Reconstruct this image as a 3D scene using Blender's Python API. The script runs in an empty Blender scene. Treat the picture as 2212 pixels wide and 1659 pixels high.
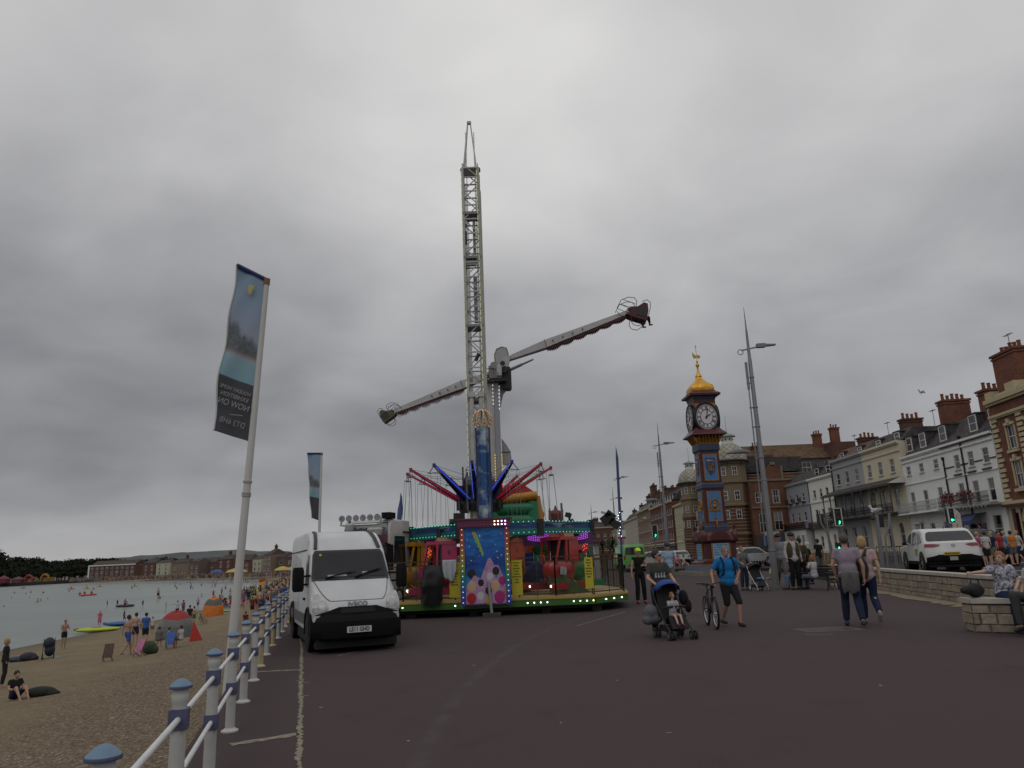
import bpy,bmesh,math,random
import numpy as np
from mathutils import Vector,Matrix,noise
R = math.radians
random.seed(7)
SC = bpy.context.scene
COL = SC.collection
# ---------------------------------------------------------------- camera
F_,CX_,CY_,EYE = 1597.0,1106.0,829.5,1.7
PITCH = math.atan(378 * math.cos(0.04) / F_)
ROLL = math.atan(0.04)
cam_d = bpy.data.cameras.new("camera")
cam = bpy.data.objects.new("camera",cam_d)
COL.objects.link(cam)
cam_d.sensor_width = 36.0
cam_d.lens = 36.0 * F_ / 2212.0
cam_d.clip_end = 6000
cam_d.clip_start = 0.05
cam.location = (0,0,EYE)
cam.rotation_euler = (Matrix.Rotation(R(90) + PITCH,3,'X') @ Matrix.Rotation(-ROLL,3,'Z')).to_euler()
SC.camera = cam
# ---------------------------------------------------------------- view
SC.view_settings.view_transform = 'Standard'
SC.view_settings.look = 'None'
SC.view_settings.exposure = -0.1
SC.view_settings.gamma = 1.0
SC.cycles.max_bounces = 6
SC.cycles.diffuse_bounces = 1
SC.cycles.transparent_max_bounces = 12
SC.cycles.sample_clamp_indirect = 4
# ---------------------------------------------------------------- world: sky under an overcast deck
W = bpy.data.worlds.new("World")
SC.world = W
W.use_nodes = True
SUN_EL,SUN_ROT = R(48),R(200)
class NT:
 """tiny node helper"""
 def __init__(s,nt):
  s.nt = nt
  s.n = nt.nodes
  s.l = nt.links
 def new(s,t,**k):
  n = s.n.new(t)
  for a,b in k.items():
   setattr(n,a,b)
  return n
 def put(s,sock,v):
  if v is None:
   return
  if isinstance(v,bpy.types.NodeSocket):
   s.l.new(v,sock)
  else:
   sock.default_value = v
 def m(s,op,a,b=None,c=None):
  n = s.new('ShaderNodeMath',operation=op)
  s.put(n.inputs[0],a)
  s.put(n.inputs[1],b)
  s.put(n.inputs[2],c)
  return n.outputs[0]
 def v(s,op,a,b=None):
  n = s.new('ShaderNodeVectorMath',operation=op)
  s.put(n.inputs[0],a)
  s.put(n.inputs[1],b)
  return n.outputs[1] if op in ('DOT_PRODUCT','DISTANCE','LENGTH') else n.outputs[0]
 def noise(s,vec,scale,detail=4,rough=.55,dist=0.0):
  n = s.new('ShaderNodeTexNoise')
  if vec is not None:
   s.put(n.inputs['Vector'],vec)
  n.inputs['Scale'].default_value = scale
  n.inputs['Detail'].default_value = detail
  n.inputs['Roughness'].default_value = rough
  n.inputs['Distortion'].default_value = dist
  return n.outputs['Fac']
 def ramp(s,fac,stops,interp='LINEAR'):
  n = s.new('ShaderNodeValToRGB')
  n.color_ramp.interpolation = interp
  e = n.color_ramp.elements
  while len(e) < len(stops):
   e.new(.5)
  for i,(p,c) in enumerate(stops):
   e[i].position = p
   e[i].color = (c,c,c,1) if not hasattr(c,'__len__') else tuple(c) + (1,)
  s.put(n.inputs[0],fac)
  return n.outputs[0]
 def mix(s,fac,a,b,blend='MIX'):
  n = s.new('ShaderNodeMix',data_type='RGBA',blend_type=blend)
  s.put(n.inputs[0],fac)
  s.put(n.inputs[6],a if not (isinstance(a,tuple) and len(a) == 3) else a + (1,))
  s.put(n.inputs[7],b if not (isinstance(b,tuple) and len(b) == 3) else b + (1,))
  return n.outputs[2]
 def comb(s,x,y,z):
  n = s.new('ShaderNodeCombineXYZ')
  s.put(n.inputs[0],x)
  s.put(n.inputs[1],y)
  s.put(n.inputs[2],z)
  return n.outputs[0]
 def sep(s,v):
  n = s.new('ShaderNodeSeparateXYZ')
  s.put(n.inputs[0],v)
  return n.outputs
w = NT(W.node_tree)
bg = w.n['Background']
sky = w.new('ShaderNodeTexSky',sky_type='NISHITA')
sky.sun_disc = False
sky.sun_elevation = SUN_EL
sky.sun_rotation = SUN_ROT
tc = w.new('ShaderNodeTexCoord')
d = w.v('NORMALIZE',tc.outputs['Generated'])
dx,dy,dz = w.sep(d)
zc = w.m('MAXIMUM',dz,0.0)
den = w.m('ADD',zc,0.30)
px = w.m('DIVIDE',dx,den)
py = w.m('DIVIDE',dy,den)
pl = w.comb(px,w.m('MULTIPLY',py,1.0),0.0)
n1 = w.noise(pl,1.15,3,.5,.25)
n2 = w.noise(w.v('ADD',pl,(4.1,2.3,0.0)),2.6,5,.5,.35)
n3 = w.noise(w.v('MULTIPLY',pl,(0.7,1.0,1.0)),1.5,3,.5)
cl = w.m('ADD',w.m('MULTIPLY',n1,.5),w.m('ADD',w.m('MULTIPLY',n2,.36),w.m('MULTIPLY',n3,.28)))
cl = w.m('SUBTRACT',cl,.57)
base = w.ramp(dz,[(0.0,.43),(.045,.40),(.12,.305),(.2,.315),(.34,.45),(.52,.60),(.75,.66),(1.0,.66)])
def lobe(el,az,wid,amp):
 v = (math.cos(R(el)) * math.sin(R(az)),math.cos(R(el)) * math.cos(R(az)),math.sin(R(el)))
 dt = w.v('DOT_PRODUCT',d,v)
 return w.m('MULTIPLY',w.m('EXPONENT',w.m('DIVIDE',w.m('SUBTRACT',dt,1.0),wid)),amp)
val = w.m('ADD',base,w.m('MULTIPLY',cl,w.ramp(dz,[(0.0,.4),(.15,.6),(.35,.95)])))
for a in [(42,-4,.03,.12),(27,-9,.006,.07),(21,16,.012,.06),(30,-32,.04,-.08),(7,-4,.008,-.06),(9,-30,.01,-.05),(18,34,.02,.08),(38,24,.02,-.05)]:
 val = w.m('ADD',val,lobe(*a))
val = w.m('MAXIMUM',val,.12)
tint = w.ramp(val,[(.25,(.985,.985,1.035)),(.5,(1.0,.997,1.012)),(.75,(1.01,1.0,.985))])
cloud = w.mix(1.0,tint,w.comb(w.m('MULTIPLY',val,10.0),w.m('MULTIPLY',val,10.0),w.m('MULTIPLY',val,10.0)),'MULTIPLY')
full = w.mix(.96,sky.outputs[0],cloud)
w.l.new(full,bg.inputs[0])
bg.inputs[1].default_value = 0.1
sun_d = bpy.data.lights.new("sun",'SUN')
sun = bpy.data.objects.new("sun",sun_d)
COL.objects.link(sun)
sun_d.energy = 0.3
sun_d.angle = R(35)
sun_d.color = (1.0,.96,.9)
sv = Vector((math.sin(SUN_ROT) * math.cos(SUN_EL),math.cos(SUN_ROT) * math.cos(SUN_EL),math.sin(SUN_EL)))
sun.rotation_euler = sv.to_track_quat('Z','Y').to_euler()
# ---------------------------------------------------------------- picture <-> place
def ray(x,y):
 u = (x - CX_) / F_
 v = -(y - CY_) / F_
 c,s = math.cos(ROLL),math.sin(ROLL)
 a,b = u * c + v * s,-u * s + v * c
 cp,sp = math.cos(PITCH),math.sin(PITCH)
 return Vector((a,cp - b * sp,sp + b * cp))
def gz(x,y,z=0.0):
 r = ray(x,y)
 return r * ((z - EYE) / r.z) + Vector((0,0,EYE))
def at(x,y,Y):
 r = ray(x,y)
 return r * (Y / r.y) + Vector((0,0,EYE))
def on_plane(x,y,A,B):
 """hit of the picture ray with the vertical plane through A,B (xy)"""
 r = ray(x,y)
 n = Vector((-(B[1] - A[1]),B[0] - A[0],0))
 t = (n.x * A[0] + n.y * A[1]) / (n.x * r.x + n.y * r.y)
 return r * t + Vector((0,0,EYE))
# ---------------------------------------------------------------- materials
MATS = {}
def mat(key,rgb=(.5,.5,.5),r=.6,me=0.0,nv=None,bp=None,em=0.0,coat=0.0,obj=False,alpha=1.0,spec=.5,tr=0.0):
 if key in MATS:
  return MATS[key]
 m = bpy.data.materials.new(key)
 m.use_nodes = True
 t = NT(m.node_tree)
 b = t.n['Principled BSDF']
 b.inputs['Roughness'].default_value = r
 b.inputs['Metallic'].default_value = me
 b.inputs['Specular IOR Level'].default_value = spec
 b.inputs['Coat Weight'].default_value = coat
 b.inputs['Transmission Weight'].default_value = tr
 col = tuple(rgb) + (1,)
 b.inputs['Base Color'].default_value = col
 src = None
 if obj:
  src = t.new('ShaderNodeObjectInfo').outputs['Color']
  t.l.new(src,b.inputs['Base Color'])
 if nv or bp:
  co = t.new('ShaderNodeTexCoord').outputs['Object']
 if nv:
  f = t.noise(co,nv[0],5,.6)
  k = t.ramp(f,[(.3,1 - nv[1]),(.7,1 + nv[1])])
  t.l.new(t.mix(1.0,src if src else col,k,'MULTIPLY'),b.inputs['Base Color'])
 if bp:
  bm = t.new('ShaderNodeBump')
  bm.inputs['Strength'].default_value = bp[1]
  bm.inputs['Distance'].default_value = bp[2] if len(bp) > 2 else .02
  t.l.new(t.noise(co,bp[0],4,.6),bm.inputs['Height'])
  t.l.new(bm.outputs[0],b.inputs['Normal'])
 if em:
  b.inputs['Emission Color'].default_value = col
  b.inputs['Emission Strength'].default_value = em
 if alpha < 1:
  b.inputs['Alpha'].default_value = alpha
 MATS[key] = m
 return m
def skinm(i):
 return mat('skin%d' % i,[(.42,.25,.18),(.36,.20,.14),(.30,.16,.11),(.48,.31,.24)][i % 4],.55,nv=(14,.08))
def cloth(name,rgb,k=.12):
 return mat('cloth_' + name,rgb,.9,nv=(9,k),bp=(22,.35,.02),spec=.2)
# ---------------------------------------------------------------- mesh builder
class MB:
 def __init__(s,m=None):
  s.v,s.f,s.fm,s.mats,s.cur = [],[],[],[],0
  s.T = Matrix()
  if m:
   s.mat(m)
 def mat(s,m):
  if m not in s.mats:
   s.mats.append(m)
  s.cur = s.mats.index(m)
  return s
 def add(s,vs,fs):
  o = len(s.v)
  s.v += [tuple(s.T @ Vector(p)) for p in vs]
  for f in fs:
   s.f.append(tuple(i + o for i in f))
   s.fm.append(s.cur)
  return s
 def box(s,c,d,rz=0.0,M=None):
  x,y,z = d[0] / 2,d[1] / 2,d[2] / 2
  vs = [Vector((a,b,e)) for a in (-x,x) for b in (-y,y) for e in (-z,z)]
  if rz:
   q = Matrix.Rotation(rz,3,'Z')
   vs = [q @ p for p in vs]
  if M:
   vs = [M @ p for p in vs]
  return s.add([p + Vector(c) for p in vs],[(0,1,3,2),(4,6,7,5),(0,4,5,1),(2,3,7,6),(0,2,6,4),(1,5,7,3)])
 def bb(s,lo,hi):
  return s.box([(a + b) / 2 for a,b in zip(lo,hi)],[b - a for a,b in zip(lo,hi)])
 def bar(s,p,q,w,h=None,up=(0,0,1)):
  """rectangular bar from p to q"""
  h = h or w
  p,q = Vector(p),Vector(q)
  a = (q - p).normalized()
  u = Vector(up)
  if abs(a.dot(u)) > .98:
   u = Vector((0,1,0))
  sd = a.cross(u).normalized() * (w / 2)
  uu = sd.cross(a).normalized() * (h / 2)
  vs = [e + i * sd + j * uu for e in (p,q) for i,j in ((-1,-1),(1,-1),(1,1),(-1,1))]
  return s.add(vs,[(0,1,2,3),(7,6,5,4),(0,4,5,1),(1,5,6,2),(2,6,7,3),(3,7,4,0)])
 def cyl(s,p,q,r,r2=None,n=10,cap=True,sx=1.0,side=None):
  p,q = Vector(p),Vector(q)
  r2 = r if r2 is None else r2
  a = (q - p)
  a = a.normalized() if a.length > 1e-9 else Vector((0,0,1))
  if side is not None:
   u = Vector(side)
   u = (u - a * u.dot(a)).normalized()
  else:
   u = a.orthogonal().normalized()
  w_ = a.cross(u)
  vs = []
  for e,rr in ((p,r),(q,r2)):
   for i in range(n):
    t = 2 * math.pi * i / n
    vs.append(e + (u * math.cos(t) * sx + w_ * math.sin(t)) * rr)
  fs = [(i,(i + 1) % n,n + (i + 1) % n,n + i) for i in range(n)]
  if cap:
   fs += [tuple(range(n - 1,-1,-1)),tuple(range(n,2 * n))]
  return s.add(vs,fs)
 def tube(s,pts,r,n=6):
  pts = [Vector(p) for p in pts]
  rings = []
  pu = None
  for i,p in enumerate(pts):
   a = (pts[min(i + 1,len(pts) - 1)] - pts[max(i - 1,0)]).normalized()
   u = a.orthogonal().normalized() if pu is None else (pu - a * pu.dot(a)).normalized()
   pu = u
   w_ = a.cross(u)
   rr = r[i] if hasattr(r,'__len__') else r
   rings.append([p + (u * math.cos(2 * math.pi * k / n) + w_ * math.sin(2 * math.pi * k / n)) * rr for k in range(n)])
  vs = [q for g in rings for q in g]
  fs = []
  for i in range(len(pts) - 1):
   for k in range(n):
    fs.append((i * n + k,i * n + (k + 1) % n,(i + 1) * n + (k + 1) % n,(i + 1) * n + k))
  fs += [tuple(range(n - 1,-1,-1)),tuple(range((len(pts) - 1) * n,len(pts) * n))]
  return s.add(vs,fs)
 def ring(s,c,R_,r,n=24,k=6,M=None,a0=0,a1=2 * math.pi):
  """torus (or arc) in the local xz plane"""
  c = Vector(c)
  M = M or Matrix.Identity(3)
  full = abs(a1 - a0 - 2 * math.pi) < 1e-6
  cnt = n if full else n + 1
  vs = []
  for i in range(cnt):
   t = a0 + (a1 - a0) * i / n
   for j in range(k):
    p = 2 * math.pi * j / k
    vs.append(c + M @ Vector(((R_ + r * math.cos(p)) * math.cos(t),r * math.sin(p),(R_ + r * math.cos(p)) * math.sin(t))))
  fs = []
  for i in range(n):
   i2 = (i + 1) % cnt
   for j in range(k):
    fs.append((i * k + j,i2 * k + j,i2 * k + (j + 1) % k,i * k + (j + 1) % k))
  return s.add(vs,fs)
 def lathe(s,prof,n=16,c=(0,0,0),sq=False,a0=0.0):
  vs,fs = [],[]
  for r,z in prof:
   for i in range(n):
    t = 2 * math.pi * i / n + a0
    k = 1.0
    if sq:
     k = 1 / max(abs(math.cos(t)),abs(math.sin(t)))
    vs.append((c[0] + r * k * math.cos(t),c[1] + r * k * math.sin(t),c[2] + z))
  for j in range(len(prof) - 1):
   for i in range(n):
    fs.append((j * n + i,j * n + (i + 1) % n,(j + 1) * n + (i + 1) % n,(j + 1) * n + i))
  fs += [tuple(range(n - 1,-1,-1)),tuple(range((len(prof) - 1) * n,len(prof) * n))]
  return s.add(vs,fs)
 def sph(s,c,r,n=10,m=7,M=None):
  rx,ry,rz = r if hasattr(r,'__len__') else (r,r,r)
  c = Vector(c)
  vs = [Vector((0,0,rz))]
  for j in range(1,m):
   p = math.pi * j / m
   for i in range(n):
    t = 2 * math.pi * i / n
    vs.append(Vector((rx * math.sin(p) * math.cos(t),ry * math.sin(p) * math.sin(t),rz * math.cos(p))))
  vs.append(Vector((0,0,-rz)))
  if M:
   vs = [M @ q for q in vs]
  fs = [(0,1 + i,1 + (i + 1) % n) for i in range(n)]
  for j in range(m - 2):
   for i in range(n):
    a,b = 1 + j * n + i,1 + j * n + (i + 1) % n
    fs.append((a,a + n,b + n,b))
  L = len(vs) - 1
  fs += [(L,1 + (m - 2) * n + (i + 1) % n,1 + (m - 2) * n + i) for i in range(n)]
  return s.add([q + c for q in vs],fs)
 def prism(s,pts,a,b,ax='y'):
  """polygon pts extruded between a and b along an axis. ax 'y': pts are (x,z); 'x': (y,z); 'z': (x,y)"""
  def P(p,t):
   return (p[0],t,p[1]) if ax == 'y' else (t,p[0],p[1]) if ax == 'x' else (p[0],p[1],t)
  n = len(pts)
  vs = [P(p,a) for p in pts] + [P(p,b) for p in pts]
  fs = [(i,(i + 1) % n,n + (i + 1) % n,n + i) for i in range(n)] + [tuple(range(n - 1,-1,-1)),tuple(range(n,2 * n))]
  return s.add(vs,fs)
 def grid(s,fn,nu,nv,two=None):
  vs = [fn(i / nu,j / nv) for j in range(nv + 1) for i in range(nu + 1)]
  k = nu + 1
  fs = [(j * k + i,j * k + i + 1,(j + 1) * k + i + 1,(j + 1) * k + i) for j in range(nv) for i in range(nu)]
  return s.add(vs,fs)
 def mesh(s,name,smooth=False,fix=True,ang=None):
  me = bpy.data.meshes.new(name)
  me.from_pydata(s.v,[],s.f)
  for m in s.mats:
   me.materials.append(m)
  if s.mats:
   me.polygons.foreach_set('material_index',s.fm)
  if fix:
   bm = bmesh.new()
   bm.from_mesh(me)
   bmesh.ops.recalc_face_normals(bm,faces=bm.faces)
   bm.to_mesh(me)
   bm.free()
  if smooth or ang:
   me.polygons.foreach_set('use_smooth',[True] * len(me.polygons))
   me.set_sharp_from_angle(angle=R(ang or 40))
  me.update()
  return me
 def build(s,name,parent=None,smooth=False,fix=True,loc=None,rz=None,ang=None):
  return obj(name,s.mesh(name,smooth,fix,ang),parent,loc,rz)
def obj(name,me,parent=None,loc=None,rz=None,rot=None):
 o = bpy.data.objects.new(name,me)
 COL.objects.link(o)
 if parent:
  o.parent = parent
 if loc is not None:
  o.location = loc
 if rz:
  o.rotation_euler[2] = rz
 if rot:
  o.rotation_euler = rot
 return o
def tag(o,label=None,cat=None,group=None,kind=None):
 if label:
  o['label'] = label
 if cat:
  o['category'] = cat
 if group:
  o['group'] = group
 if kind:
  o['kind'] = kind
 return o
def thing(name,label,cat,loc=(0,0,0),rz=0.0,group=None):
 o = bpy.data.objects.new(name,None)
 COL.objects.link(o)
 o.location = loc
 o.rotation_euler[2] = rz
 return tag(o,label,cat,group)
KIDS = {}
def kids(o):
 return [c for c in bpy.data.objects if c.parent == o] if False else [c for c in o.children]
def dup(o,parent=None,loc=None,rz=None,label=None,group=None,color=None):
 c = o.copy()
 COL.objects.link(c)
 if parent:
  c.parent = parent
 if loc is not None:
  c.location = loc
 if rz is not None:
  c.rotation_euler[2] = rz
 if label:
  c['label'] = label
 if group:
  c['group'] = group
 if color is not None:
  c.color = color
 for ch in list(o.children):
  dup(ch,c)
 return c
FONT_CACHE = {}
def text(s,size,m,parent,M,name='lettering',ext=.003,mirror=False,shear=0.0,sx=1.0,bold=0.0):
 """flat lettering; local x right, y up, facing +z, placed by 4x4 M"""
 cu = bpy.data.curves.new(name,'FONT')
 cu.body = s
 cu.size = size
 cu.extrude = ext
 cu.shear = shear
 cu.offset = bold
 cu.align_x = 'CENTER'
 cu.align_y = 'CENTER'
 cu.resolution_u = 3
 t = bpy.data.objects.new(name,cu)
 COL.objects.link(t)
 dg = bpy.context.evaluated_depsgraph_get()
 me = bpy.data.meshes.new_from_object(t.evaluated_get(dg))
 bpy.data.objects.remove(t)
 bpy.data.curves.remove(cu)
 me.name = name
 me.materials.clear()
 me.materials.append(m)
 S = Matrix.Diagonal((-sx if mirror else sx,1,1,1))
 me.transform(M @ S)
 if mirror:
  me.flip_normals()
 return obj(name,me,parent)
def frame3(origin,xa,ya):
 xa,ya = Vector(xa).normalized(),Vector(ya).normalized()
 za = xa.cross(ya).normalized()
 ya = za.cross(xa)
 M = Matrix((xa,ya,za)).transposed().to_4x4()
 M.translation = Vector(origin)
 return M
def rough_edge(a,b,width,seed=0,seg=.12,jit=.35,z=.004):
 """an irregular painted / mortar strip from a to b as a list of quads"""
 rnd = random.Random(seed)
 a,b = Vector(a[:2]),Vector(b[:2])
 L = (b - a).length
 n = max(2,int(L / seg))
 t = (b - a) / L
 nn = Vector((-t.y,t.x))
 vs,fs = [],[]
 for i in range(n + 1):
  p = a + t * (L * i / n) + nn * (width * .35 * (noise.noise(Vector((i * .13,seed,0)))))
  w0 = width / 2 * (1 + jit * rnd.uniform(-1,1))
  w1 = width / 2 * (1 + jit * rnd.uniform(-1,1))
  vs += [tuple(p + nn * w0) + (z,),tuple(p - nn * w1) + (z,)]
  if i < n:
   fs.append((2 * i,2 * i + 1,2 * i + 3,2 * i + 2))
 return vs,fs
# ================================================================ SETTING
def fence_x(Y):
 pts = [(-40,9.8),(3.22,-1.70),(5.02,-2.19),(6.83,-2.7),(8.64,-3.21),(10.42,-3.71),(12.3,-4.23),(14.02,-4.71),(15.8,-5.19),(17.6,-5.64),(19.36,-6.08),(100,-27),(160,-42),(227,-62),(330,-85),(430,-120),(500,-190),(640,-320)]
 for (a,b),(c,e) in zip(pts,pts[1:]):
  if Y <= c:
   return b + (e - b) * (Y - a) / (c - a)
 return pts[-1][1]
COAST = [((-30,-40),(9.8,-40),-1.0),((-31,3.2),(-1.7,3.2),-1.0),((-31.5,15),(-5.0,15),-1.0),((-32,30),(-8.85,30),-1.0),((-32.5,49),(-13.8,49),-1.0),((-33.4,58),(-16.1,58),-1.0),((-35,77),(-21,77),-1.0),((-38,96),(-26,96),-1.0),((-45,124),(-33,124),-.9),((-54,160),(-42,160),-.8),((-72,227),(-60,227),-.6),((-100,300),(-78,300),-.4),((-130,370),(-95,380),-.2),((-165,420),(-125,450),0),((-201,446),(-180,500),.2),((-260,480),(-240,550),.3),((-330,545),(-320,620),.4),((-420,600),(-420,700),.5),((-620,700),(-620,800),.5)]
def sand_uv(u,v):
 """u along the coast 0..n-1, v 0 (10 m out to sea) .. 1 (promenade)"""
 i = min(int(u),len(COAST) - 2)
 f = u - i
 C = Vector(COAST[i][0]).lerp(Vector(COAST[i + 1][0]),f)
 E_ = Vector(COAST[i][1]).lerp(Vector(COAST[i + 1][1]),f)
 ze = COAST[i][2] * (1 - f) + COAST[i + 1][2] * f
 out = C + (C - E_).normalized() * 14
 if v < .25:
  k = v / .25
  p = out.lerp(C,k)
  z = -3.6 + (.95) * k
 else:
  k = (v - .25) / .75
  p = C.lerp(E_,k)
  s = 1 - k
  z = ze - (2.65 + ze) * s ** .6
 if v > .3:
  z += .05 * noise.noise(Vector((p.x * .25,p.y * .25,0))) + .018 * noise.noise(Vector((p.x * 1.3,p.y * 1.3,3))) + .012 * noise.noise(Vector((p.x * 3.7,p.y * 3.7,9)))
 return Vector((p.x,p.y,z))
def sand_z(x,y):
 for i in range(len(COAST) - 1):
  (c0,e0,z0),(c1,e1,z1) = COAST[i],COAST[i + 1]
  if min(c0[1],e0[1]) <= y <= max(c1[1],e1[1]) and c0[1] <= y <= c1[1]:
   f = (y - c0[1]) / (c1[1] - c0[1])
   cx = c0[0] * (1 - f) + c1[0] * f
   ex = e0[0] * (1 - f) + e1[0] * f
   ze = z0 * (1 - f) + z1 * f
   ex = max(ex,cx + 12)
   s = (ex - x) / (ex - cx)
   if s < 0:
    return 0.0
   if s > 1:
    return -2.65 - (s - 1) * .8
   return ze - (2.65 + ze) * s ** .6
 return -2.65
def on_beach(x,y):
 """where the picture ray meets the sand (or the sea)"""
 r = ray(x,y)
 t = 4.0
 while t < 700:
  p = r * t + Vector((0,0,EYE))
  g = max(sand_z(p.x,p.y),-2.65)
  if p.z <= g:
   for _ in range(12):
    t -= (g - p.z) / -r.z
    p = r * t + Vector((0,0,EYE))
    g = max(sand_z(p.x,p.y),-2.65)
   return Vector((p.x,p.y,g)),sand_z(p.x,p.y)
  t *= 1.01
 return p,-2.65
def setting():
 # --- asphalt
 m = mat('asphalt',(.052,.044,.045),.85)
 t = NT(m.node_tree)
 b = t.n['Principled BSDF']
 co = t.new('ShaderNodeTexCoord').outputs['Object']
 big = t.noise(co,.35,4,.55)
 mid = t.noise(co,2.2,5,.6)
 fine = t.noise(co,70,3,.7)
 k = t.m('ADD',t.m('MULTIPLY',big,.7),t.m('ADD',t.m('MULTIPLY',mid,.4),t.m('MULTIPLY',fine,1.35)))
 c1 = t.ramp(k,[(.85,(.019,.0125,.0145)),(1.22,(.039,.0275,.0305)),(1.6,(.074,.056,.058))])
 spk = t.ramp(t.noise(co,38,2,.9),[(.72,0),(.76,1)])
 c2 = t.mix(t.m('MULTIPLY',spk,.22),c1,(.30,.27,.23))
 # long curving tyre scuffs, slightly lighter
 x,y,z = t.sep(co)
 rr = t.m('SQRT',t.m('ADD',t.m('POWER',t.m('SUBTRACT',x,40.87),2),t.m('POWER',t.m('SUBTRACT',y,7.33),2)))
 band = t.m('ABSOLUTE',t.m('SUBTRACT',rr,41.82))
 sc = t.m('MULTIPLY',t.ramp(band,[(0.0,1),(.045,.75),(.13,0)]),t.ramp(mid,[(.38,.1),(.6,.6)]))
 c3 = t.mix(t.m('MULTIPLY',sc,.8),c2,(.10,.09,.088))
 blot = t.ramp(t.noise(co,.9,4,.6,.6),[(.62,0),(.7,.5)])
 c4 = t.mix(t.m('MULTIPLY',blot,.45),c3,(.028,.024,.026))
 t.l.new(c4,b.inputs['Base Color'])
 bn = t.new('ShaderNodeBump')
 bn.inputs['Strength'].default_value = .5
 bn.inputs['Distance'].default_value = .008
 t.l.new(t.noise(co,45,4,.8),bn.inputs['Height'])
 t.l.new(bn.outputs[0],b.inputs['Normal'])
 b.inputs['Specular IOR Level'].default_value = .08
 P = MB(m)
 ys = [-40,0,3.22,5.02,6.83,8.64,10.42,12.3,14.02,15.8,17.6,19.36,40,70,100,160,227,330,430,500]
 L = [(fence_x(y) - .35,y) for y in ys]
 for (x0,y0),(x1,y1) in zip(L,L[1:]):
  xs0 = [x0,x0 * .5 + 10,30,120,500]
  xs1 = [x1,x1 * .5 + 10,30,120,500]
  for a in range(4):
   P.add([(xs0[a],y0,0),(xs0[a + 1],y0,0),(xs1[a + 1],y1,0),(xs1[a],y1,0)],[(0,1,2,3)])
 P.add([(-190,500,0),(500,500,0),(900,2500,0),(-900,2500,0)],[(0,1,2,3)])
 tag(P.build('promenade_pavement',fix=False),'dark purplish asphalt promenade surface',kind='structure')
 # sea wall face and stone edging
 Wl = MB(mat('seawall',(.30,.27,.23),.9,nv=(3,.25),bp=(12,.6)))
 for (x0,y0),(x1,y1) in zip(L,L[1:]):
  if y1 > 430:
   break
  Wl.add([(x0,y0,0.003),(x1,y1,0.003),(x1,y1,-2.4),(x0,y0,-2.4)],[(0,1,2,3)])
 tag(Wl.build('sea_wall',fix=False),'low concrete sea wall edging the promenade above the sand','wall')
 # --- sand
 m = mat('sand',(.25,.19,.12),.95)
 t = NT(m.node_tree)
 b = t.n['Principled BSDF']
 b.inputs['Specular IOR Level'].default_value = .1
 g = t.new('ShaderNodeNewGeometry')
 co = g.outputs['Position']
 x,y,z = t.sep(co)
 n1 = t.noise(co,.5,5,.6)
 n2 = t.noise(co,6,5,.7)
 n3 = t.noise(co,36,3,.8)
 k = t.m('ADD',t.m('MULTIPLY',n1,.35),t.m('ADD',t.m('MULTIPLY',n2,.4),t.m('MULTIPLY',n3,.5)))
 dry = t.ramp(k,[(.38,(.15,.115,.072)),(.62,(.23,.185,.12)),(.86,(.32,.265,.175))])
 # shingle towards the wall: grows where the sand is high
 sh = t.m('ADD',z,t.m('MULTIPLY',t.noise(co,.7,3,.5),.55))
 shm = t.ramp(t.m('ADD',sh,2.0),[(.44,0),(.66,1)])
 vor = t.new('ShaderNodeTexVoronoi')
 vor.inputs['Scale'].default_value = 24
 t.l.new(co,vor.inputs['Vector'])
 peb = t.ramp(t.sep(vor.outputs['Color'])[0],[(0,(.10,.07,.048)),(.55,(.19,.145,.10)),(.8,(.26,.20,.14)),(1,(.42,.36,.30))])
 base_ = t.mix(t.m('MULTIPLY',shm,.85),dry,peb)
 wet = t.ramp(t.m('ADD',z,t.m('MULTIPLY',n1,.16)),[(0,1),(1,0)])
 wn = t.new('ShaderNodeMapRange')
 wn.inputs[1].default_value = -2.60
 wn.inputs[2].default_value = -2.36
 wn.inputs[3].default_value = 1
 wn.inputs[4].default_value = 0
 t.l.new(t.m('ADD',z,t.m('MULTIPLY',n1,.12)),wn.inputs[0])
 t.l.new(t.mix(wn.outputs[0],base_,(.12,.095,.065)),b.inputs['Base Color'])
 rr = t.m('SUBTRACT',.95,t.m('MULTIPLY',wn.outputs[0],.45))
 t.l.new(rr,b.inputs['Roughness'])
 bn = t.new('ShaderNodeBump')
 bn.inputs['Strength'].default_value = 1.0
 bn.inputs['Distance'].default_value = .09
 t.l.new(t.m('ADD',t.m('MULTIPLY',t.noise(co,2.6,5,.65,.8),1.6),t.m('MULTIPLY',t.noise(co,18,4,.7),.5)),bn.inputs['Height'])
 t.l.new(bn.outputs[0],b.inputs['Normal'])
 S = MB(m)
 n = len(COAST) - 1
 us = []
 for i in range(n):
  sub = [12,60,60,50,14,20,14,14,10,8,6,4,4,4,3,3,3,3][i]
  us += [i + a / sub for a in range(sub)]
 us.append(n)
 nv = 90
 vs = [sand_uv(u,(j / nv)) for u in us for j in range(nv + 1)]
 k = nv + 1
 S.add(vs,[(i * k + j,i * k + j + 1,(i + 1) * k + j + 1,(i + 1) * k + j) for i in range(len(us) - 1) for j in range(nv)])
 tag(S.build('beach_sand',smooth=True,fix=False),'tan sandy beach with shingle near the wall',kind='structure')
 # --- sea
 m = mat('sea',(.10,.145,.14),.28,spec=.4)
 t = NT(m.node_tree)
 b = t.n['Principled BSDF']
 g = t.new('ShaderNodeNewGeometry')
 co = t.v('MULTIPLY',g.outputs['Position'],(.5,1.0,1.0))
 bn = t.new('ShaderNodeBump')
 bn.inputs['Strength'].default_value = .55
 bn.inputs['Distance'].default_value = .12
 hh = t.m('ADD',t.noise(co,.55,4,.6),t.m('MULTIPLY',t.noise(co,3.2,4,.6),.35))
 t.l.new(hh,bn.inputs['Height'])
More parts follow.
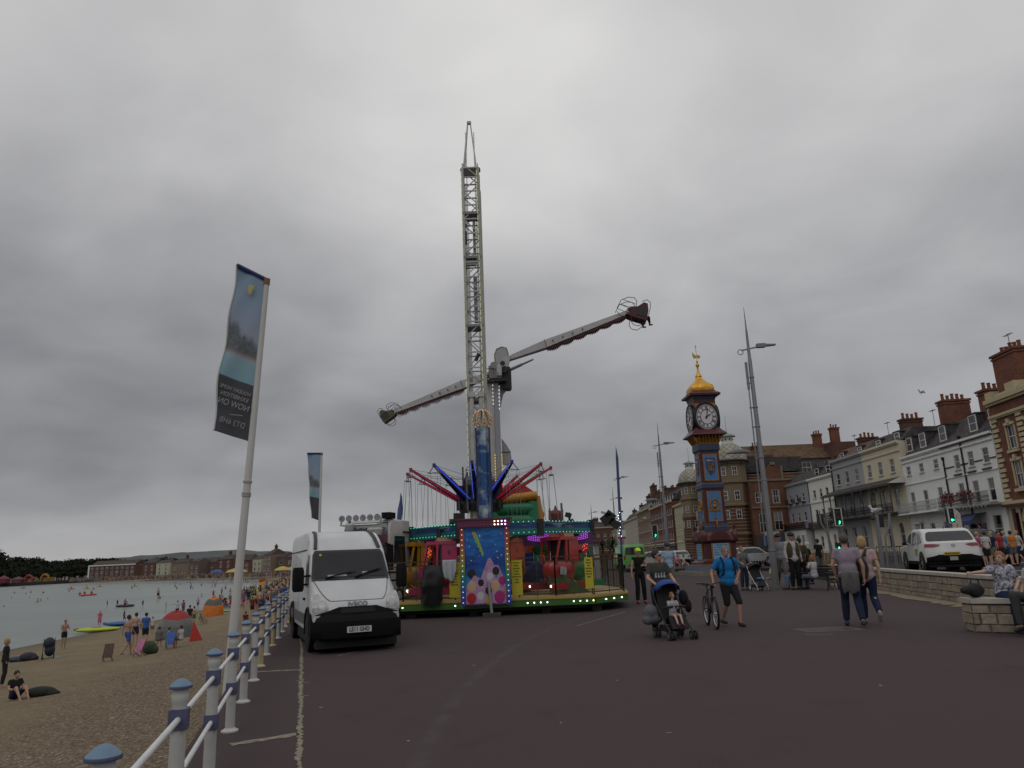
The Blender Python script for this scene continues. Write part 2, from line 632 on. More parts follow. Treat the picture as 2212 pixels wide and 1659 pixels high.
 t.l.new(bn.outputs[0],b.inputs['Normal'])
 cc = t.ramp(t.noise(t.v('MULTIPLY',g.outputs['Position'],(.02,.05,0)),1.0,4,.6),[(.35,(.13,.165,.150)),(.65,(.19,.225,.205))])
 t.l.new(cc,b.inputs['Base Color'])
 Q = MB(m)
 Q.add([(-3000,-200,-2.65),(-22,-200,-2.65),(-22,60,-2.65),(-60,700,-2.65),(-3000,3000,-2.65)],[(0,1,2,3,4)])
 tag(Q.build('sea',fix=False),'calm grey green sea in the bay',kind='structure')
 # thin lines of foam where ripples break along the shore
 Fm = MB(mat('foam',(.42,.44,.43),.6,nv=(2,.3)))
 rnd = random.Random(3)
 for off in (.25,1.6,3.4):
  Y = 20.0
  while Y < 200:
   L_ = rnd.uniform(2,9)
   pts = []
   for a in range(9):
    yy = Y + L_ * a / 8
    c = [(p,q) for p,q in zip(COAST,COAST[1:]) if p[0][1] <= yy <= q[0][1]][0]
    f = (yy - c[0][0][1]) / (c[1][0][1] - c[0][0][1])
    xx = c[0][0][0] * (1 - f) + c[1][0][0] * f - off - .35 * noise.noise(Vector((yy * .3,off,0)))
    pts.append((xx,yy))
   wv = rnd.uniform(.05,.14)
   for p,q in zip(pts,pts[1:]):
    Fm.add([(p[0],p[1],-2.640),(p[0] - wv,p[1],-2.640),(q[0] - wv,q[1],-2.640),(q[0],q[1],-2.640)],[(0,1,2,3)])
   Y += L_ + rnd.uniform(.5,8)
 tag(Fm.build('shore_foam',fix=False),'thin broken foam lines along the water edge',kind='stuff')
 # --- raised road
 rm = mat('road_asphalt',(.045,.040,.041),.85,nv=(1.2,.18),bp=(40,.4,.01),spec=.08)
 W_ = [(10.6,5),(11.6,15),(12.55,21.8),(13.4,27),(14.5,33),(15.75,38.7)]
 Lb = [(9,-30)] + W_ + [(16.5,44),(18.5,52),(19.5,60),(13,72),(9,90),(6,130),(4,200),(0,420)]
 Q = MB(rm)
 def rz_(y):
  return .6 if y < 36 else max(.25,.6 - (y - 36) * .02)
 for (x0,y0),(x1,y1) in zip(Lb,Lb[1:]):
  for k0,k1 in ((0,.3),(.3,1)):
   X0,X1 = 60,60
   a = [(x0 + (X0 - x0) * k0,y0,rz_(y0)),(x0 + (X0 - x0) * k1,y0,rz_(y0)),(x1 + (X1 - x1) * k1,y1,rz_(y1)),(x1 + (X1 - x1) * k0,y1,rz_(y1))]
   Q.add(a,[(0,1,2,3)])
  Q.add([(x0,y0,rz_(y0)),(x1,y1,rz_(y1)),(x1,y1,0),(x0,y0,0)],[(0,1,2,3)])
 tag(Q.build('road',fix=False),'grey asphalt road beyond the stone wall',kind='structure')
 # white lines on the road
 wm = mat('road_paint',(.55,.53,.5),.7,nv=(9,.25))
 Q = MB(wm)
 for (xa,ya,xb,yb,ww) in [(14.9,18.5,18.6,20.2,.35),(15.3,22.3,19.5,23.6,.14),(17.5,26,17.9,29.5,.12),(22,20,24.5,45,.12),(18.7,24.6,21.5,25.4,.4)]:
  v_,f_ = rough_edge((xa,ya),(xb,yb),ww,int(xa * 9),.4,.08,.604)
  Q.add(v_,f_)
 tag(Q.build('road_markings',fix=False),'white painted lines on the road',kind='structure')
 # far pavement in front of the terrace
 Q = MB(mat('pavement_far',(.16,.145,.13),.9,nv=(2,.2)))
 for (a,b_) in zip([(47.5,20),(46.5,78),(45.5,120)],[(46.5,78),(45.5,120),(44,155)]):
  Q.add([(a[0],a[1],.72),(62,a[1],.72),(62,b_[1],.72),(b_[0],b_[1],.72),(a[0],a[1],.2),(b_[0],b_[1],.2)],[(0,1,2,3),(0,3,5,4)])
 tag(Q.build('terrace_pavement',fix=False),'pale kerbed pavement in front of the terrace',kind='structure')
 # --- joints and marks on the promenade (real strips of mortar / paint)
 jm = mat('mortar',(.21,.19,.135),.9,nv=(14,.45))
 Q = MB(jm)
 A = gz(645,1700)
 Bp = gz(652,1400)
 for k in range(1):
  v_,f_ = rough_edge(A,Bp,.05,1,.05,.85)
  Q.add(v_,f_)
 v_,f_ = rough_edge(gz(652,1400),gz(640,1340),.03,5,.06,.7)
 Q.add(v_,f_)
 for (a,c,ww,sd) in [((498,1609),(645,1586),.13,2),((548,1452),(648,1447),.10,3),((600,1380),(640,1377),.07,4),((640,1470),(668,1476),.02,6),((1740,1371),(1800,1370),.05,7)]:
  v_,f_ = rough_edge(gz(*a),gz(*c),ww,sd,.07,.35)
  Q.add(v_,f_)
 tag(Q.build('paving_joints',fix=False),'cream mortar joints across the asphalt',kind='structure')
 Q = MB(mat('chalk',(.30,.28,.24),.9))
 for (a,c,ww) in [((724,1418),(772,1408),.03),((815,1402),(855,1391),.012),((1246,1352),(1350,1322),.022),((690,1528),(700,1529),.03),((640,1507),(668,1502),.02),((1440,1583),(1450,1584),.02),((1020,1437),(1026,1438),.03),((1330,1470),(1336,1470),.03),((880,1600),(884,1602),.02),((1900,1480),(1906,1482),.03),((1210,1560),(1213,1563),.02)]:
  v_,f_ = rough_edge(gz(*a),gz(*c),ww,int(a[0]),.04,.8)
  Q.add(v_,f_)
 tag(Q.build('ground_scuffs',fix=False),'small pale scuffs and specks on the asphalt',kind='structure')
 # drifted sand at the foot of the wall
 Q = MB(mat('drift_sand',(.22,.185,.12),.95,nv=(6,.3)))
 pts = [(12.35,19.6),(12.5,21.8),(13.35,27),(14.4,33),(15.0,36)]
 vs,fs = [],[]
 n = 60
 for i in range(n + 1):
  u = i / n * (len(pts) - 1)
  a = min(int(u),len(pts) - 2)
  p = Vector(pts[a]).lerp(Vector(pts[a + 1]),u - a)
  ww = max(.06,.75 + .55 * noise.noise(Vector((i * .35,0,0))) + .35 * noise.noise(Vector((i * 1.1,4,0))))
  vs += [(p.x,p.y,.006),(p.x - ww,p.y - .3,.006)]
  if i < n:
   fs.append((2 * i,2 * i + 2,2 * i + 3,2 * i + 1))
 Q.add(vs,fs)
 tag(Q.build('drifted_sand',fix=False),'pale sand drifted against the foot of the stone wall',kind='structure')
 # manhole cover: frame and chequer plate
 c = gz(1789,1360)
 t_ = thing('manhole_cover','square iron access cover set flush in the asphalt','manhole cover',(c.x,c.y,0),R(6))
 Q = MB(mat('cast_iron',(.045,.038,.036),.6,nv=(20,.3)))
 Q.box((0,0,.006),(1.05,.62,.008))
 for i in range(12):
  for j in range(7):
   Q.box((-.45 + i * .082,-.24 + j * .08,.012),(.04,.012,.004),rz=R(45 if (i + j) % 2 else -45))
 Q.build('cover_plate',t_)
 Q = MB(mat('mortar2',(.13,.12,.10),.9))
 for s in (-1,1):
  Q.box((s * .56,0,.004),(.05,.74,.008))
  Q.box((0,s * .345,.004),(1.07,.05,.0082))
 Q.build('cover_frame',t_)
setting()
def far_hills():
 # distant ridge and wooded headland
 m = mat('far_hill',(.075,.085,.085),.95,nv=(.02,.2))
 Q = MB(m)
 pr = [(-900,12),(-700,20),(-560,28),(-480,32),(-420,30),(-380,26),(-330,24),(-260,27),(-200,26),(-140,22),(-60,18),(40,15),(160,12)]
 vs,fs = [],[]
 for i in range(121):
  u = i / 120 * (len(pr) - 1)
  a = min(int(u),len(pr) - 2)
  x = pr[a][0] + (pr[a + 1][0] - pr[a][0]) * (u - a)
  h = pr[a][1] + (pr[a + 1][1] - pr[a][1]) * (u - a)
  h += 1.5 * noise.noise(Vector((x * .02,0,0)))
  for j in range(9):
   k = j / 8
   vs.append((x,900 + 500 * k,-3 + (h + 3) * math.sin(math.pi * min(k,.5)) * (1 + .08 * noise.noise(Vector((x * .05,k * 9,0))))))
  if i < 120:
   fs += [(i * 9 + j,i * 9 + j + 1,(i + 1) * 9 + j + 1,(i + 1) * 9 + j) for j in range(8)]
 Q.add(vs,fs)
 tag(Q.build('far_hills',smooth=True,fix=False),'low hazy hills behind the town',kind='structure')
far_hills()
# ================================================================ BUILDINGS
def wallmat(key,rgb,k=.12,streak=.25):
 if key in MATS:
  return MATS[key]
 m = mat(key,rgb,.85,spec=.3)
 t = NT(m.node_tree)
 b = t.n['Principled BSDF']
 co = t.new('ShaderNodeTexCoord').outputs['Object']
 a = t.noise(co,.5,5,.6)
 s = t.noise(t.v('MULTIPLY',co,(2.2,2.2,.25)),1.0,4,.65)
 v = t.m('ADD',t.m('MULTIPLY',t.m('SUBTRACT',a,.5),k * 2),t.m('MULTIPLY',t.ramp(s,[(.5,0),(.75,-1)]),streak * .4))
 v = t.m('ADD',v,1.0)
 t.l.new(t.mix(1.0,tuple(rgb),t.comb(v,v,t.m('MULTIPLY',v,.985)),'MULTIPLY'),b.inputs['Base Color'])
 bn = t.new('ShaderNodeBump')
 bn.inputs['Strength'].default_value = .3
 bn.inputs['Distance'].default_value = .02
 t.l.new(t.noise(co,14,4,.7),bn.inputs['Height'])
 t.l.new(bn.outputs[0],b.inputs['Normal'])
 return m
def brickmat(key,rgb,mortar=(.22,.18,.15),bw=.22,bh=.075,k=.35,ms=.012):
 if key in MATS:
  return MATS[key]
 m = mat(key,rgb,.9,spec=.25)
 t = NT(m.node_tree)
 b = t.n['Principled BSDF']
 co = t.new('ShaderNodeTexCoord').outputs['Object']
 x,y,z = t.sep(co)
 br = t.new('ShaderNodeTexBrick')
 t.l.new(t.comb(t.m('ADD',x,y),z,0.0),br.inputs['Vector'])
 br.inputs['Scale'].default_value = 1.0
 br.inputs['Brick Width'].default_value = bw
 br.inputs['Row Height'].default_value = bh
 br.inputs['Mortar Size'].default_value = ms
 br.inputs['Color1'].default_value = tuple(c * (1 - k) for c in rgb) + (1,)
 br.inputs['Color2'].default_value = tuple(c * (1 + k) for c in rgb) + (1,)
 br.inputs['Mortar'].default_value = tuple(mortar) + (1,)
 n = t.ramp(t.noise(co,.6,5,.6),[(.3,.72),(.7,1.2)])
 t.l.new(t.mix(1.0,br.outputs[0],n,'MULTIPLY'),b.inputs['Base Color'])
 return m
def slatemat(key,rgb):
 return brickmat(key,rgb,tuple(c * .5 for c in rgb),.35,.22,.3,.015)
WHITE = lambda: mat('win_white',(.62,.61,.58),.5)
GLASS = lambda: mat('win_glass',(.018,.02,.024),.08,spec=.8,nv=(.7,.4))
CURT = lambda: mat('win_blind',(.20,.195,.18),.6,nv=(.8,.25))
SLATE = lambda: slatemat('slate',(.075,.068,.070))
POT = lambda: mat('pot',(.20,.062,.035),.85,nv=(5,.3))
WINC = {}
def window(root,x,zb,w,h,style='sash',seed=0,name='window'):
 """a sash window: frame object with a pane under it"""
 key = (round(w,2),round(h,2),style,seed % 3)
 if key not in WINC:
  f = MB(WHITE() if style != 'dark' else mat('win_darkframe',(.05,.04,.035),.6))
  t = .085
  for s in (-1,1):
   f.box((s * (w / 2 - t / 2),.10,h / 2),(t,.09,h))
  f.box((0,.10,h - t / 2),(w - 2 * t,.086,t))
  f.box((0,.10,t / 2),(w - 2 * t,.086,t))
  f.box((0,.095,h * .52),(w - 2 * t,.07,t * .8))
  if style in ('bars','french'):
   f.box((0,.105,h / 2),(t * .6,.05,h - 2 * t))
  if style in ('sill','sash'):
   f.box((0,-.05,-.05),(w + .26,.24,.1))
  fm = f.mesh('window')
  p = MB(GLASS())
  p.box((0,.13,h / 2),(w - .1,.02,h - .1))
  sd = seed % 3
  if sd == 1:
   p.mat(CURT())
   p.box((0,.117,h * .74),(w - .12,.004,h * .44))
  elif sd == 2:
   p.mat(CURT())
   for s in (-1,1):
    p.box((s * w * .32,.117,h / 2),(w * .2,.004,h * .9))
  p.mat(mat('room_dark',(.02,.018,.016),.9))
  p.box((0,.3,h / 2),(w,.02,h))
  WINC[key] = (fm,p.mesh('pane'))
 a,b = WINC[key]
 o = obj(name,a,root,(x,0,zb))
 # the glass and what hangs behind it
 obj('pane',b,o)
 return o
def front(mb,L,z0,z1,holes,reveal=.2,y=0.0,back=True,depth=8):
 """front wall with real openings; holes (x0,x1,za,zb)"""
 xs = sorted({0,L} | {a for h in holes for a in h[:2]})
 zs = sorted({z0,z1} | {a for h in holes for a in h[2:]})
 for xa,xb in zip(xs,xs[1:]):
  for za,zb in zip(zs,zs[1:]):
   cx,cz = (xa + xb) / 2,(za + zb) / 2
   if any(h[0] < cx < h[1] and h[2] < cz < h[3] for h in holes):
    continue
   mb.add([(xa,y,za),(xb,y,za),(xb,y,zb),(xa,y,zb)],[(0,1,2,3)])
 for (xa,xb,za,zb) in holes:
  v = [(xa,y,za),(xb,y,za),(xb,y,zb),(xa,y,zb)]
  v += [(a,y + reveal,c) for a,_,c in v]
  mb.add(v,[(0,4,5,1),(1,5,6,2),(2,6,7,3),(3,7,4,0)])
 if back:
  v = [(0,y,z0),(L,y,z0),(L,y,z1),(0,y,z1)] + [(0,y + depth,z0),(L,y + depth,z0),(L,y + depth,z1),(0,y + depth,z1)]
  mb.add(v,[(0,3,7,4),(1,5,6,2),(4,7,6,5),(3,2,6,7)])
def broot(name,label,A,B,cat='building',group=None):
 r = thing(name,label,cat,(A[0],A[1],0),math.atan2(B[1] - A[1],B[0] - A[0]),group)
 return r,math.hypot(B[0] - A[0],B[1] - A[1])
def chimney(root,x,y,z0,z1,w,d_,m,pots=4,parent=None,pm=None):
 c = MB(m)
 c.box((x,y,(z0 + z1) / 2),(w,d_,z1 - z0))
 c.box((x,y,z1 - .45),(w + .2,d_ + .2,.18))
 c.box((x,y,z1 - .12),(w + .34,d_ + .34,.24))
 o = c.build('chimney',parent or root)
 for i in range(pots):
  px_ = x + (i - (pots - 1) / 2) * (w / max(pots,1)) * .95 if w >= d_ else x
  py_ = y if w >= d_ else y + (i - (pots - 1) / 2) * (d_ / max(pots,1)) * .95
  p = MB(pm or POT())
  hh = .75 + .12 * math.sin(i * 2.3 + x)
  p.lathe([(.2,z1),(.22,z1 + .05),(.19,z1 + .12),(.17,z1 + hh - .15),(.2,z1 + hh - .12),(.2,z1 + hh)],8,(px_,py_,0))
  p.build('chimney_pot',o,smooth=False)
 return o
def dormer(root,x,y0,y1,z0,z1,w,hip=False,m=None):
 """box dormer with a window and slate cheeks"""
 q = MB(m or SLATE())
 q.bb((x - w / 2,y0 + .02,z0),(x + w / 2,y1,z1))
 if hip:
  q.add([(x - w / 2 - .15,y0 - .12,z1),(x + w / 2 + .15,y0 - .12,z1),(x + w / 2 + .15,y1,z1),(x - w / 2 - .15,y1,z1),(x,y0 - .12,z1 + w * .5),(x,y1,z1 + w * .5)],[(0,1,4),(1,2,5,4),(3,0,4,5),(2,3,5),(0,3,2,1)])
 else:
  q.bb((x - w / 2 - .12,y0 - .15,z1),(x + w / 2 + .12,y1,z1 + .12))
 dm = q.build('dormer',root)
 f = MB(WHITE())
 a,b = w - .1,z1 - z0 - .1
 for s in (-1,1):
  f.box((x + s * (a / 2 - .07),y0 - .02,z0 + b / 2 + .05),(.14,.08,b))
 f.box((x,y0 - .02,z0 + b),(a - .28,.078,.12))
 f.box((x,y0 - .02,z0 + .1),(a - .28,.078,.12))
 f.box((x,y0 - .025,z0 + b * .52),(a - .28,.07,.07))
 f.mat(GLASS())
 f.box((x,y0 + .0,z0 + b / 2 + .05),(a - .1,.03,b - .1))
 f.build('dormer_window',dm)
 return dm
def railing(root,x0,x1,y,z,h,m,step=.16,name='balcony_railing',curls=True):
 q = MB(m)
 q.box(((x0 + x1) / 2,y,z + h),(x1 - x0,.05,.05))
 q.box(((x0 + x1) / 2,y,z + .08),(x1 - x0,.04,.04))
 n = int((x1 - x0) / step)
 for i in range(n + 1):
  x = x0 + (x1 - x0) * i / n
  q.box((x,y,z + h / 2 + .03),(.028,.028,h - .07))
  if curls and i % 2 == 0 and i < n:
   q.ring((x + step,y,z + h * .55),step * .8,.018,8,3)
   q.ring((x + step,y,z + h * .25),step * .6,.016,8,3)
 return q.build(name,root)
def pipe(root,x,z0,z1,m,r=.07,y=-.1,hop=True):
 q = MB(m)
 q.cyl((x,y,z0),(x,y,z1),r,n=6)
 if hop:
  q.lathe([(.09,z1),(.2,z1 + .3),(.2,z1 + .42)],6,(x,y,0))
 for z in np.arange(z0 + 1,z1,2.2):
  q.cyl((x,y,z),(x,y,z + .08),r * 1.4,n=6)
 q.build('drainpipe',root)
def flowerbox(name_parent,x0,x1,y,z,hues,n=260,h=.45,sag=.3,seed=1,nm='window_box'):
 q = MB(mat('flower_leaf',(.035,.06,.022),.8,nv=(6,.4)))
 rnd = random.Random(seed)
 mm = [mat('flower%d' % i,c,.7) for i,c in enumerate([(.42,.02,.05),(.30,.02,.10),(.45,.30,.35),(.36,.10,.20)])]
 for i in range(n):
  x = rnd.uniform(x0,x1)
  yy = y + rnd.uniform(-.3,.25)
  zz = z + rnd.gauss(0,h * .45) - (sag if rnd.random() < .3 else 0)
  s = rnd.uniform(.06,.13)
  q.mat(mm[rnd.choice(hues)] if rnd.random() < .42 else MATS['flower_leaf'])
  a,b = Vector((rnd.gauss(0,1),rnd.gauss(0,1),rnd.gauss(0,1))).normalized(),Vector((rnd.gauss(0,1),rnd.gauss(0,1),rnd.gauss(0,1))).normalized()
  c = Vector((x,yy,zz))
  q.add([c + a * s,c + b * s,c - a * s,c - b * s],[(0,1,2,3)])
 return tag(q.build(nm,name_parent,fix=False),kind='stuff')
def cornice(q,L,z,p=.25,h=.3,x0=0.0):
 q.box((x0 + L / 2,-p / 2,z + h / 2),(L,p,h))
 q.box((x0 + L / 2,-p * .3,z - h * .3),(L,p * .6,h * .6))
def mansard(root,L,y0,z0,z1,D,m,gap=0.0,inset=1.6,name='roof'):
 q = MB(m)
 v = [(0,y0,z0),(L,y0,z0),(L,y0 + inset,z1),(0,y0 + inset,z1),(L,D,z1 - .2),(0,D,z1 - .2),(0,D,z0),(L,D,z0)]
 q.add(v,[(0,1,2,3),(3,2,4,5),(0,3,5,6),(1,7,4,2),(0,6,7,1)])
 return q.build(name,root)
def aerial(root,x,y,z,h=2.2):
 q = MB(mat('aerial',(.12,.12,.12),.5,me=.6))
 q.cyl((x,y,z),(x,y,z + h),.035,n=5)
 q.cyl((x - .7,y,z + h - .1),(x + .7,y,z + h - .1),.03,n=4)
 for k in range(6):
  q.cyl((x - .6 + k * .24,y - .25,z + h - .1),(x - .6 + k * .24,y + .25,z + h - .1),.02,n=4)
 q.build('aerial',root)
BRK = lambda: brickmat('brick_red',(.19,.058,.032),(.13,.09,.07))
BRKD = lambda: brickmat('brick_dark',(.115,.046,.032),(.09,.07,.06))
def terrace():
 P = lambda Y: (51.0 - max(0,(110 - Y)) * .062 if Y < 110 else 51.0 if Y > 119 else 50.95,Y)
 black = mat('iron_black',(.012,.011,.011),.5)
 whiteiron = mat('iron_white',(.42,.42,.41),.6)
 # ---------------- row 3 : cream / grey / white
 specs = [('cream terraced house beside the brick hotel, furthest of the pale row',152.8,141.6,'stucco_cream',(.58,.52,.37)),
    ('grey terraced house with small iron balconies and red flower boxes',141.6,130.2,'stucco_grey',(.30,.31,.33)),
    ('small white terraced house adjoining the grey one with the verandah',130.2,119.8,'stucco_white2',(.70,.69,.63))]
 for hi,(lab,ya,yb,mk,rgb) in enumerate(specs):
  A,B = (51,ya),(51,yb)
  r,L = broot('terraced_house',lab,A,B,'house','painted terraced houses along the seafront road')
  m = wallmat(mk,rgb)
  xs = [[3.2,6.4,9.7],[2.1,5.3,8.4],[2.2,4.9,7.5]][hi]
  holes,wins = [],[]
  for x in xs:
   for zt,hh,w_ in ((11.15,1.35,1.15),(7.85,2.15 if hi == 0 else 1.6,1.15)):
    holes.append((x - w_ / 2,x + w_ / 2,zt - hh,zt))
    wins.append((x,zt - hh,w_,hh))
  gz_ = [(2.4,1.6,3.2,1.4),(6.4,1.3,3.0,1.5)] if hi != 1 else [(6.5,1.3,3.1,1.3)]
  if hi == 2:
   gz_ = [(3.0,1.6,3.4,1.2),(5.6,1.6,3.4,1.1),(8.2,1.2,3.6,1.1)]
  for (x,zb,zt,w_) in gz_:
   holes.append((x - w_ / 2,x + w_ / 2,zb,zt))
   wins.append((x,zb,w_,zt - zb))
  q = MB(m)
  front(q,L,.2,13.05,holes)
  cornice(q,L,12.9,.35,.3)
  cornice(q,L,9.0,.15,.18)
  cornice(q,L,4.7,.18,.25)
  q.build('wall',r)
  for i,(x,zb,w_,hh) in enumerate(wins):
   window(r,x,zb,w_,hh,'sash',i + hi)
  mansard(r,L,.35,13.2,15.0,8,SLATE())
  pipe(r,L - .15 if hi != 0 else 5.0,.5,12.6,mat('pipe_grey',(.10,.10,.10),.6))
  if hi == 0:
   for k,x in enumerate((3,6.2)):
    dormer(r,x,1.1,3.2,13.3,14.3,1.1)
   cornice
   bay = MB(wallmat('stucco_cream',rgb))
   bay.bb((3.9,-.5,.6),(9.2,-.01,4.6))
   bay.mat(GLASS())
   bay.bb((4.3,-.53,1.2),(6.2,-.5,3.6))
   bay.bb((6.6,-.53,1.2),(8.8,-.5,3.6))
   bay.build('shopfront',r)
  if hi == 1:
   for x in xs:
    railing(r,x - .8,x + .8,-.75,9.6,.75,black,.2)
    q = MB(black)
    q.box((x,-.38,9.58),(1.7,.8,.08))
    q.build('balcony',r)
   # continuous balcony with red flowers above the ground-floor bow
   q = MB(black)
   q.box((5.6,-.6,4.85),(10.6,1.3,.14))
   q.build('balcony',r)
   railing(r,.2,10.9,-1.2,4.9,.95,black,.14)
   flowerbox(r,.3,10.8,-1.3,5.9,[0,0,0],900,.2,.1,5)
   q = MB(wallmat('bow_white',(.58,.57,.54)))
   q.bb((.8,-1.0,.6),(10.2,-.01,4.75))
   q.build('bow_front',r)
   for k in range(4):
    w2 = window(r,2.2 + k * 2.2,1.2,1.3,2.7,'bars',0)
    w2.location.y = -1.12
   chimney(r,9.6,4,13,15.6,1.0,2.2,BRK(),3)
  if hi == 2:
   for k,x in enumerate((2.2,7.0)):
    dormer(r,x,.9,3.4,13.5,14.9,1.7,True)
   flowerbox(r,.0,10.2,-.9,5.35,[3],700,.35,.4,8)
   railing(r,.1,10.2,-.9,4.75,1.0,black,.16)
   q = MB(black)
   q.box((5.1,-.5,4.7),(10.3,1.0,.12))
   q.build('balcony',r)
   chimney(r,5.0,4.5,13,16.6,1.2,2.4,BRKD(),4)
 # ---------------- row 2 : grey / cream under one long verandah
 for hi,(lab,ya,yb,mk,rgb) in enumerate([('grey terraced house sharing the long dark verandah',119.8,108.4,'stucco_grey2',(.33,.33,.34)),('cream terraced house sharing the long dark verandah',108.4,96.9,'stucco_cream2',(.60,.54,.40))]):
  xa,xb = 51.0 - (119.8 - ya) * .022,51.0 - (119.8 - yb) * .022
  r,L = broot('terraced_house',lab,(xa,ya),(xb,yb),'house','painted terraced houses along the seafront road')
  m = wallmat(mk,rgb)
  xs = [[2.1,5.5,9.0],[1.9,5.3,8.8]][hi]
  holes,wins = [],[]
  for x in xs:
   holes.append((x - .65,x + .65,11.0,12.8))
   wins.append((x,11.0,1.3,1.8))
   holes.append((x - .6,x + .6,6.0,9.0))
   wins.append((x,6.0,1.2,3.0))
   holes.append((x - .6,x + .6,1.3,4.4))
   wins.append((x,1.3,1.2,3.1))
  q = MB(m)
  front(q,L,.2,14.9,holes)
  cornice(q,L,14.7,.4,.3)
  cornice(q,L,13.6,.15,.15)
  q.box((L / 2,-.04,5.0),(L,.1,.3))
  # channelled courses and arches on the ground floor
  for k in range(9):
   for a,b in zip([0] + [x + .75 for x in xs],[x - .75 for x in xs] + [L]):
    q.box(((a + b) / 2,-.02,1.0 + k * .45),(b - a,.05,.38))
  for x in xs:
   n = 10
   for s in (-1,1):
    pts = [(x + s * .6,4.4)] + [(x + s * .6 * math.cos(a),3.8 + .6 * math.sin(a)) for a in [math.pi / 2 * i / n for i in range(n + 1)]]
    q.prism(pts,-.03,.06)
  q.build('wall',r)
  for i,(x,zb,w_,hh) in enumerate(wins):
   window(r,x,zb,w_,hh,'sash' if zb > 5 else 'sill',i + hi)
  mansard(r,L,.5,15.0,16.7,9,SLATE() if hi else brickmat('tile_brown',(.11,.06,.045),bh=.2,bw=.3))
  for x in ((2.6,9.2) if hi == 0 else (4.0,)):
   dormer(r,x,.9,3.2,15.1,16.1,1.5)
  if hi == 1:
   dormer(r,9.6,.9,3.2,15.1,16.3,1.5)
  chimney(r,4.8 if hi == 0 else 7.2,4.2,15,18.0 if hi == 0 else 18.4,1.3,2.6,BRKD(),4)
  aerial(r,2.0,3.5,16.3,2.6)
  # verandah: canopy, posts, balcony, railing
  q = MB(slatemat('verandah_slate',(.07,.065,.06)))
  q.add([(-.3 if hi == 0 else 0,.0,10.3),(L,0,10.3),(L,-2.2,9.45),(-.3 if hi == 0 else 0,-2.2,9.45),(-.3 if hi == 0 else 0,0,10.18),(L,0,10.18),(L,-2.2,9.33),(-.3 if hi == 0 else 0,-2.2,9.33)],[(0,1,2,3),(4,7,6,5),(0,3,7,4),(1,5,6,2),(2,6,7,3)])
  q.build('verandah_roof',r)
  q = MB(mat('verandah_wood',(.05,.045,.04),.6))
  q.box((L / 2,-2.15,9.28),(L,.12,.22))
  for k in range(5):
   x = .1 + k * (L - .2) / 4
   q.box((x,-2.05,7.5),(.12,.12,3.6))
   for s in (-1,1):
    q.bar((x,-2.05,8.6),(x + s * .55,-2.1,9.2),.06)
  q.box((L / 2,-1.1,5.6),(L,2.3,.2))
  q.build('verandah_frame',r)
  railing(r,0,L,-2.15,5.7,1.15,black,.17)
  if hi == 0:
   pipe(r,.05,.5,13.8,black)
  if hi == 1:
   q = MB(WHITE())
   q.add([(L - .02,.0,10.35),(L - .02,-2.3,9.4),(L - .02,0,9.4),(L + .1,.0,10.35),(L + .1,-2.3,9.4),(L + .1,0,9.4)],[(0,1,2),(3,5,4),(0,3,4,1),(1,4,5,2),(0,2,5,3)])
   q.build('verandah_end',r)
 # ---------------- row 1 : two white houses
 for hi,(lab,ya,yb) in enumerate([('white terraced house with a white iron balcony, beside the verandah',96.9,86.2),('white terraced house with black drainpipes and a blue shop awning',86.2,75.2)]):
  xa,xb = 50.5 - (96.9 - ya) * .078,50.5 - (96.9 - yb) * .078
  r,L = broot('terraced_house',lab,(xa,ya),(xb,yb),'house','painted terraced houses along the seafront road')
  m = wallmat('stucco_white',(.74,.74,.72))
  xs = [[1.6,5.2,9.0],[3.2,6.2,9.2]][hi]
  holes,wins = [],[]
  h3 = (10.15,11.25) if hi == 0 else (9.5,11.1)
  for x in xs:
   holes += [(x - .6,x + .6,h3[0],h3[1]),(x - .6,x + .6,5.6 if hi else 5.5,7.95)]
   wins += [(x,h3[0],1.2,h3[1] - h3[0]),(x,holes[-1][2],1.2,7.95 - holes[-1][2])]
  if hi == 0:
   holes += [(2.0,3.1,1.0,3.9),(5.2,6.3,2.4,4.0),(8.5,9.6,2.4,4.0)]
   wins += [(5.75,2.4,1.1,1.6),(9.05,2.4,1.1,1.6)]
  else:
   holes += [(8.3,10.0,1.3,4.2),(3.4,7.0,.9,3.5)]
   wins += [(9.15,1.3,1.7,2.9)]
  q = MB(m)
  front(q,L,.2,12.45,holes)
  cornice(q,L,12.35,.28,.25)
  cornice(q,L,11.75,.15,.14)
  q.box((L / 2,-.06,9.0 if hi == 0 else 8.75),(L,.1,.14))
  q.mat(wallmat('stucco_white',(.74,.74,.72)))
  if hi == 0:
   for k in range(9):
    for a,b in zip([0,3.2,6.4,9.7],[1.9,5.1,8.4,L]):
     q.box(((a + b) / 2,-.02,1.0 + k * .45),(b - a,.045,.40))
  q.build('wall',r)
  for i,(x,zb,w_,hh) in enumerate(wins):
   window(r,x,zb,w_,hh,'sill',i + 2 * hi)
  mansard(r,L,.4,12.7,15.6,9,SLATE(),inset=2.6)
  for x in ((1.0,4.8,10.0) if hi == 0 else (6.2,10.3)):
   dormer(r,x,.9,3.6,13.2,15.1,1.7)
  chimney(r,(8.6,7.0)[hi],3.4,12.8,(18.3,17.6)[hi],1.6,3.0,BRK(),5)
  aerial(r,2.0 + hi * .5,4,15.4,3.0)
